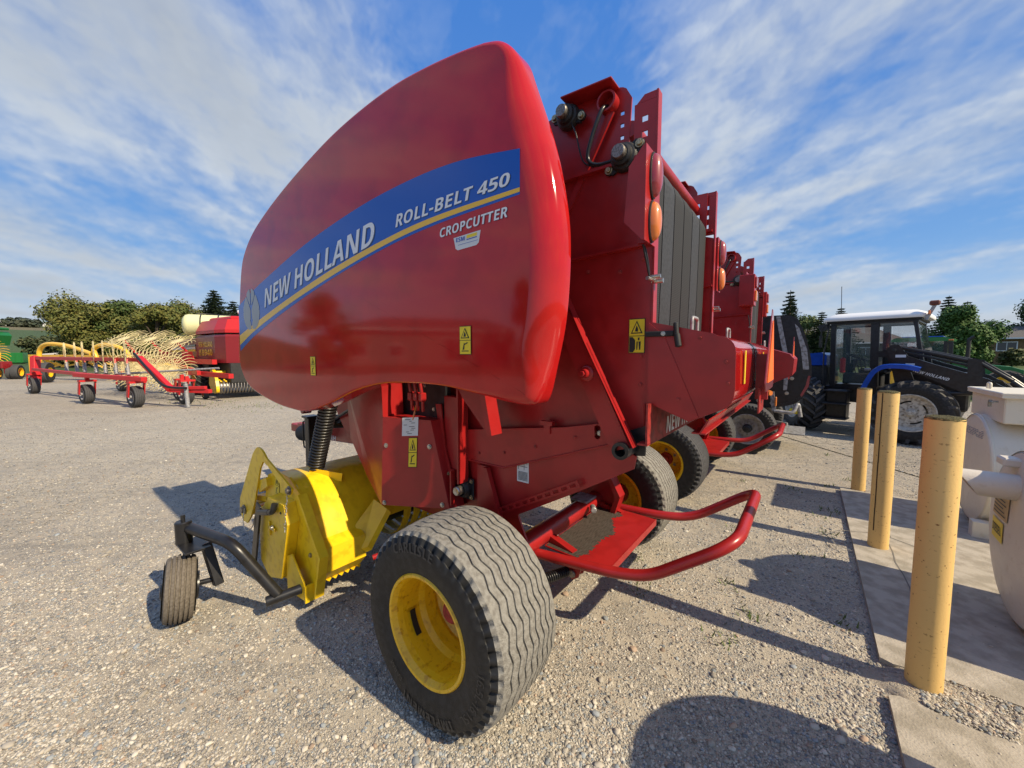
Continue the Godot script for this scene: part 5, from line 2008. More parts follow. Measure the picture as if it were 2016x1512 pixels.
func make_balers() -> void:
	M.tread_castor = worn(mat("muddy tread", lin(0.17, 0.145, 0.115), 0.9), tex_cache["trd"], 3.0, null, tex_cache["pits"], 0.5)
	M.rubber_text = mat("raised rubber", lin(0.035, 0.035, 0.036), 0.5)
	var O := Vector3(-0.255, 0, -1.732)
	var b := thing("round_baler", "nearest red round baler with big blue-banded side shield and yellow pickup", "baler", O, MACHINE_TURN, "balers parked in a row")
	make_shield(b, true)
	make_body(b, true)
	make_front(b)
	make_pickup(b)
	make_axle(b, true)
	ramp(b, true)
	warning(b, Vector3(0.397, 1.632, 0.645), Vector3(0, 0, 1), Vector3.UP, 0.07, 0.145, true)
	# service sticker on the lower frame
	var ps := MB.new()
	ps.quad(Vector3(0.3705, 0.965, 0.07), Vector3(0.3705, 0.965, 0.145), Vector3(0.3705, 1.075, 0.145), Vector3(0.3705, 1.075, 0.07))
	var pso := obj("paper_sticker", ps, M.paper, b)
	var pl := MB.new()
	for i in 8:
		pl.quad(Vector3(0.3695, 0.975 + 0.006 * i, 0.078), Vector3(0.3695, 0.975 + 0.006 * i, 0.138), Vector3(0.3695, 0.978 + 0.006 * i, 0.138), Vector3(0.3695, 0.978 + 0.006 * i, 0.078))
	for q in [[0.080, 0.112, 1.03, 1.066], [0.116, 0.136, 1.03, 1.066]]:
		pl.box(Vector3(0.3695, (q[2] + q[3]) / 2, (q[0] + q[1]) / 2), Vector3(0.0004, 0.002, q[1] - q[0]))
		pl.box(Vector3(0.3695, q[3], (q[0] + q[1]) / 2), Vector3(0.0004, 0.002, q[1] - q[0]))
		pl.box(Vector3(0.3695, (q[2] + q[3]) / 2, q[0]), Vector3(0.0004, q[3] - q[2], 0.002))
	obj("sticker_print", pl, M.ink, pso)
	var near := b.get_node("wheel")
	tyre_words(near, "CARLISLE", -8, 0.345, 0.042, -0.219)
	tyre_words(near, "16.5L-16.1SL", 112, 0.33, 0.034, -0.219, false)
	tyre_words(near, "IMPLEMENT", 175, 0.335, 0.040, -0.219)
	tyre_words(near, "FARM", 215, 0.30, 0.026, -0.217, false)
	# rim sticker and valve
	var rs := MB.new()
	for i in 8:
		var a0 := deg_to_rad(228.0 + 4.2 * i)
		var a1 := deg_to_rad(228.0 + 4.2 * (i + 1))
		var r := 0.1995
		rs.quad(Vector3(-0.125, cos(a0) * r, sin(a0) * r), Vector3(-0.125, cos(a1) * r, sin(a1) * r), Vector3(-0.095, cos(a1) * r, sin(a1) * r), Vector3(-0.095, cos(a0) * r, sin(a0) * r))
	obj("rim_sticker", rs, M.ink, near)

	var c := thing("round_baler", "red round baler with square lamp boxes, second in the row", "baler", O + Vector3(0.6105 * 3.3, 0, -0.792 * 3.3), MACHINE_TURN, "balers parked in a row")
	var fs := MB.new()
	fs.plate(curve2(V2([-0.35, 1.45, -0.35, 2.45, -0.8, 2.60, -1.5, 2.50, -2.1, 2.2, -2.2, 1.7, -1.9, 1.35, -1.2, 1.30, -0.35, 1.45]), 4).slice(0, -1), 0.10, 0.16)
	obj("side_shield", fs, M.shield, c)
	make_body(c, false)
	make_axle(c, false)
	ramp(c, false)
	var tg := MB.new()
	tg.bar(Vector3(0.72, 0.92, -1.5), Vector3(0.95, 0.72, -3.7), 0.13, 0.16, Vector3.UP, 0.01)
	tg.bar(Vector3(1.32, 0.92, -1.5), Vector3(1.05, 0.72, -3.7), 0.13, 0.16, Vector3.UP, 0.01)
	tg.box(Vector3(0.98, 0.36, -3.2), Vector3(0.09, 0.72, 0.09))
	obj("tongue", tg, M.red, c)

# ---------------------------------------------------------------- bollards and tanks
func make_bollards() -> void:
	var labels := ["rusty-footed yellow bollard nearest the camera, lichen on its cap", "middle yellow bollard with a dark vertical seam", "farthest yellow bollard at the corner of the concrete pad"]
	var at := [Vector2(2.0, 1.76), Vector2(3.06, 3.11), Vector2(4.17, 4.53)]
	var hts := [1.335, 1.33, 1.235]
	for k in 3:
		var r := 0.066
		var t := thing("bollard", labels[k], "bollard", Vector3(at[k].x, 0, -at[k].y), 0.3 * k, "yellow pipe bollards along the pad")
		var mb := MB.new()
		var rn := FastNoiseLite.new()
		rn.seed = 60 + k
		rn.frequency = 2.5
		var rows := []
		for i in 24:
			var y: float = hts[k] * i / 23.0
			var line := PackedVector3Array()
			for j in 32:
				var an := TAU * j / 32.0
				var rr := r + 0.0011 * rn.get_noise_3d(cos(an) * 2.0, y * 2.0, sin(an) * 2.0)
				line.append(Vector3(cos(an) * rr, y - (0.03 if i == 0 else 0.0), sin(an) * rr))
			rows.append(line)
		mb.grid(rows, true)
		obj("pipe", mb, M.post, t)
		# domed cement cap with an uneven lichen crust
		var cp := MB.new()
		rows = []
		for i in 7:
			var f := i / 6.0
			var line := PackedVector3Array()
			for j in 28:
				var an := TAU * j / 28.0
				var q := Vector3(cos(an), 0, sin(an)) * r * (1.0 - f * f) * 1.02
				var nz := rn.get_noise_3d(q.x * 60.0, f * 3.0, q.z * 60.0)
				line.append(Vector3(q.x, hts[k] - 0.006 + 0.018 * sqrt(f) + 0.006 * nz, q.z))
			rows.append(line)
		cp.grid(rows, true)
		obj("cap", cp, M.moss, t)
		if k == 1:
			var se := MB.new()
			for i in 12:
				var y0 := 0.18 + 1.14 * i / 12.0
				var an := 3.17 + 0.01 * sin(i * 1.7)
				var d := Vector3(cos(an), 0, sin(an))
				var s := Vector3(-sin(an), 0, cos(an)) * 0.004
				se.quad(d * (r + 0.0016) + Vector3(0, y0, 0) - s, d * (r + 0.0016) + Vector3(0, y0, 0) + s, d * (r + 0.0016) + Vector3(0, y0 + 0.096, 0) + s, d * (r + 0.0016) + Vector3(0, y0 + 0.096, 0) - s)
			var sm := mat("seam rust", lin(0.05, 0.03, 0.015), 0.9)
			obj("seam", se, sm, t)
		# rust flaking at the foot
		var ru := MB.new()
		rows = []
		for i in 3:
			var line := PackedVector3Array()
			for j in 40:
				var an := TAU * j / 40.0
				var top := 0.018 + 0.016 * rn.get_noise_2d(cos(an) * 9.0 + 7.0, sin(an) * 9.0)
				line.append(Vector3(cos(an) * (r + 0.0022), -0.02 + (top + 0.02) * i / 2.0, sin(an) * (r + 0.0022)))
			rows.append(line)
		ru.grid(rows, true)
		obj("rust_ring", ru, worn(mat("rust", lin(0.16, 0.06, 0.02), 0.9), tex_cache["grime"], 9.0), t)


func tank(label: String, at: Vector2, m: Material, dome := 0.10) -> Node3D:
	var t := thing("fuel_tank", label, "tank", Vector3(at.x, 0.012, -at.y), -0.662, "fuel tanks on the concrete pad")
	var mb := MB.new()
	var R := 0.5
	var prof := []
	for i in 9:
		var a := PI / 2 * i / 8.0
		prof.append(Vector2(R * sin(a), -dome * cos(a)))
	prof[-1] = Vector2(R - 0.012, -0.012)
	prof.append(Vector2(R, 0.0))
	for k in 9:
		prof.append(Vector2(R, 1.75 * (k + 1) / 9.0))
	for i in 9:
		var a := PI / 2 * (1.0 - i / 8.0)
		prof.append(Vector2(R * sin(a), 1.75 + 0.10 * cos(a)))
	mb.lathe(prof, Vector3(0, 0.565, 0), Vector3.RIGHT, 72, true)
	obj("shell", mb, m, t)
	var we := MB.new()
	we.lathe([Vector2(R + 0.001, -0.006), Vector2(R + 0.006, 0.004), Vector2(R + 0.001, 0.016)], Vector3(0, 0.565, 0), Vector3.RIGHT, 72)
	obj("head_weld", we, m, t)
	for x in [0.32, 1.42]:
		var sd := MB.new()
		sd.prism(PackedVector2Array(V2([-0.40, 0.0, 0.40, 0.0, 0.40, 0.22, 0.30, 0.17, 0.15, 0.085, 0.0, 0.062, -0.15, 0.085, -0.30, 0.17, -0.40, 0.22])), Vector3(x, 0, 0), Vector3(0, 0, 1), Vector3.UP, Vector3(0.09, 0, 0))
		obj("saddle", sd, m, t)
	return t


func make_tanks() -> void:
	var a := tank("cream fuel tank with a lidded box on top, behind the bollards", Vector2(4.37, 3.58), M.cream, 0.03)
	var bx := MB.new()
	bx.box(Vector3(0.50, 1.155, 0.0), Vector3(0.90, 0.24, 0.84), 0.008)
	obj("top_box", bx, M.cream, a)
	var lid := MB.new()
	lid.box(Vector3(0.50, 1.288, 0.0), Vector3(0.96, 0.024, 0.92), 0.006)
	lid.box(Vector3(0.50, 1.268, 0.0), Vector3(0.955, 0.03, 0.915), 0.004)
	obj("box_lid", lid, M.cream, a)
	var lug := MB.new()
	lug.tube(fillet([Vector3(0.10, 1.29, -0.22), Vector3(0.10, 1.35, -0.22), Vector3(0.10, 1.35, -0.15), Vector3(0.10, 1.29, -0.15)], 0.02), 0.011, 10)
	obj("lifting_eye", lug, M.cream, a)
	var hp := MB.new()
	hp.tube(fillet([Vector3(0.02, 1.22, 0.40), Vector3(-0.03, 1.22, 0.40), Vector3(-0.03, 1.22, 0.48)], 0.02), 0.008, 8)
	hp.box(Vector3(-0.012, 1.20, 0.34), Vector3(0.02, 0.06, 0.02))
	obj("hasp", hp, M.worn_steel, a)
	var dm := [0.03]
	var hd := func(z: float, y: float) -> Vector3:
		var rr := Vector2(z, y - 0.565).length() / 0.5
		return Vector3(-dm[0] * sqrt(maxf(0.0, 1.0 - rr * rr)) - 0.003, y, z)
	var pr := MB.new()
	for i in 5:
		for j in 9:
			var z := -0.22 + 0.055 * j + 0.006 * (i % 3)
			var y := 0.93 - 0.014 * i
			if (i * 5 + j * 3) % 7 == 0:
				continue
			pr.quad(hd.call(z, y), hd.call(z + 0.045, y), hd.call(z + 0.045, y + 0.005), hd.call(z, y + 0.005))
	obj("printed_notice", pr, mat("blue print", lin(0.10, 0.14, 0.24), 0.6), a)
	var ft := MB.new()
	ft.box(Vector3(0.0, 0.08, 0.38), Vector3(0.14, 0.16, 0.10), 0.004)
	obj("foot_block", ft, M.cream, a)

	dm[0] = 0.05
	var b := tank("off-white diesel tank with a slash-cut vent pipe, beside the nearest bollard", Vector2(2.93, 2.13), M.grey_tank, 0.05)
	var pipe := MB.new()
	var rows := []
	for i in 2:
		var line := PackedVector3Array()
		for j in 28:
			var an := TAU * j / 28.0
			var cut := -0.235 - 0.05 * cos(an)
			line.append(Vector3(cut if i == 1 else -0.02, 0.85 + 0.075 * cos(an), -0.02 + 0.075 * sin(an)))
		rows.append(line)
	var rows2 := []
	for i in 2:
		var line := PackedVector3Array()
		for j in 28:
			var an := TAU * j / 28.0
			var cut := -0.235 - 0.05 * cos(an)
			line.append(Vector3(cut if i == 0 else -0.03, 0.85 + 0.069 * cos(an), -0.02 + 0.069 * sin(an)))
		rows2.append(line)
	pipe.grid(rows, true)
	pipe.grid(rows2, true)
	pipe.grid([rows[1], rows2[0]], true)
	obj("vent_pipe", pipe, M.grey_tank, b)
	var stub := MB.new()
	stub.box(Vector3(-0.05, 0.985, -0.10), Vector3(0.08, 0.05, 0.12), 0.01)
	obj("filler_stub", stub, M.grey_tank, b)
	var lab := func(called: String, z0: float, z1: float, y0: float, y1: float, lift: float, m: Material) -> void:
		var mb := MB.new()
		for i in 6:
			var za := lerpf(z0, z1, i / 6.0)
			var zb := lerpf(z0, z1, (i + 1) / 6.0)
			var l := Vector3(-lift, 0, 0)
			mb.quad(hd.call(za, y0) + l, hd.call(zb, y0) + l, hd.call(zb, y1) + l, hd.call(za, y1) + l)
		obj(called, mb, m, b)
	lab.call("notice_plate", -0.31, -0.05, 0.62, 0.78, 0.002, mat("aged label", lin(0.50, 0.36, 0.18), 0.7))
	for i in 6:
		lab.call("notice_line", -0.29, -0.08 - 0.02 * (i % 3), 0.64 + 0.022 * i, 0.648 + 0.022 * i, 0.004, M.ink)
	lab.call("diesel_plate", -0.30, -0.10, 0.475, 0.60, 0.002, M.warn)
	var k := 0.16 / letters_width("DIESEL")
	obj("lettering", letters("DIESEL", func(x: float, y: float) -> Vector3: return hd.call(-0.28 + x * k, 0.515 + y * 0.05) + Vector3(-0.004, 0, 0)), M.ink, b)
	var pad := MB.new()
	pad.box(Vector3(0.06, 1.10, 0.36), Vector3(0.10, 0.10, 0.05), 0.01)
	pad.tube(fillet([Vector3(0.03, 1.14, 0.36), Vector3(0.03, 1.21, 0.36), Vector3(0.09, 1.21, 0.36), Vector3(0.09, 1.14, 0.36)], 0.025), 0.009, 8)
	obj("padlock", pad, M.cast, b)
	var bracket := MB.new()
	bracket.box(Vector3(0.12, 1.06, 0.30), Vector3(0.2, 0.06, 0.2))
	obj("lock_bracket", bracket, M.grey_tank, b)

	# the next tank in the row, just right of the picture; its shadow lies across the gravel
	tank("next fuel tank in the row, right of the nearest bollard", Vector2(1.60, 0.82), M.cream)


# ---------------------------------------------------------------- tractors
func make_loader_tractor() -> void:
	# local x = away from the camera, z = towards the loader end
	var T := thing("loader_tractor", "blue tractor with white cab roof and black front loader", "tractor", Vector3(7.38, 0, -7.05), atan2(0.62, 0.78))
	# a = -z
	var roof := MB.new()
	var lv := [[0.0, 2.355, 0.0], [-0.015, 2.39, 0.0], [0.0, 2.43, 0.02], [0.07, 2.475, 0.10], [0.17, 2.515, 0.25], [0.34, 2.53, 0.5], [0.70, 2.535, 0.7]]
	var hoops := []
	for l in lv:
		var line := PackedVector3Array()
		for i in 40:
			var a := TAU * i / 40.0
			var c := Vector2(signf(cos(a)) * pow(absf(cos(a)), 0.28), signf(sin(a)) * pow(absf(sin(a)), 0.28))
			line.append(Vector3(1.13 + c.x * (0.80 - l[0]), l[1], -0.70 + c.y * (0.80 - l[0] * 0.9)))
		hoops.append(line)
	roof.grid(hoops, true)
	roof.face(Array(hoops[-1]), Vector3(1.13, 0, -0.7))
	roof.face(Array(hoops[0]), Vector3(1.13, 5, -0.7))
	obj("cab_roof", roof, M.roof_white, T)
	var und := MB.new()
	und.box(Vector3(1.13, 2.335, -0.70), Vector3(1.46, 0.05, 1.42), 0.01)
	obj("roof_lining", und, M.black_dull, T)
	var fr := MB.new()
	var posts := [[Vector3(0.45, 0.96, -1.26), Vector3(0.48, 2.32, -1.30), 0.09], [Vector3(0.45, 1.0, -0.60), Vector3(0.48, 2.32, -0.64), 0.13], [Vector3(0.45, 1.45, 0.06), Vector3(0.48, 2.32, -0.08), 0.06]]
	for p in posts:
		for s in [0.0, 1.36]:
			fr.bar(p[0] + Vector3(s, 0, 0), p[1] + Vector3(s, 0, 0), 0.07, p[2], Vector3(0, 0.1, 1), 0.006)
	for s in [0.45, 1.81]:
		fr.bar(Vector3(s, 0.98, -1.28), Vector3(s, 0.98, -0.55), 0.06, 0.10)
		fr.bar(Vector3(s, 1.66, -0.60), Vector3(s, 1.66, 0.06), 0.06, 0.12)
		fr.bar(Vector3(s, 2.31, -1.34), Vector3(s, 2.31, -0.04), 0.06, 0.06)
	fr.bar(Vector3(0.48, 2.31, -1.32), Vector3(1.82, 2.31, -1.32), 0.06, 0.06)
	fr.bar(Vector3(0.48, 2.31, -0.06), Vector3(1.82, 2.31, -0.06), 0.06, 0.06)
	obj("cab_frame", fr, M.black, T)
	var win := func(q: Array) -> void:
		var g := MB.new()
		g.face(q, Vector3(1.1, 1.8, -0.6))
		var m: Vector3 = (q[1] - q[0]).cross(q[2] - q[0]).normalized() * 0.006
		var q2 := []
		for p in q:
			q2.append(p + m)
		g.face(q2, Vector3(1.1, 1.8, -0.6) if m.dot(q[0] - Vector3(1.1, 1.8, -0.6)) > 0 else Vector3(-50, 1.8, 50))
		obj("window", g, M.glass, T)
	for s in [0.455, 1.815]:
		win.call([Vector3(s, 1.05, -1.22), Vector3(s, 1.05, -0.68), Vector3(s + 0.02, 2.28, -0.70), Vector3(s + 0.02, 2.28, -1.25)])
		win.call([Vector3(s, 1.74, -0.52), Vector3(s, 1.74, 0.02), Vector3(s + 0.02, 2.28, -0.10), Vector3(s + 0.02, 2.28, -0.56)])
	win.call([Vector3(0.50, 1.05, -1.29), Vector3(1.78, 1.05, -1.29), Vector3(1.78, 2.28, -1.33), Vector3(0.50, 2.28, -1.33)])
	win.call([Vector3(0.50, 1.74, 0.07), Vector3(1.78, 1.74, 0.07), Vector3(1.78, 2.28, -0.06), Vector3(0.50, 2.28, -0.06)])
	# inside: seat, column, wheel, panels
	var seat := MB.new()
	seat.box(Vector3(1.12, 1.30, -0.70), Vector3(0.50, 0.12, 0.46), 0.04)
	seat.box(Vector3(1.12, 1.58, -0.46), Vector3(0.48, 0.56, 0.12), 0.05)
	seat.box(Vector3(1.12, 1.10, -0.70), Vector3(0.30, 0.30, 0.30), 0.02)
	obj("seat", seat, M.black_dull, T)
	var col := MB.new()
	col.bar(Vector3(1.12, 1.0, -1.18), Vector3(1.12, 1.55, -1.02), 0.12, 0.10, Vector3(0, 0.3, 1), 0.02)
	col.tube(ring_path(Vector3(1.12, 1.60, -1.0), Vector3(0, 1, 0.45), 0.19), 0.014, 8, false)
	obj("steering_column", col, M.black_dull, T)
	var ext := MB.new()
	ext.box(Vector3(0.62, 1.42, -1.14), Vector3(0.09, 0.34, 0.09), 0.03)
	obj("fire_extinguisher", ext, M.red_rake, T)
	# chassis
	var ch := MB.new()
	ch.box(Vector3(1.12, 0.82, -0.65), Vector3(1.30, 0.34, 1.5), 0.02)
	ch.box(Vector3(1.12, 0.72, -1.9), Vector3(0.7, 0.5, 1.3), 0.03)
	ch.box(Vector3(1.12, 0.95, 0.25), Vector3(1.10, 0.70, 0.8), 0.03)
	ch.cyl(Vector3(0.05, 0.59, 0.0), Vector3(2.2, 0.59, 0.0), 0.12, 18)
	obj("chassis", ch, M.black, T)
	# bonnet at the far end
	var bn := MB.new()
	bn.prism(PackedVector2Array(V2([-1.42, 1.42, -1.42, 1.64, -1.52, 1.70, -2.55, 1.60, -2.62, 1.50, -2.62, 1.38])), Vector3(0.62, 0, 0), Vector3(0, 0, 1), Vector3.UP, Vector3(1.0, 0, 0))
	obj("bonnet", bn, M.tractor_blue, T)
	var bs := MB.new()
	bs.box(Vector3(1.12, 1.12, -2.0), Vector3(0.96, 0.58, 1.20), 0.02)
	obj("engine_bay", bs, M.black_dull, T)
	var exh := MB.new()
	exh.tube(curve([Vector3(0.55, 1.55, -2.35), Vector3(0.55, 2.28, -2.35), Vector3(0.56, 2.42, -2.36), Vector3(0.62, 2.52, -2.46), Vector3(0.70, 2.55, -2.56)], 6), 0.055, 14)
	obj("exhaust_stack", exh, M.worn_steel, T)
	# fender
	var fd := MB.new()
	var rows := []
	for i in 13:
		var a := deg_to_rad(lerpf(48.0, 148.0, i / 12.0))
		var c := Vector2(cos(a) * -0.78 * -1.0, sin(a) * 0.78)
		rows.append(PackedVector3Array([Vector3(-0.26, 0.69 + c.y, -0.02 + c.x * -1.0 * -1.0), Vector3(0.30, 0.69 + c.y, -0.02 + c.x)]))
	var pts := V2([0.10, 1.42, -0.10, 1.47, -0.36, 1.47, -0.50, 1.40, -0.60, 1.26, -0.72, 0.93])
	var sm := curve2(pts, 4)
	rows = []
	var lip := []
	for i in sm.size():
		var p: Vector2 = sm[i]
		var t: Vector2 = (sm[mini(i + 1, sm.size() - 1)] - sm[maxi(i - 1, 0)]).normalized()
		var q := p + Vector2(-t.y, t.x) * (0.085 if t.x < 0 else -0.085)
		if q.y > p.y:
			q = p - (q - p)
		rows.append(PackedVector3Array([Vector3(-0.235, p.y - 0.012, p.x), Vector3(-0.215, p.y, p.x), Vector3(0.35, p.y, p.x)]))
		lip.append(PackedVector3Array([Vector3(-0.24, q.y, q.x), Vector3(-0.235, p.y - 0.012, p.x)]))
	fd.grid(rows)
	fd.grid(lip)
	obj("fender", fd, M.tractor_blue, T)
	# steps by the door
	var stp := MB.new()
	stp.box(Vector3(0.16, 0.62, -1.10), Vector3(0.30, 0.62, 0.34), 0.02)
	stp.box(Vector3(0.10, 0.90, -1.10), Vector3(0.36, 0.03, 0.40), 0.006)
	stp.box(Vector3(0.06, 0.64, -1.10), Vector3(0.36, 0.03, 0.40), 0.006)
	stp.box(Vector3(0.04, 0.34, -1.10), Vector3(0.36, 0.03, 0.40), 0.006)
	obj("cab_steps", stp, M.black, T)
	var hr := MB.new()
	hr.tube([Vector3(0.38, 1.0, -1.42), Vector3(0.38, 1.7, -1.42), Vector3(0.42, 2.28, -1.36)], 0.014, 8)
	obj("hand_rail", hr, M.black, T)
	# wheels
	for s in [[0.0, 0.0, 0.0], [2.25, 0.0, PI]]:
		wheel(T, Vector3(s[0], 0.585, s[1]), 0.59, 0.22, 0.33, {"lugs": 20, "tread": M.tread_dark, "rim": M.cream_rim, "hub": M.cream_rim, "dish": 0.12, "slots": 4, "turn": Basis(Vector3.UP, s[2])})
	for s in [[0.32, -1.75], [1.95, -1.95]]:
		wheel(T, Vector3(s[0], 0.585, s[1]), 0.59, 0.22, 0.33, {"lugs": 20, "tread": M.tread_dark, "rim": M.cream_rim, "hub": M.cream_rim, "dish": 0.12, "slots": 4, "turn": Basis(Vector3.UP, -0.9)})
	# loader: mast, two arms, tie plates, cylinders
	for x in [-0.02, 2.1]:
		var la := MB.new()
		la.prism(PackedVector2Array(V2([-0.40, 1.74, -0.33, 1.83, -0.22, 1.83, -0.10, 1.62, 0.25, 1.47, 0.62, 1.33, 0.86, 1.24, 1.28, 0.92, 1.22, 0.80, 0.78, 1.02, 0.58, 1.00, 0.15, 1.24, -0.22, 1.40, -0.34, 1.60])), Vector3(x, 0, 0), Vector3(0, 0, 1), Vector3.UP, Vector3(0.12, 0, 0))
		obj("loader_arm", la, M.black, T)
		var mast := MB.new()
		mast.prism(PackedVector2Array(V2([-0.42, 1.72, -0.22, 1.72, -0.05, 1.30, 0.10, 0.80, -0.20, 0.80, -0.30, 1.30])), Vector3(x + 0.13, 0, 0), Vector3(0, 0, 1), Vector3.UP, Vector3(0.10, 0, 0))
		obj("loader_mast", mast, M.black, T)
		var cy := MB.new()
		cy.tube([Vector3(x + 0.05, 0.92, 0.05), Vector3(x + 0.05, 1.0, 0.75)], 0.045, 14)
		cy.tube([Vector3(x + 0.05, 1.0, 0.75), Vector3(x + 0.05, 1.04, 1.0)], 0.025, 12)
		obj("lift_cylinder", cy, M.black, T)
		var rod := MB.new()
		rod.tube([Vector3(x + 0.05, 1.79, -0.24), Vector3(x + 0.05, 1.64, 0.30), Vector3(x + 0.05, 1.50, 0.76), Vector3(x + 0.05, 1.22, 1.10)], 0.030, 12)
		rod.tube([Vector3(x + 0.05, 1.70, -0.15), Vector3(x + 0.05, 1.44, 0.70)], 0.020, 12)
		obj("leveling_rod", rod, M.black, T)
		var tp := MB.new()
		tp.prism(PackedVector2Array(V2([0.62, 1.58, 0.78, 1.54, 0.82, 0.98, 0.64, 0.98])), Vector3(x - 0.012, 0, 0), Vector3(0, 0, 1), Vector3.UP, Vector3(0.010, 0, 0))
		obj("arm_plate", tp, M.black, T)
		bolt(T, Vector3(x - 0.002, 1.73, -0.28), Vector3.LEFT, 0.03, M.cast)
		var front := MB.new()
		front.tube([Vector3(x + 0.05, 1.20, 1.10), Vector3(x + 0.05, 0.55, 1.75)], 0.05, 12)
		front.bar(Vector3(x + 0.05, 1.05, 1.25), Vector3(x + 0.05, 0.35, 1.70), 0.10, 0.16)
		obj("bucket_link", front, M.black, T)
	var xt := MB.new()
	xt.tube([Vector3(0.0, 0.95, 1.05), Vector3(2.2, 0.95, 1.05)], 0.08, 14)
	obj("loader_cross_tube", xt, M.black, T)
	var hs := MB.new()
	for i in 5:
		hs.tube(curve([Vector3(-0.05, 1.18, 0.86 + 0.05 * i), Vector3(-0.10, 1.22 - 0.03 * i, 1.0 + 0.03 * i), Vector3(-0.10, 1.0, 1.08 + 0.04 * i), Vector3(-0.04, 0.78 + 0.03 * i, 1.02 + 0.06 * i), Vector3(0.05, 0.70, 1.30)], 6), 0.011, 7)
	obj("loader_hose", hs, M.black_dull, T)
	flat_text("lettering", "NEW HOLLAND", Vector3(-0.024, 1.335, -0.02), Vector3(0, -0.34, 1).normalized(), Vector3(0, 1, 0.34).normalized(), 0.05, 0.46, M.white_print, T, 0.25)
	for q in [[-0.19, 1.62, 0.14, 0.05], [-0.06, 1.46, 0.12, 0.05]]:
		var lb := MB.new()
		lb.box(Vector3(-0.023, q[1], q[0]), Vector3(0.003, q[3], q[2]))
		obj("arm_sticker", lb, M.paper, T)
	for s in [[0.34, -1.46], [1.92, -1.46]]:
		var mi := MB.new()
		mi.tube(fillet([Vector3(s[0] + (0.12 if s[0] < 1.0 else -0.12), 2.24, -1.34), Vector3(s[0], 2.26, -1.46), Vector3(s[0], 2.05, -1.48)], 0.03), 0.012, 8)
		mi.box(Vector3(s[0], 1.93, -1.48), Vector3(0.16, 0.26, 0.03), 0.01)
		obj("mirror", mi, M.black_dull, T)
	var dh := MB.new()
	dh.box(Vector3(0.40, 1.35, -0.70), Vector3(0.02, 0.05, 0.10), 0.008)
	obj("door_handle", dh, M.galv, T)
	var lvv := MB.new()
	for k in 4:
		lvv.tube([Vector3(0.78 + 0.06 * k, 1.25, -0.95 + 0.05 * k), Vector3(0.76 + 0.06 * k, 1.52, -1.0 + 0.05 * k)], 0.010, 6)
		lvv.ball(Vector3(0.76 + 0.06 * k, 1.54, -1.0 + 0.05 * k), Vector3(0.024, 0.03, 0.024), 8)
	lvv.box(Vector3(0.85, 1.15, -0.90), Vector3(0.26, 0.22, 0.5), 0.03)
	obj("lever_console", lvv, M.black_dull, T)
	var ant := MB.new()
	ant.tube([Vector3(0.55, 2.5, -1.2), Vector3(0.54, 3.1, -1.22)], 0.006, 5)
	obj("antenna", ant, M.black, T)
	# beacon and lamps at the loader end of the roof
	var be := MB.new()
	be.box(Vector3(0.42, 2.60, 0.16), Vector3(0.10, 0.09, 0.14), 0.02)
	obj("work_lamp", be, worn(mat("rusty lamp body", lin(0.16, 0.045, 0.03), 0.6), tex_cache["grime"], 6.0), T)
	var ar := MB.new()
	ar.bar(Vector3(0.42, 2.30, 0.06), Vector3(0.42, 2.56, 0.16), 0.03, 0.05)
	obj("lamp_arm", ar, M.galv, T)
	var am := MB.new()
	am.box(Vector3(0.40, 2.43, 0.10), Vector3(0.10, 0.08, 0.03), 0.008)
	obj("turn_lamp", am, M.lens_amber, T)
	var wl := MB.new()
	wl.box(Vector3(0.5, 2.26, -1.42), Vector3(0.14, 0.10, 0.10), 0.02)
	wl.box(Vector3(1.75, 2.26, -1.42), Vector3(0.14, 0.10, 0.10), 0.02)
	wl.bar(Vector3(0.38, 2.26, -1.40), Vector3(0.34, 2.20, -1.52), 0.02, 0.14)
	obj("work_lamp", wl, M.black_dull, T)


func ring_path(o: Vector3, axis: Vector3, r: float, n := 24) -> Array:
	var w := axis.normalized()
	var s := w.cross(Vector3.RIGHT).normalized()
	var u := w.cross(s)
	var out := []
	for i in n + 1:
		var a := TAU * i / n
		out.append(o + (s * cos(a) + u * sin(a)) * r)
	return out


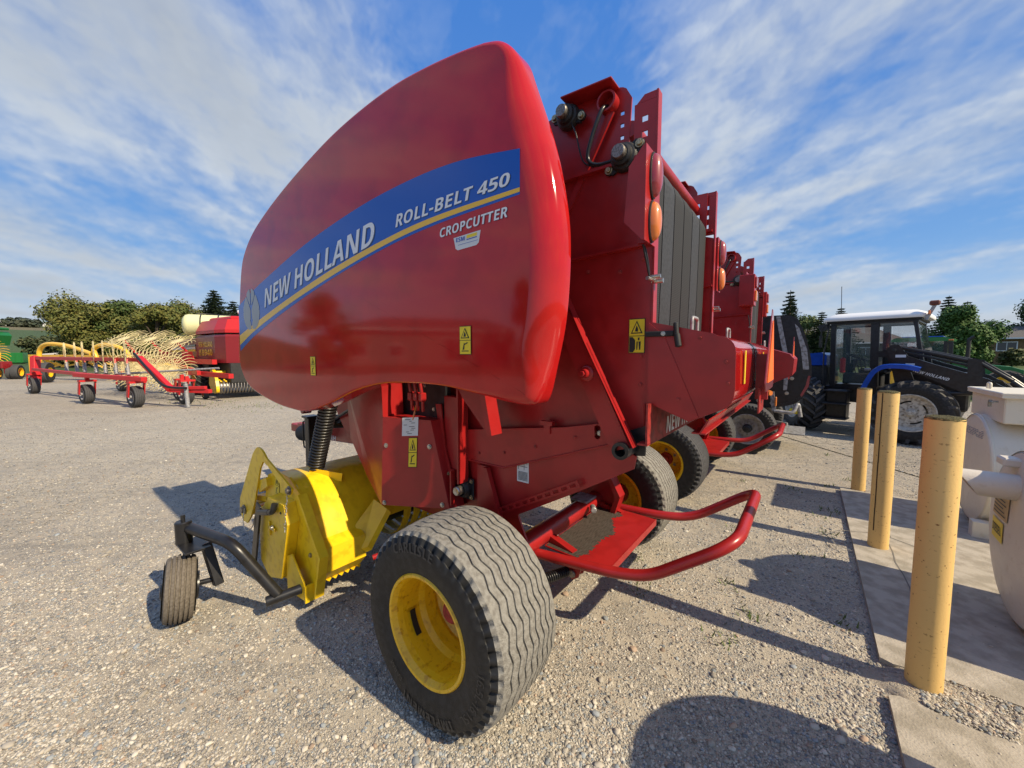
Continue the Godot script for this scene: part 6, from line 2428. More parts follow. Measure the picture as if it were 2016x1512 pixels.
func make_green_tractor() -> void:
	# behind the loader tractor; its cab shows through and beside the other's
	var T := thing("green_tractor", "green tractor with green cab roof behind the loader tractor", "tractor", Vector3(16.93, 0, -15.57), atan2(0.62, 0.78))
	var roof := MB.new()
	roof.prism(PackedVector2Array(V2([0.55, 2.22, 0.60, 2.30, 0.40, 2.37, -1.0, 2.39, -1.2, 2.30, -1.2, 2.22])), Vector3(0.0, 0, 0), Vector3(0, 0, 1), Vector3.UP, Vector3(1.5, 0, 0))
	obj("cab_roof", roof, M.green, T)
	var rt := MB.new()
	rt.box(Vector3(0.75, 2.40, -0.3), Vector3(1.3, 0.04, 1.2), 0.015)
	obj("roof_hatch", rt, M.tractor_blue, T)
	var am := MB.new()
	am.box(Vector3(-0.01, 2.255, 0.50), Vector3(0.04, 0.05, 0.14), 0.01)
	obj("turn_lamp", am, M.lens_amber, T)
	var fr := MB.new()
	for p in [[0.06, 0.40], [1.44, 0.40], [0.06, -1.1], [1.44, -1.1], [0.06, -0.35]]:
		fr.bar(Vector3(p[0], 1.0, p[1]), Vector3(p[0], 2.24, p[1] - 0.05), 0.07, 0.09, Vector3(0, 0, 1))
	fr.bar(Vector3(-0.10, 1.7, 0.52), Vector3(-0.10, 2.2, 0.50), 0.10, 0.12)
	obj("cab_frame", fr, M.black, T)
	for x in [0.05, 1.45]:
		var g := MB.new()
		g.box(Vector3(x, 1.75, -0.35), Vector3(0.008, 0.95, 1.4))
		obj("window", g, M.glass, T)
	var g2 := MB.new()
	g2.box(Vector3(0.75, 1.75, 0.42), Vector3(1.30, 0.95, 0.008))
	obj("window", g2, M.glass, T)
	var st := MB.new()
	st.box(Vector3(0.75, 1.45, -0.5), Vector3(0.5, 0.7, 0.16), 0.05)
	st.box(Vector3(0.75, 1.15, -0.3), Vector3(0.5, 0.14, 0.5), 0.05)
	obj("seat", st, M.black_dull, T)
	var hood := MB.new()
	hood.prism(PackedVector2Array(V2([0.55, 0.9, 0.55, 1.38, 0.7, 1.40, 2.0, 1.22, 2.3, 1.10, 2.3, 0.8])), Vector3(0.35, 0, 0), Vector3(0, 0, 1), Vector3.UP, Vector3(0.8, 0, 0))
	obj("bonnet", hood, M.green, T)
	var ch := MB.new()
	ch.box(Vector3(0.75, 0.78, 0.6), Vector3(0.7, 0.5, 3.4), 0.03)
	obj("chassis", ch, M.green, T)
	var ex := MB.new()
	ex.tube(curve([Vector3(0.15, 1.2, 0.95), Vector3(0.15, 2.15, 0.95), Vector3(0.15, 2.28, 0.98), Vector3(0.15, 2.36, 1.08)], 5), 0.06, 12)
	obj("exhaust_stack", ex, M.black_dull, T)
	for s in [[-0.25, -0.7, 0.75, 0.25, 0.45], [1.75, -0.7, 0.75, 0.25, 0.45], [-0.15, 1.9, 0.55, 0.2, 0.32], [1.65, 1.9, 0.55, 0.2, 0.32]]:
		wheel(T, Vector3(s[0], s[2], s[1]), s[2] + 0.004, s[3], s[4], {"lugs": 18, "tread": M.tread_dark, "rim": M.decal_yellow, "hub": M.decal_yellow, "dish": 0.12})


func make_black_baler() -> void:
	var b := thing("black_baler", "black round baler with grey rims and a red stripe, beyond the red balers", "baler", Vector3(4.0, 0, -6.45), MACHINE_TURN, "balers parked in a row")
	# rear gate shell, rounded
	var prof := curve2(V2([-1.5, 2.1, -0.6, 2.30, 0.18, 2.30, 0.52, 2.28, 0.64, 2.13, 0.75, 1.79, 0.81, 1.46, 0.79, 1.13, 0.66, 0.87, 0.40, 0.76, 0.0, 0.72, -0.6, 0.72, -1.4, 0.9]), 4)
	for s in [0.33, 1.59]:
		var side := MB.new()
		side.plate(prof, s, s + 0.03)
		obj("gate_side", side, M.black, b)
	var sh := MB.new()
	var rows := []
	for p in prof:
		rows.append(PackedVector3Array([Vector3(0.36, p.y * 0.985 + 0.02, p.x - 0.03), Vector3(1.59, p.y * 0.985 + 0.02, p.x - 0.03)]))
	sh.grid(rows)
	obj("gate_shell", sh, M.black_dull, b)
	var rim := MB.new()
	for i in range(6, prof.size() - 12):
		var p: Vector2 = prof[i]
		var q: Vector2 = prof[i + 1]
		var d := (q - p).normalized()
		var n := Vector2(d.y, -d.x) * -0.05
		rim.plate([p, q, q - n, p - n], 0.325, 0.36)
	obj("gate_rim", rim, M.black, b)
	var st := MB.new()
	st.plate(V2([0.30, 2.28, 0.36, 2.28, 0.52, 1.50, 0.50, 1.05, 0.45, 1.05, 0.45, 1.50]), 0.315, 0.329)
	obj("gate_strut", st, M.galv, b)
	var pn := MB.new()
	pn.plate(V2([0.56, 2.15, 0.62, 2.08, 0.74, 1.72, 0.78, 1.40, 0.70, 1.40, 0.66, 1.72]), 0.318, 0.329)
	obj("grey_panel", pn, M.galv, b)
	var stripe := MB.new()
	stripe.plate(V2([0.80, 1.30, 0.785, 1.13, 0.70, 0.95, 0.68, 0.98, 0.745, 1.14, 0.77, 1.30]), 0.314, 0.324)
	obj("red_stripe", stripe, M.lens_red, b)
	var body := MB.new()
	body.box(Vector3(0.97, 1.3, -0.9), Vector3(1.15, 1.0, 1.6), 0.05)
	body.box(Vector3(0.97, 0.62, -0.1), Vector3(1.9, 0.14, 0.3))
	obj("chamber", body, M.black_dull, b)
	for q in [[0.50, 1.0], [0.56, 1.25], [0.10, 0.85], [0.30, 0.82]]:
		bolt(b, Vector3(0.325, q[1], q[0]), Vector3.LEFT, 0.02, M.steel)
	var lp := MB.new()
	lp.bar(Vector3(0.25, 1.02, 0.30), Vector3(0.25, 0.70, 0.34), 0.04, 0.06)
	lp.tube(fillet([Vector3(0.25, 0.70, 0.34), Vector3(0.25, 0.68, 0.60), Vector3(0.32, 0.85, 0.66), Vector3(0.33, 0.62, 0.70)], 0.06), 0.03, 10)
	obj("lamp_arm", lp, M.galv, b)
	var lo := MB.new()
	lo.lathe([Vector2(0.0, 0), Vector2(0.04, 0), Vector2(0.05, 0.02), Vector2(0.04, 0.05), Vector2(0, 0.05)], Vector3(0.20, 1.0, 0.25), Vector3(-0.6, 0, 0.8), 16)
	obj("turn_lamp", lo, M.lens_amber, b)
	var l2 := MB.new()
	l2.box(Vector3(0.22, 0.86, 0.36), Vector3(0.05, 0.16, 0.03), 0.01)
	obj("tail_lamp", l2, M.lens_amber, b)
	var o := {"tread": M.tread_dark, "rim": M.grey_rim, "hub": M.black, "dish": 0.10, "grooves": 4}
	wheel(b, Vector3(-0.02, 0.41, 0), 0.415, 0.17, 0.24, o)
	var o2 := o.duplicate()
	o2["turn"] = Basis(Vector3.UP, PI)
	wheel(b, Vector3(1.95, 0.41, 0), 0.415, 0.17, 0.24, o2)
	var rp := MB.new()
	rp.box(Vector3(0.9, 0.30, 0.60), Vector3(0.9, 0.02, 0.34), 0.004)
	rp.bar(Vector3(0.2, 0.36, 0.10), Vector3(0.5, 0.34, 0.50), 0.04, 0.05)
	rp.bar(Vector3(1.5, 0.36, 0.10), Vector3(1.3, 0.34, 0.50), 0.04, 0.05)
	obj("bale_ramp", rp, M.galv, b)
	var y := MB.new()
	y.box(Vector3(2.9, 0.40, 0.62), Vector3(0.5, 0.04, 0.16), 0.01)
	y.box(Vector3(2.75, 0.45, 0.55), Vector3(0.2, 0.06, 0.14), 0.01)
	y.bar(Vector3(1.9, 0.5, 0.0), Vector3(2.8, 0.40, 0.5), 0.05, 0.05)
	obj("wheel_chock_holder", y, M.warn, b)
	var tg := MB.new()
	tg.bar(Vector3(0.97, 0.7, -1.2), Vector3(0.97, 0.6, -3.2), 0.14, 0.16)
	tg.box(Vector3(0.97, 0.28, -3.0), Vector3(0.09, 0.56, 0.09))
	obj("tongue", tg, M.black, b)

# ---------------------------------------------------------------- machines across the yard
var rake_wheel_meshes := []


func rake_wheel(parent: Node, at: Vector3, normal: Vector3, R: float) -> void:
	if rake_wheel_meshes.is_empty():
		var a := MB.new()
		a.tube(ring_path(Vector3.ZERO, Vector3(0, 0, 1), 0.60, 40), 0.016, 6, false)
		a.tube(ring_path(Vector3.ZERO, Vector3(0, 0, 1), 0.22, 28), 0.012, 6, false)
		a.lathe([Vector2(0.0, 0.03), Vector2(0.11, 0.02), Vector2(0.12, 0.0), Vector2(0.11, -0.02), Vector2(0.0, -0.03)], Vector3.ZERO, Vector3(0, 0, 1), 24)
		var t := MB.new()
		for i in 34:
			var an := TAU * i / 34.0
			var d := Vector3(cos(an), sin(an), 0)
			var s := Vector3(-sin(an), cos(an), 0)
			var zz := Vector3(0, 0, 0.022 if i % 2 == 0 else -0.022)
			t.tube([d * 0.12, d * 0.42 + zz * 0.6 + s * 0.03, d * 0.62 + s * 0.02 + zz, d * 0.80 - s * 0.04 + zz, d * 0.93 - s * 0.16 + zz, d * 0.98 - s * 0.24 + zz * 0.6], [0.010, 0.012, 0.014, 0.013, 0.010, 0.006], 5, false)
		var m1 := ArrayMesh.new()
		a.surface(m1, M.wood)
		var m2 := ArrayMesh.new()
		t.surface(m2, M.wood)
		rake_wheel_meshes = [m1, m2]
	var z := normal.normalized()
	var x := Vector3.UP.cross(z)
	if x.length() < 0.05:
		x = Vector3.RIGHT
	x = x.normalized()
	var w := node("rake_wheel", parent, at, Basis(x, z.cross(x), z).scaled_local(Vector3.ONE * R))
	put_mesh("hoop", rake_wheel_meshes[0], w)
	stuff(put_mesh("tines", rake_wheel_meshes[1], w))


# castor wheel in a fork, at a place on the ground (world metres)
func castor(parent: Node, at: Vector3, top: float, R: float, dir: Vector3) -> void:
	var ax := Vector3.UP.cross(dir).normalized()
	wheel(parent, at + Vector3(0, R, 0), R, 0.13, R * 0.55, {"name": "castor_wheel", "grooves": 4, "zigs": 20, "per": 2, "tread": M.tread_dark, "rim": M.grey_rim, "hub": M.grey_rim, "dish": 0.08, "turn": Basis(ax, Vector3.UP, ax.cross(Vector3.UP))})
	var f := MB.new()
	for s in [-1.0, 1.0]:
		f.bar(at + ax * s * 0.19 + Vector3(0, R, 0), at + ax * s * 0.19 + Vector3(0, 2 * R + 0.12, 0) + dir * 0.12, 0.03, 0.12, dir)
	f.bar(at + ax * -0.21 + Vector3(0, 2 * R + 0.12, 0) + dir * 0.12, at + ax * 0.21 + Vector3(0, 2 * R + 0.12, 0) + dir * 0.12, 0.20, 0.06)
	f.bar(at + Vector3(0, 2 * R + 0.12, 0) + dir * 0.12, at + Vector3(0, top, 0) + dir * 0.12, 0.10, 0.10, dir)
	obj("castor_fork", f, M.red_rake, parent)


func make_rakes() -> void:
	# near rake: arm with seven wheels seen edge-on; world points minus the base
	var base := Vector3(-16.2, 0, -14.3)
	var T := thing("hay_rake", "red wheel rake with seven cream tine wheels seen edge-on", "hay rake", base)
	var P := func(x: float, y: float, f: float) -> Vector3: return Vector3(x, y, -f) - base
	var d := Vector3(0.89, 0, 0.455)
	var beam := MB.new()
	beam.bar(P.call(-20.9, 1.53, 16.9), P.call(-12.1, 1.50, 12.5), 0.12, 0.13, Vector3.UP, 0.01)
	beam.bar(P.call(-20.9, 1.60, 16.9), P.call(-20.6, 0.62, 16.6), 0.22, 0.24, Vector3(0, 0, 1), 0.01)
	obj("main_beam", beam, M.red_rake, T)
	var low := MB.new()
	low.bar(P.call(-20.4, 1.06, 16.4), P.call(-11.6, 0.86, 12.0), 0.11, 0.12, Vector3.UP, 0.01)
	obj("lower_beam", low, M.red_rake, T)
	var px := [130, 150, 165, 187, 205, 225, 248]
	for k in 7:
		var t := 0.12 + 0.125 * k
		var c := Vector3(-20.4, 0, -16.4).lerp(Vector3(-11.6, 0, -12.0), t)
		var x: float = (px[k] - 1008.0) / 757.0
		# wheel stands over the beam, its plane along the beam
		var f := -c.z
		var q := Vector3(x * f * 1.0, 1.56, -f)
		rake_wheel(T, q - base, Vector3(0.69, 0, -0.72), 0.62)
		var arm := MB.new()
		arm.bar(q - base + Vector3(0.04, -0.05, 0.0), q - base + Vector3(0.25, -0.60, 0.2), 0.06, 0.08)
		obj("wheel_arm", arm, M.red_rake, T)
		var sp := MB.new()
		sp.tube([q - base + Vector3(0.15, -0.2, 0.1), q - base + Vector3(0.33, -0.55, 0.25)], 0.05, 8)
		obj("tension_spring", sp, M.galv, T)
	var hit := MB.new()
	hit.bar(P.call(-12.2, 1.56, 12.6), P.call(-10.9, 0.55, 12.25), 0.16, 0.18, Vector3.UP, 0.01)
	hit.bar(P.call(-10.95, 0.52, 12.3), P.call(-9.6, 0.50, 12.2), 0.14, 0.12, Vector3.UP, 0.01)
	hit.bar(P.call(-10.9, 0.60, 12.25), P.call(-9.7, 0.62, 12.15), 0.10, 0.10, Vector3.UP, 0.01)
	obj("hitch_arm", hit, M.red_rake, T)
	var hose := MB.new()
	hose.tube(curve([P.call(-12.2, 1.70, 12.45), P.call(-11.5, 1.20, 12.15), P.call(-10.9, 0.70, 12.0), P.call(-10.2, 0.62, 12.0)], 6), 0.04, 8)
	obj("hydraulic_hose", hose, M.black, T)
	var rod := MB.new()
	rod.tube([P.call(-13.2, 1.02, 12.9), P.call(-10.2, 1.20, 13.4)], 0.035, 8)
	obj("tie_rod", rod, M.galv, T)
	var jack := MB.new()
	jack.tube([P.call(-10.3, 0.75, 12.1), P.call(-10.22, 0.0, 12.05)], 0.06, 10)
	obj("parking_jack", jack, M.galv, T)
	for w in [[-20.7, 16.6, 0.36], [-14.55, 13.1, 0.33], [-11.9, 12.1, 0.34]]:
		castor(T, Vector3(w[0], 0, -w[1]) - base, 1.0, w[2], d)
	var sup := MB.new()
	sup.bar(P.call(-15.0, 0.98, 13.2), P.call(-11.4, 0.90, 11.9), 0.16, 0.14, Vector3.UP, 0.01)
	obj("axle_beam", sup, M.red_rake, T)

	# second rake behind it: wheels facing the camera and three tipped up
	var b2 := Vector3(-12.6, 0, -15.2)
	var R := thing("hay_rake", "red wheel rake behind, its cream tine wheels facing the camera and three tipped skyward", "hay rake", b2)
	var view := Vector3(0.65, 0.0, 0.76)
	for k in range(1, 6):
		var f := 14.0 + 0.55 * (5 - k)
		var x := (338.0 - 22.0 * (5 - k) - 1008.0) / 757.0 * f
		rake_wheel(R, Vector3(x, 1.10 + 0.02 * (5 - k), -f) - b2, view.rotated(Vector3.UP, 0.5), 0.86)
	for q in [[248.0, 667.0, 17.5], [300.0, 668.0, 16.5], [352.0, 672.0, 15.8]]:
		var f: float = q[2]
		var x: float = (q[0] - 1008.0) / 757.0 * f
		var y: float = 1.62 + (701.0 - q[1]) / 757.0 * f
		rake_wheel(R, Vector3(x, y, -f) - b2, Vector3(-0.06, 0.93, 0.50), 0.88)
		var arm := MB.new()
		arm.bar(Vector3(x, y - 0.05, -f) - b2, Vector3(x + 0.5, 1.45, -f - 0.3) - b2, 0.08, 0.08)
		obj("wheel_arm", arm, M.red_rake, R)
	var fb := MB.new()
	fb.bar(Vector3(-18.0, 1.45, -18.0) - b2, Vector3(-11.2, 1.40, -14.5) - b2, 0.16, 0.18)
	fb.bar(Vector3(-14.6, 1.40, -16.4) - b2, Vector3(-11.4, 1.0, -14.0) - b2, 0.12, 0.14)
	fb.bar(Vector3(-12.3, 1.0, -14.6) - b2, Vector3(-9.8, 0.92, -13.4) - b2, 0.16, 0.16)
	obj("main_beam", fb, M.red_rake, R)
	for k in 3:
		var mt := MB.new()
		mt.box(Vector3(-16.2 + 1.7 * k, 1.6, -17.0 + 0.9 * k) - b2, Vector3(0.25, 0.4, 0.25), 0.02)
		obj("motor", mt, M.maroon, R)
	for w in [[-18.0, 17.7, 0.33], [-11.0, 12.9, 0.34], [-12.1, 14.0, 0.33]]:
		castor(R, Vector3(w[0], 0, -w[1]) - b2, 0.95, w[2], d)


func make_square_baler() -> void:
	# local x = away along the front, z = towards the front
	var B := thing("square_baler", "maroon large square baler with a pale plastic tank on top", "baler", Vector3(-11.2, 0, -14.5), atan2(0.75, 0.66))
	# footprint corners (metres right, forward), walked along the visible faces
	var inv := Transform3D(Basis(Vector3.UP, atan2(0.75, 0.66)), Vector3(-11.2, 0, -14.5)).affine_inverse()
	var G := func(x: float, y: float, f: float) -> Vector3: return inv * Vector3(x, y, -f)
	var foot := [[-12.95, 15.85], [-11.35, 14.75], [-10.75, 14.5], [-9.6, 14.9], [-9.0, 15.5], [-9.8, 18.2], [-12.2, 18.0]]
	var shell := func(called: String, pts: Array, y0: float, y1: float, y2: float, m: Material, tuck: float) -> void:
		var mb := MB.new()
		var mid := Vector3.ZERO
		for q in pts:
			mid += G.call(q[0], (y0 + y1) * 0.5, q[1]) / pts.size()
		var top := []
		for k in pts.size():
			var p: Array = pts[k]
			var q: Array = pts[(k + 1) % pts.size()]
			var a: Vector3 = G.call(p[0], y0, p[1])
			var c: Vector3 = G.call(q[0], y0, q[1])
			var a1: Vector3 = G.call(p[0], y1, p[1])
			var c1: Vector3 = G.call(q[0], y1, q[1])
			var a2: Vector3 = a1.lerp(Vector3(mid.x, a1.y, mid.z), tuck) + Vector3(0, y2 - y1, 0)
			var c2: Vector3 = c1.lerp(Vector3(mid.x, c1.y, mid.z), tuck) + Vector3(0, y2 - y1, 0)
			mb.face([a, c, c1, a1], mid)
			mb.face([a1, c1, c2, a2], mid)
			top.append(a2)
		mb.face(top, mid)
		obj(called, mb, m, B)
	shell.call("front_panels", foot, 1.36, 2.36, 2.44, M.maroon, 0.03)
	shell.call("upper_hood", foot, 2.50, 2.62, 3.02, M.red_rake, 0.12)
	var inner := [[-12.4, 15.9], [-10.8, 14.9], [-9.4, 15.4], [-9.9, 17.6], [-12.0, 17.6]]
	shell.call("top_hood", inner, 2.95, 3.10, 3.16, M.red_rake, 0.04)
	shell.call("hood_core", inner, 2.40, 2.48, 2.54, M.maroon, 0.0)
	var rear := [[-17.6, 19.8], [-12.98, 15.9], [-12.2, 17.2], [-16.6, 21.2]]
	shell.call("rear_body", rear, 1.36, 2.34, 2.36, M.maroon, 0.01)
	var r0: Vector3 = G.call(-16.9, 0, 19.21)
	var r1: Vector3 = G.call(-13.1, 0, 16.0)
	var out: Vector3 = (r1 - r0).cross(Vector3.UP).normalized() * 0.02
	if out.x > 0:
		out = -out
	for k in 3:
		var st := MB.new()
		var yy := 2.10 - 0.10 * k
		st.quad(r0 + out + Vector3(0, yy, 0), r1 + out + Vector3(0, yy, 0), r1 + out + Vector3(0, yy - 0.085, 0), r0 + out + Vector3(0, yy - 0.085, 0))
		obj("side_stripe", st, [M.blue, M.white_print, M.decal_yellow][k], B)
	var t0: Vector3 = G.call(-12.95, 0, 15.85)
	var t1: Vector3 = G.call(-11.35, 0, 14.75)
	var tx := (t1 - t0).normalized()
	var tn := tx.cross(Vector3.UP)
	if tn.dot(t0 - G.call(-11.0, 0, 16.5)) < 0:
		tn = -tn
	flat_text("lettering", "NEW HOLLAND", t0 + tx * 0.28 + tn * 0.012 + Vector3(0, 1.98, 0), tx, Vector3.UP, 0.20, 1.45, M.decal_yellow, B)
	flat_text("lettering", "BB940", t0 + tx * 0.30 + tn * 0.012 + Vector3(0, 1.64, 0), tx, Vector3.UP, 0.24, 1.40, M.decal_yellow, B)
	var tk := MB.new()
	var ta: Vector3 = G.call(-13.75, 2.93, 16.3)
	var td: Vector3 = (G.call(-12.0, 2.93, 17.3) - ta).normalized()
	tk.lathe([Vector2(0, -0.08), Vector2(0.30, -0.05), Vector2(0.42, 0.04), Vector2(0.45, 0.15), Vector2(0.45, 2.1), Vector2(0.42, 2.2), Vector2(0.0, 2.28)], ta, td, 28, true)
	obj("liquid_tank", tk, M.poly, B)
	for k in 3:
		var s := MB.new()
		s.lathe([Vector2(0.456, 0), Vector2(0.456, 0.05)], ta + td * (0.55 + 0.6 * k), td, 28)
		obj("tank_strap", s, M.black, B)
	var rl := MB.new()
	for q in [[0.1, -3.2], [2.2, -3.2], [2.2, -0.2]]:
		rl.tube([Vector3(q[0], 2.9, q[1]), Vector3(q[0], 3.45, q[1])], 0.025, 6)
	rl.tube([Vector3(0.1, 3.45, -3.2), Vector3(2.2, 3.45, -3.2), Vector3(2.2, 3.45, -0.2)], 0.025, 6)
	obj("guard_rail", rl, M.black, B)
	for k in 3:
		var l := MB.new()
		l.ball(Vector3(1.0 + 0.45 * k, 3.38, -0.5 - 0.3 * (k % 2)), Vector3(0.09, 0.09, 0.06), 10)
		obj("work_lamp", l, M.roof_white, B)
	var un := MB.new()
	un.box(Vector3(1.25, 0.98, -1.2), Vector3(1.8, 0.75, 3.6), 0.02)
	un.box(Vector3(0.30, 1.05, -1.6), Vector3(0.6, 0.62, 1.1), 0.02)
	obj("chassis", un, M.black_dull, B)
	wheel(B, Vector3(0.02, 0.66, -2.55), 0.665, 0.28, 0.36, {"lugs": 20, "tread": M.tread_dark, "rim": M.rim, "dish": 0.15})
	wheel(B, Vector3(2.5, 0.66, -2.55), 0.665, 0.28, 0.36, {"lugs": 20, "tread": M.tread_dark, "rim": M.rim, "dish": 0.15, "turn": Basis(Vector3.UP, PI)})
	# pickup
	var pk := node("pickup", B)
	var e := MB.new()
	for x in [-0.05, 2.45]:
		e.prism(PackedVector2Array(curve2(V2([-0.85, 0.55, -0.55, 1.08, -0.10, 1.05, 0.22, 0.70, 0.32, 0.32, 0.1, 0.22, -0.4, 0.24, -0.85, 0.55]), 4).slice(0, -1)), Vector3(x, 0, 0), Vector3(0, 0, 1), Vector3.UP, Vector3(0.10, 0, 0))
	obj("end_plate", e, M.yellow, pk)
	var ro := MB.new()
	ro.cyl(Vector3(0.05, 1.0, -0.15), Vector3(2.45, 1.0, -0.15), 0.06, 12)
	obj("crop_roller", ro, M.yellow, pk)
	for k in 16:
		var w := MB.new()
		w.tube([Vector3(0.1 + 0.15 * k, 0.72, 0.05), Vector3(0.14 + 0.15 * k, 0.62, 0.25), Vector3(0.1 + 0.15 * k, 0.68, 0.36)], 0.03, 6)
		obj("wind_guard_tine", w, M.yellow, pk)
	for k in 24:
		var w := MB.new()
		w.lathe([Vector2(0.24, 0), Vector2(0.25, 0.01), Vector2(0.25, 0.05), Vector2(0.24, 0.06)], Vector3(0.08 + 0.098 * k, 0.44, 0.10), Vector3.RIGHT, 16)
		obj("stripper_band", w, M.worn_steel, pk)
	wheel(B, Vector3(-0.28, 0.20, -0.25), 0.20, 0.08, 0.10, {"name": "gauge_wheel", "grooves": 3, "zigs": 16, "per": 2, "tread": M.tread_dark, "dish": 0.06})


func make_distant_machines() -> void:
	# yellow folded hay machine
	var b := Vector3(-31.0, 0, -26.5)
	var Y := thing("hay_tedder", "yellow folded hay machine with an arched boom behind the rakes", "hay tedder", b)
	var fr := MB.new()
	fr.bar(Vector3(-34.3, 1.55, -27.5) - b, Vector3(-24.5, 1.5, -24.5) - b, 0.30, 0.35)
	fr.bar(Vector3(-34.0, 1.55, -27.4) - b, Vector3(-34.0, 0.55, -27.4) - b, 0.3, 0.4, Vector3(0, 0, 1))
	fr.tube(curve([Vector3(-31.9, 1.3, -26.0) - b, Vector3(-31.8, 2.05, -26.0) - b, Vector3(-31.0, 2.42, -25.8) - b, Vector3(-29.2, 2.28, -25.4) - b, Vector3(-26.8, 1.75, -24.6) - b], 6), 0.13, 10)
	fr.tube(curve([Vector3(-26.4, 1.5, -24.5) - b, Vector3(-26.5, 2.1, -24.5) - b, Vector3(-25.6, 2.35, -24.4) - b, Vector3(-24.3, 2.0, -24.2) - b, Vector3(-23.8, 1.4, -24.0) - b], 6), 0.13, 10)
	obj("frame", fr, M.decal_yellow, Y)
	var cl := MB.new()
	rng.seed = 12
	for i in 40:
		var t := rng.randf()
		var p := Vector3(-33.5, 0.75 + rng.randf() * 0.8, -27.2).lerp(Vector3(-21.0, 0.75 + rng.randf() * 0.8, -24.2), t)
		cl.bar(p - b, p - b + Vector3(rng.randf_range(-0.8, 0.8), rng.randf_range(-0.4, 0.3), rng.randf_range(-0.4, 0.4)), 0.08, 0.10)
	obj("linkage", cl, M.decal_yellow, Y)
	for w in [[-35.0, 27.2, 0.50], [-28.6, 23.6, 0.62], [-24.5, 24.2, 0.5]]:
		wheel(Y, Vector3(w[0], w[2], -w[1]) - b, w[2], 0.2, 0.28, {"name": "wheel", "grooves": 4, "zigs": 16, "per": 2, "tread": M.tread_dark, "dish": 0.1, "turn": Basis(Vector3.UP, 0.5)})
	# yellow tine wheel machine at the very edge
	var b2 := Vector3(-36.3, 0, -27.0)
	var E := thing("hay_rake", "yellow wheel rake cut off by the left edge of the picture", "hay rake", b2)
	for k in 2:
		rake_wheel(E, Vector3(-0.6 - 1.5 * k, 1.65, 0.3 * k), Vector3(0.35, 0.05, 0.94), 1.3)
		E.get_child(k).get_node("hoop").material_override = M.decal_yellow
		E.get_child(k).get_node("tines").material_override = M.decal_yellow
	var ef := MB.new()
	ef.bar(Vector3(-2.6, 1.0, 0.4), Vector3(1.0, 0.95, -0.1), 0.25, 0.25)
	ef.box(Vector3(0.4, 1.0, 0), Vector3(1.0, 0.5, 0.6), 0.04)
	ef.bar(Vector3(0.9, 0.95, 0), Vector3(0.9, 0.4, 0), 0.2, 0.3, Vector3(0, 0, 1))
	obj("frame", ef, M.maroon, E)
	for x in [0.25, 0.95]:
		wheel(E, Vector3(x, 0.42, 0.25 - 0.4 * x), 0.42, 0.18, 0.24, {"grooves": 4, "zigs": 16, "per": 2, "tread": M.tread_dark, "dish": 0.1, "turn": Basis(Vector3.UP, 0.6)})
	# green machines parked further off, on the rise
	var y0 := terrain_height(-66.0, 48.0)
	var G := thing("harvester_header", "dark green harvester body above the fence line", "harvester", Vector3(-66.0, y0, -48.0), 0.3)
	G.scale = Vector3.ONE * 0.78
	var gb := MB.new()
	gb.prism(PackedVector2Array(V2([-8.0, 3.6, -2.0, 2.4, 1.6, 2.3, 2.0, 3.9, 1.6, 4.5, -8.0, 4.9])), Vector3(0, 0, 0), Vector3(1, 0, 0), Vector3.UP, Vector3(0, 0, -2.6))
	gb.box(Vector3(-1.0, 5.0, -1.3), Vector3(6.0, 0.4, 2.0), 0.1)
	gb.box(Vector3(-3.0, 1.6, -1.3), Vector3(4.0, 2.2, 2.0), 0.1)
	obj("body", gb, M.green, G)
	for x in [-1.5, -5.5]:
		wheel(G, Vector3(x, 0.8, 0.2), 0.8, 0.3, 0.4, {"lugs": 14, "tread": M.tread_dark, "turn": Basis(Vector3.UP, PI / 2)})
	var st := MB.new()
	st.tube([Vector3(-0.4, 5.0, -1.0), Vector3(-0.4, 6.3, -1.0)], 0.06, 6)
	st.tube([Vector3(-3.0, 5.0, -1.0), Vector3(-3.0, 6.1, -1.0)], 0.06, 6)
	obj("stack", st, M.black, G)
	var W := thing("green_bin", "bright green steel bin beside the left rake", "bin", ground_at(-59.4, 45.5), 0.55)
	W.scale = Vector3.ONE * 0.62
	var wb := MB.new()
	wb.box(Vector3(0, 1.15, 0), Vector3(4.2, 1.9, 2.0), 0.05)
	wb.box(Vector3(0, 0.15, 0), Vector3(3.6, 0.3, 1.4), 0.02)
	for i in 6:
		wb.box(Vector3(-1.9 + 0.76 * i, 1.15, 1.02), Vector3(0.12, 1.9, 0.08), 0.01)
	obj("hull", wb, M.green, W)
	var mk := MB.new()
	for q in [[-0.7, 1.7, 0.6], [-0.6, 1.0, 0.9], [-0.2, 0.8, 0.7]]:
		mk.box(Vector3(q[0], q[1], 1.065), Vector3(q[2], 0.16, 0.01))
	obj("stencil_mark", mk, M.ink, W)
	# pale rubble blocks behind the yard edge
	rng.seed = 21
	for i in 7:
		var q := thing("concrete_block", ["pale concrete block, leftmost at the yard edge", "long pale concrete block by the green bin", "pale block right of the green bin", "small pale block before the hedge", "tilted pale block before the hedge", "flat pale slab before the hedge", "last pale block near the tree row"][i], "block", ground_at(-62.0 + 3.4 * i + rng.randf(), 51.0 + rng.randf_range(-1, 1)), rng.randf() * 0.5, "rubble at the yard edge")
		var mb := MB.new()
		mb.box(Vector3(0, 0.45, 0), Vector3(rng.randf_range(1.2, 2.8), 0.95, 1.0), 0.12, Basis(Vector3(0, 0, 1), rng.randf_range(-0.12, 0.12)))
		obj("block", mb, mat("pale concrete", lin(0.5, 0.48, 0.45), 0.9), q)


# ---------------------------------------------------------------- trees and houses
func leaf_mat(called: String, c: Color) -> StandardMaterial3D:
	var m := mat(called, Color.WHITE, 0.75)
	m.vertex_color_use_as_albedo = true
	m.backlight_enabled = true
	m.backlight = Color(c.r * 0.5, c.g * 0.5, c.b * 0.3)
	return m


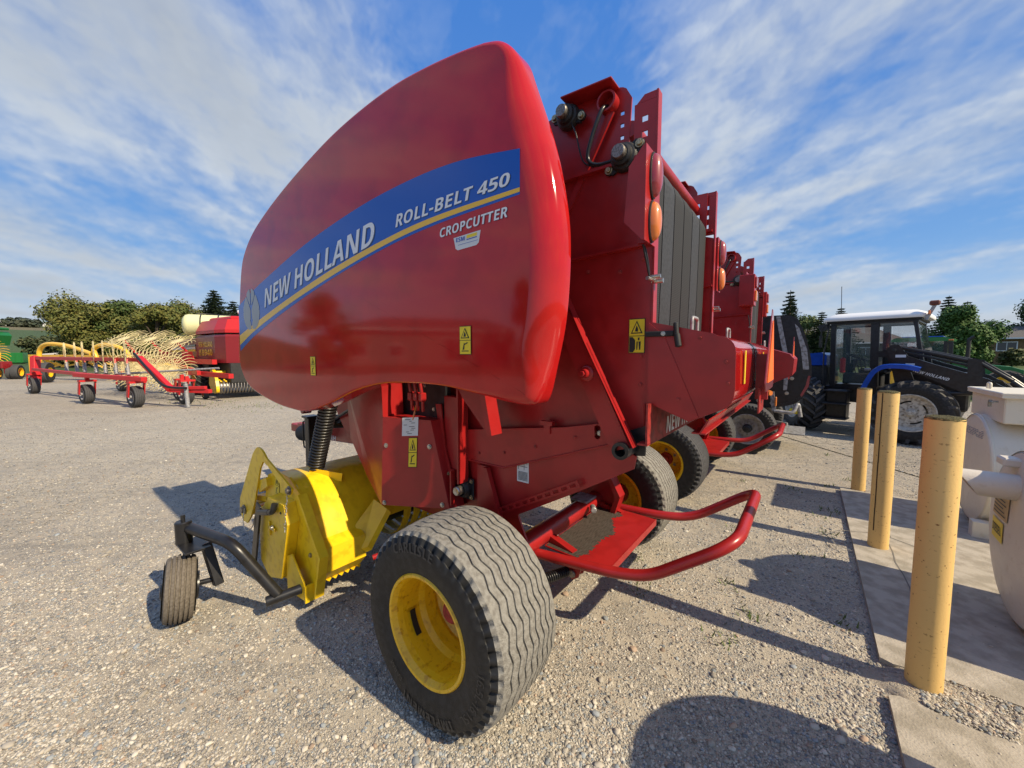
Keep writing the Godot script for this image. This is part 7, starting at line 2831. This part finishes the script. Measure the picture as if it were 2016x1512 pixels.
func broad_tree(label: String, at: Vector3, H: float, Wd: float, c: Color, c2: Color, leaves: int, sd: int, size: float, low := 0.12, group := "") -> void:
	var T := thing("broadleaf_tree", label, "tree", at, 0.0, group)
	var r := RandomNumberGenerator.new()
	r.seed = sd
	var trunk := MB.new()
	trunk.tube(curve([Vector3(0, -0.6, 0), Vector3(0.05, H * 0.16, 0.02), Vector3(-0.05, H * 0.34, 0), Vector3(0.08, H * 0.55, 0.05)], 4), [0.05 * H, 0.042 * H, 0.038 * H, 0.036 * H, 0.034 * H, 0.032 * H, 0.030 * H, 0.028 * H, 0.026 * H, 0.022 * H, 0.018 * H, 0.014 * H, 0.01 * H], 9)
	# clumps: uneven lobes filling the crown
	var clumps := []
	var n := 26
	for i in n:
		var a := r.randf() * TAU
		var v := pow(r.randf(), 0.8)
		var hgt := lerpf(low, 0.92, v) * H
		var wide := Wd * 0.5 * sqrt(maxf(0.05, 1.0 - pow((hgt / H - 0.42) / 0.60, 2.0)))
		var rad := wide * (0.22 + 0.56 * r.randf())
		clumps.append([Vector3(cos(a) * rad, hgt, sin(a) * rad), Wd * r.randf_range(0.11, 0.19)])
	for i in 9:
		var cl: Array = clumps[i * 2]
		var p: Vector3 = cl[0]
		var b := Vector3(0, clampf(p.y * 0.5, H * 0.12, H * 0.5), 0)
		trunk.tube(curve([b, b.lerp(p, 0.5) + Vector3(0, 0.05 * H, 0), p], 3), [0.018 * H, 0.015 * H, 0.013 * H, 0.010 * H, 0.008 * H, 0.006 * H, 0.004 * H], 6)
	obj("trunk", trunk, worn(mat("bark", lin(0.09, 0.07, 0.05), 0.95), tex_cache["grime"], 1.0), T)
	var mb := MB.new()
	mb.use_col = true
	for i in leaves:
		var cl: Array = clumps[r.randi() % n]
		var d := Vector3(r.randfn(), r.randfn() * 0.85, r.randfn()).normalized()
		var rr: float = cl[1] * pow(r.randf(), 0.35) * r.randf_range(0.85, 1.18)
		var p: Vector3 = cl[0] + d * rr
		if p.y < 0.2:
			continue
		# each leaf's own colour, drawn at random whatever its place in the crown
		mb.col = c.lerp(c2, r.randf()) * r.randf_range(0.85, 1.15)
		mb.col.a = 1.0
		var nn := (d + Vector3(r.randf_range(-0.9, 0.9), r.randf_range(-0.2, 0.9), r.randf_range(-0.9, 0.9))).normalized()
		var s1 := nn.cross(Vector3(r.randfn(), r.randfn(), r.randfn())).normalized()
		var s2 := nn.cross(s1)
		var s := size * r.randf_range(0.6, 1.3)
		mb.tri(p - s1 * s, p + s2 * s * 0.55 + nn * s * 0.1, p + s1 * s)
		mb.tri(p - s1 * s, p + s1 * s, p - s2 * s * 0.55 - nn * s * 0.05)
	obj("crown", mb, leaf_mat("leaves", c), T)


func conifer(label: String, at: Vector3, H: float, Wd: float, c: Color, sd: int, dens := 1.0, group := "") -> void:
	var T := thing("conifer_tree", label, "tree", at, 0.0, group)
	var r := RandomNumberGenerator.new()
	r.seed = sd
	var trunk := MB.new()
	trunk.tube([Vector3(0, -0.6, 0), Vector3(0, H * 0.5, 0), Vector3(0, H * 0.99, 0)], [0.022 * H, 0.014 * H, 0.003 * H], 8)
	obj("trunk", trunk, worn(mat("bark", lin(0.08, 0.06, 0.045), 0.95), tex_cache["grime"], 1.0), T)
	var mb := MB.new()
	mb.use_col = true
	var layers := int(26 * dens)
	for i in layers:
		var f := (i + 0.5) / layers
		var y := lerpf(0.06, 0.98, f) * H
		var len := Wd * 0.5 * pow(1.0 - f, 0.85) * r.randf_range(0.75, 1.15) + 0.02 * H
		var nb := int(lerpf(15, 6, f))
		for j in nb:
			var a := TAU * (j + r.randf()) / nb
			var L := len * r.randf_range(0.7, 1.12)
			var d := Vector3(cos(a), 0, sin(a))
			var side := Vector3(-sin(a), 0, cos(a))
			var seg := 5
			for k in seg * 3:
				var t := (k + r.randf()) / (seg * 3.0)
				var p := Vector3(0, y, 0) + d * L * t + Vector3(0, -0.28 * L * t * (1.0 - 0.35 * t), 0)
				mb.col = c * r.randf_range(0.55, 1.35)
				mb.col.a = 1.0
				for q in 3:
					var w := L * (0.30 * (1.05 - t)) + 0.012 * H
					var e := p + side * r.randf_range(-1, 1) * w + d * 0.08 * L + Vector3(0, r.randf_range(-0.10, 0.04) * L, 0)
					var up := Vector3(r.randf_range(-0.3, 0.3), 1, r.randf_range(-0.3, 0.3)).normalized() * 0.012 * H
					mb.tri(p - up, e, p + up + d * 0.02 * H)
	obj("crown", mb, leaf_mat("needles", c), T)


func ground_at(x: float, f: float) -> Vector3:
	return Vector3(x, terrain_height(x, f), -f)


func make_trees() -> void:
	var olive := Color(0.075, 0.100, 0.020)
	var gold := Color(0.15, 0.135, 0.026)
	var deep := Color(0.045, 0.085, 0.018)
	var rows := [["leftmost olive tree of the row beyond the rakes", 172.0, 44.0, 8.0, 8.0, olive, gold, 1], ["second olive tree of the row, beyond the rakes", 218.0, 45.0, 7.9, 7.8, olive, gold, 2], ["darker green tree in the middle of the row", 262.0, 46.0, 7.9, 7.0, deep, olive, 3], ["browning tree in the row, right of the dark one", 312.0, 44.0, 7.2, 6.4, olive * 1.1, gold * 1.05, 4], ["green tree at the right end of the row", 352.0, 47.0, 8.3, 7.0, deep, gold, 5], ["low spreading tree beside the plastic tank", 392.0, 50.0, 7.0, 6.0, deep, olive, 6]]
	for q in rows:
		var f: float = q[2]
		var x: float = (q[1] - 1008.0) / 757.0 * f
		broad_tree(q[0], ground_at(x, f), q[3], q[4], q[5], q[6], 16000, q[7] * 17, 0.15, 0.06, "trees in the row beyond the rakes")
	conifer("tall dark spruce left of the big side shield", ground_at(-44.4, 58.0), 11.0, 13.0, Color(0.030, 0.050, 0.022), 31, 1.2)
	conifer("shorter dark spruce against the big side shield", ground_at(-43.0, 60.0), 9.6, 13.0, Color(0.030, 0.050, 0.022), 32, 1.1)
	# hedge along the yard edge, left
	for i in 6:
		var f := 56.0 + i
		var x := (70.0 + 14.0 * i - 1008.0) / 757.0 * f
		broad_tree(["leftmost bush of the low hedge", "second bush of the low hedge", "third bush of the low hedge", "fourth bush of the low hedge", "fifth bush of the low hedge", "last bush of the low hedge by the trees"][i], ground_at(x, f), 2.4, 3.6, Color(0.035, 0.055, 0.018), Color(0.075, 0.08, 0.03), 900, 70 + i, 0.22, 0.15, "low hedge at the yard edge")
	# far copses on the rise
	broad_tree("distant dark tree on the skyline left of the tree row", ground_at(-330.0, 262.0), 3.6, 24.0, Color(0.035, 0.05, 0.03), Color(0.05, 0.06, 0.035), 1500, 90, 1.3)
	broad_tree("distant tree on the skyline by the pale barn", ground_at(-390.0, 284.0), 3.2, 22.0, Color(0.035, 0.05, 0.03), Color(0.05, 0.06, 0.035), 1500, 91, 1.3)
	conifer("distant conifer beside the tree row", ground_at(-150.0, 132.0), 7.0, 4.5, Color(0.025, 0.04, 0.025), 92)
	# right side
	conifer("thin spruce behind the black baler", ground_at(27.5, 38.5), 8.0, 4.0, Color(0.032, 0.055, 0.03), 41, 0.8)
	conifer("small pointed spruce right of the black baler", ground_at(33.0, 46.0), 8.4, 3.6, Color(0.036, 0.06, 0.034), 42, 0.7)
	conifer("bushy spruce left of the tractor cab", ground_at(33.5, 42.0), 6.2, 5.6, Color(0.034, 0.06, 0.022), 43, 1.0)
	conifer("olive spruce just left of the tractor cab", ground_at(38.5, 45.5), 7.0, 6.2, Color(0.045, 0.065, 0.022), 44, 1.0)
	broad_tree("young green tree behind the exhaust stack", ground_at(33.4, 44.0), 6.0, 4.0, Color(0.07, 0.12, 0.03), Color(0.12, 0.15, 0.04), 5000, 45, 0.13)
	broad_tree("full green maple right of the tractor cab", ground_at(48.3, 41.5), 6.5, 6.6, Color(0.045, 0.105, 0.018), Color(0.085, 0.16, 0.03), 18000, 46, 0.16, 0.05)
	conifer("second dark spruce top behind the maple", ground_at(55.0, 47.0), 7.9, 4.5, Color(0.028, 0.05, 0.02), 147, 1.0)
	conifer("dark spruce top rising behind the maple", ground_at(51.6, 46.0), 8.4, 5.5, Color(0.028, 0.05, 0.02), 47, 1.0)
	broad_tree("dark tree at the right edge, above the brick house", ground_at(68.5, 50.0), 8.2, 8.0, Color(0.03, 0.06, 0.02), Color(0.05, 0.09, 0.03), 13000, 48, 0.18, 0.15)
	broad_tree("low shrub in front of the brick house", ground_at(55.8, 43.0), 1.7, 3.0, Color(0.06, 0.09, 0.025), Color(0.12, 0.12, 0.04), 2200, 49, 0.18, 0.1)


func house(label: String, at: Vector3, turn: float, w: float, d: float, wall: float, ridge: float, wm: Material, rm: Material, wins: Array) -> void:
	var T := thing("house", label, "house", at, turn)
	var b := MB.new()
	b.box(Vector3(0, wall / 2, 0), Vector3(w, wall, d))
	obj("wall", b, wm, T)
	var r := MB.new()
	var e := 0.5
	var P := [Vector3(-w / 2 - e, wall, d / 2 + e), Vector3(w / 2 + e, wall, d / 2 + e), Vector3(w / 2 + e, wall, -d / 2 - e), Vector3(-w / 2 - e, wall, -d / 2 - e)]
	var R0 := Vector3(-w / 2 + d * 0.35, ridge, 0)
	var R1 := Vector3(w / 2 - d * 0.35, ridge, 0)
	var m := Vector3(0, wall, 0)
	r.face([P[0], P[1], R1, R0], m - Vector3(0, 5, 0))
	r.face([P[2], P[3], R0, R1], m - Vector3(0, 5, 0))
	r.face([P[1], P[2], R1], m - Vector3(0, 5, 0))
	r.face([P[3], P[0], R0], m - Vector3(0, 5, 0))
	r.face([P[0], P[1], P[2], P[3]], m + Vector3(0, 5, 0))
	obj("roof", r, rm, T)
	var fa := MB.new()
	fa.box(Vector3(0, wall - 0.09, d / 2 + e), Vector3(w + 2 * e, 0.18, 0.06))
	obj("gutter", fa, M.roof_white, T)
	for q in wins:
		var wn := node("window", T, Vector3(q[0], q[1], d / 2))
		var f := MB.new()
		for s in [-1.0, 1.0]:
			f.box(Vector3(s * q[2] / 2, 0, 0.03), Vector3(0.09, q[3] + 0.09, 0.10))
			f.box(Vector3(0, s * q[3] / 2, 0.03), Vector3(q[2] - 0.09, 0.09, 0.098))
		f.box(Vector3(0, 0, 0.03), Vector3(0.05, q[3] - 0.09, 0.06))
		obj("frame", f, M.roof_white, wn)
		var g := MB.new()
		g.box(Vector3(0, 0, 0.02), Vector3(q[2] - 0.09, q[3] - 0.09, 0.02))
		obj("pane", g, mat("window glass", lin(0.03, 0.035, 0.04), 0.05), wn)


func make_houses() -> void:
	var brick := worn(mat("buff brick", lin(0.34, 0.23, 0.12), 0.9), noise_tex("brick", 0.2, Color(0.6, 0.55, 0.5), Color(1, 1, 1), 0.3, 0.7), 1.2)
	var grey := worn(mat("grey shingle", lin(0.13, 0.125, 0.12), 0.9), tex_cache["grime"], 0.6)
	house("buff brick house with grey roof at the right edge", ground_at(68.8, 48.0) + Vector3(0, 0.1, 0), -0.75, 14.0, 8.0, 3.4, 5.0, brick, grey, [[-5.2, 2.3, 1.6, 1.1], [-1.0, 2.2, 2.0, 1.2], [3.0, 2.2, 1.8, 1.2]])
	house("grey roofed house glimpsed between the spruces and the tractor cab", ground_at(45.5, 57.0), -0.5, 16.0, 9.0, 3.0, 5.6, worn(mat("taupe siding", lin(0.24, 0.21, 0.18), 0.9), tex_cache["grime"], 0.8), grey, [[-5.0, 1.7, 1.5, 1.2], [-1.0, 1.7, 1.5, 1.2], [4.0, 1.7, 1.5, 1.2]])
	house("pale gable glimpsed between the maple and the right-hand tree", ground_at(77.0, 62.0), -0.6, 10.0, 8.0, 3.4, 5.6, worn(mat("taupe siding", lin(0.27, 0.25, 0.22), 0.9), tex_cache["grime"], 0.8), grey, [[-2.0, 1.8, 1.4, 1.2], [2.0, 1.8, 1.4, 1.2]])
	house("long pale barn far off on the left skyline", ground_at(-355.0, 285.0), 0.9, 30.0, 12.0, 3.2, 5.5, mat("barn steel", lin(0.55, 0.57, 0.58), 0.6), mat("barn roof", lin(0.20, 0.26, 0.27), 0.6), [])
	# the dealer's workshop and two trees left of the picture, mirrored in the glossy shield
	house("pale workshop of the dealership, left of the picture", Vector3(-50.0, 0, 2.0), PI * 0.5, 22.0, 12.0, 4.4, 6.2, mat("workshop siding", lin(0.24, 0.22, 0.20), 0.8), grey, [[-8.0, 2.0, 3.0, 2.8], [-2.0, 2.0, 3.0, 2.8], [5.0, 1.8, 1.6, 1.4], [9.0, 1.8, 1.6, 1.4]])
	broad_tree("tall tree by the near corner of the workshop", Vector3(-38.0, 0, 12.5), 10.0, 7.5, Color(0.05, 0.085, 0.02), Color(0.1, 0.12, 0.03), 4000, 95, 0.2)
	broad_tree("tall tree by the far corner of the workshop", Vector3(-40.0, 0, -9.5), 7.5, 7.5, Color(0.05, 0.085, 0.02), Color(0.1, 0.12, 0.03), 4000, 96, 0.2)
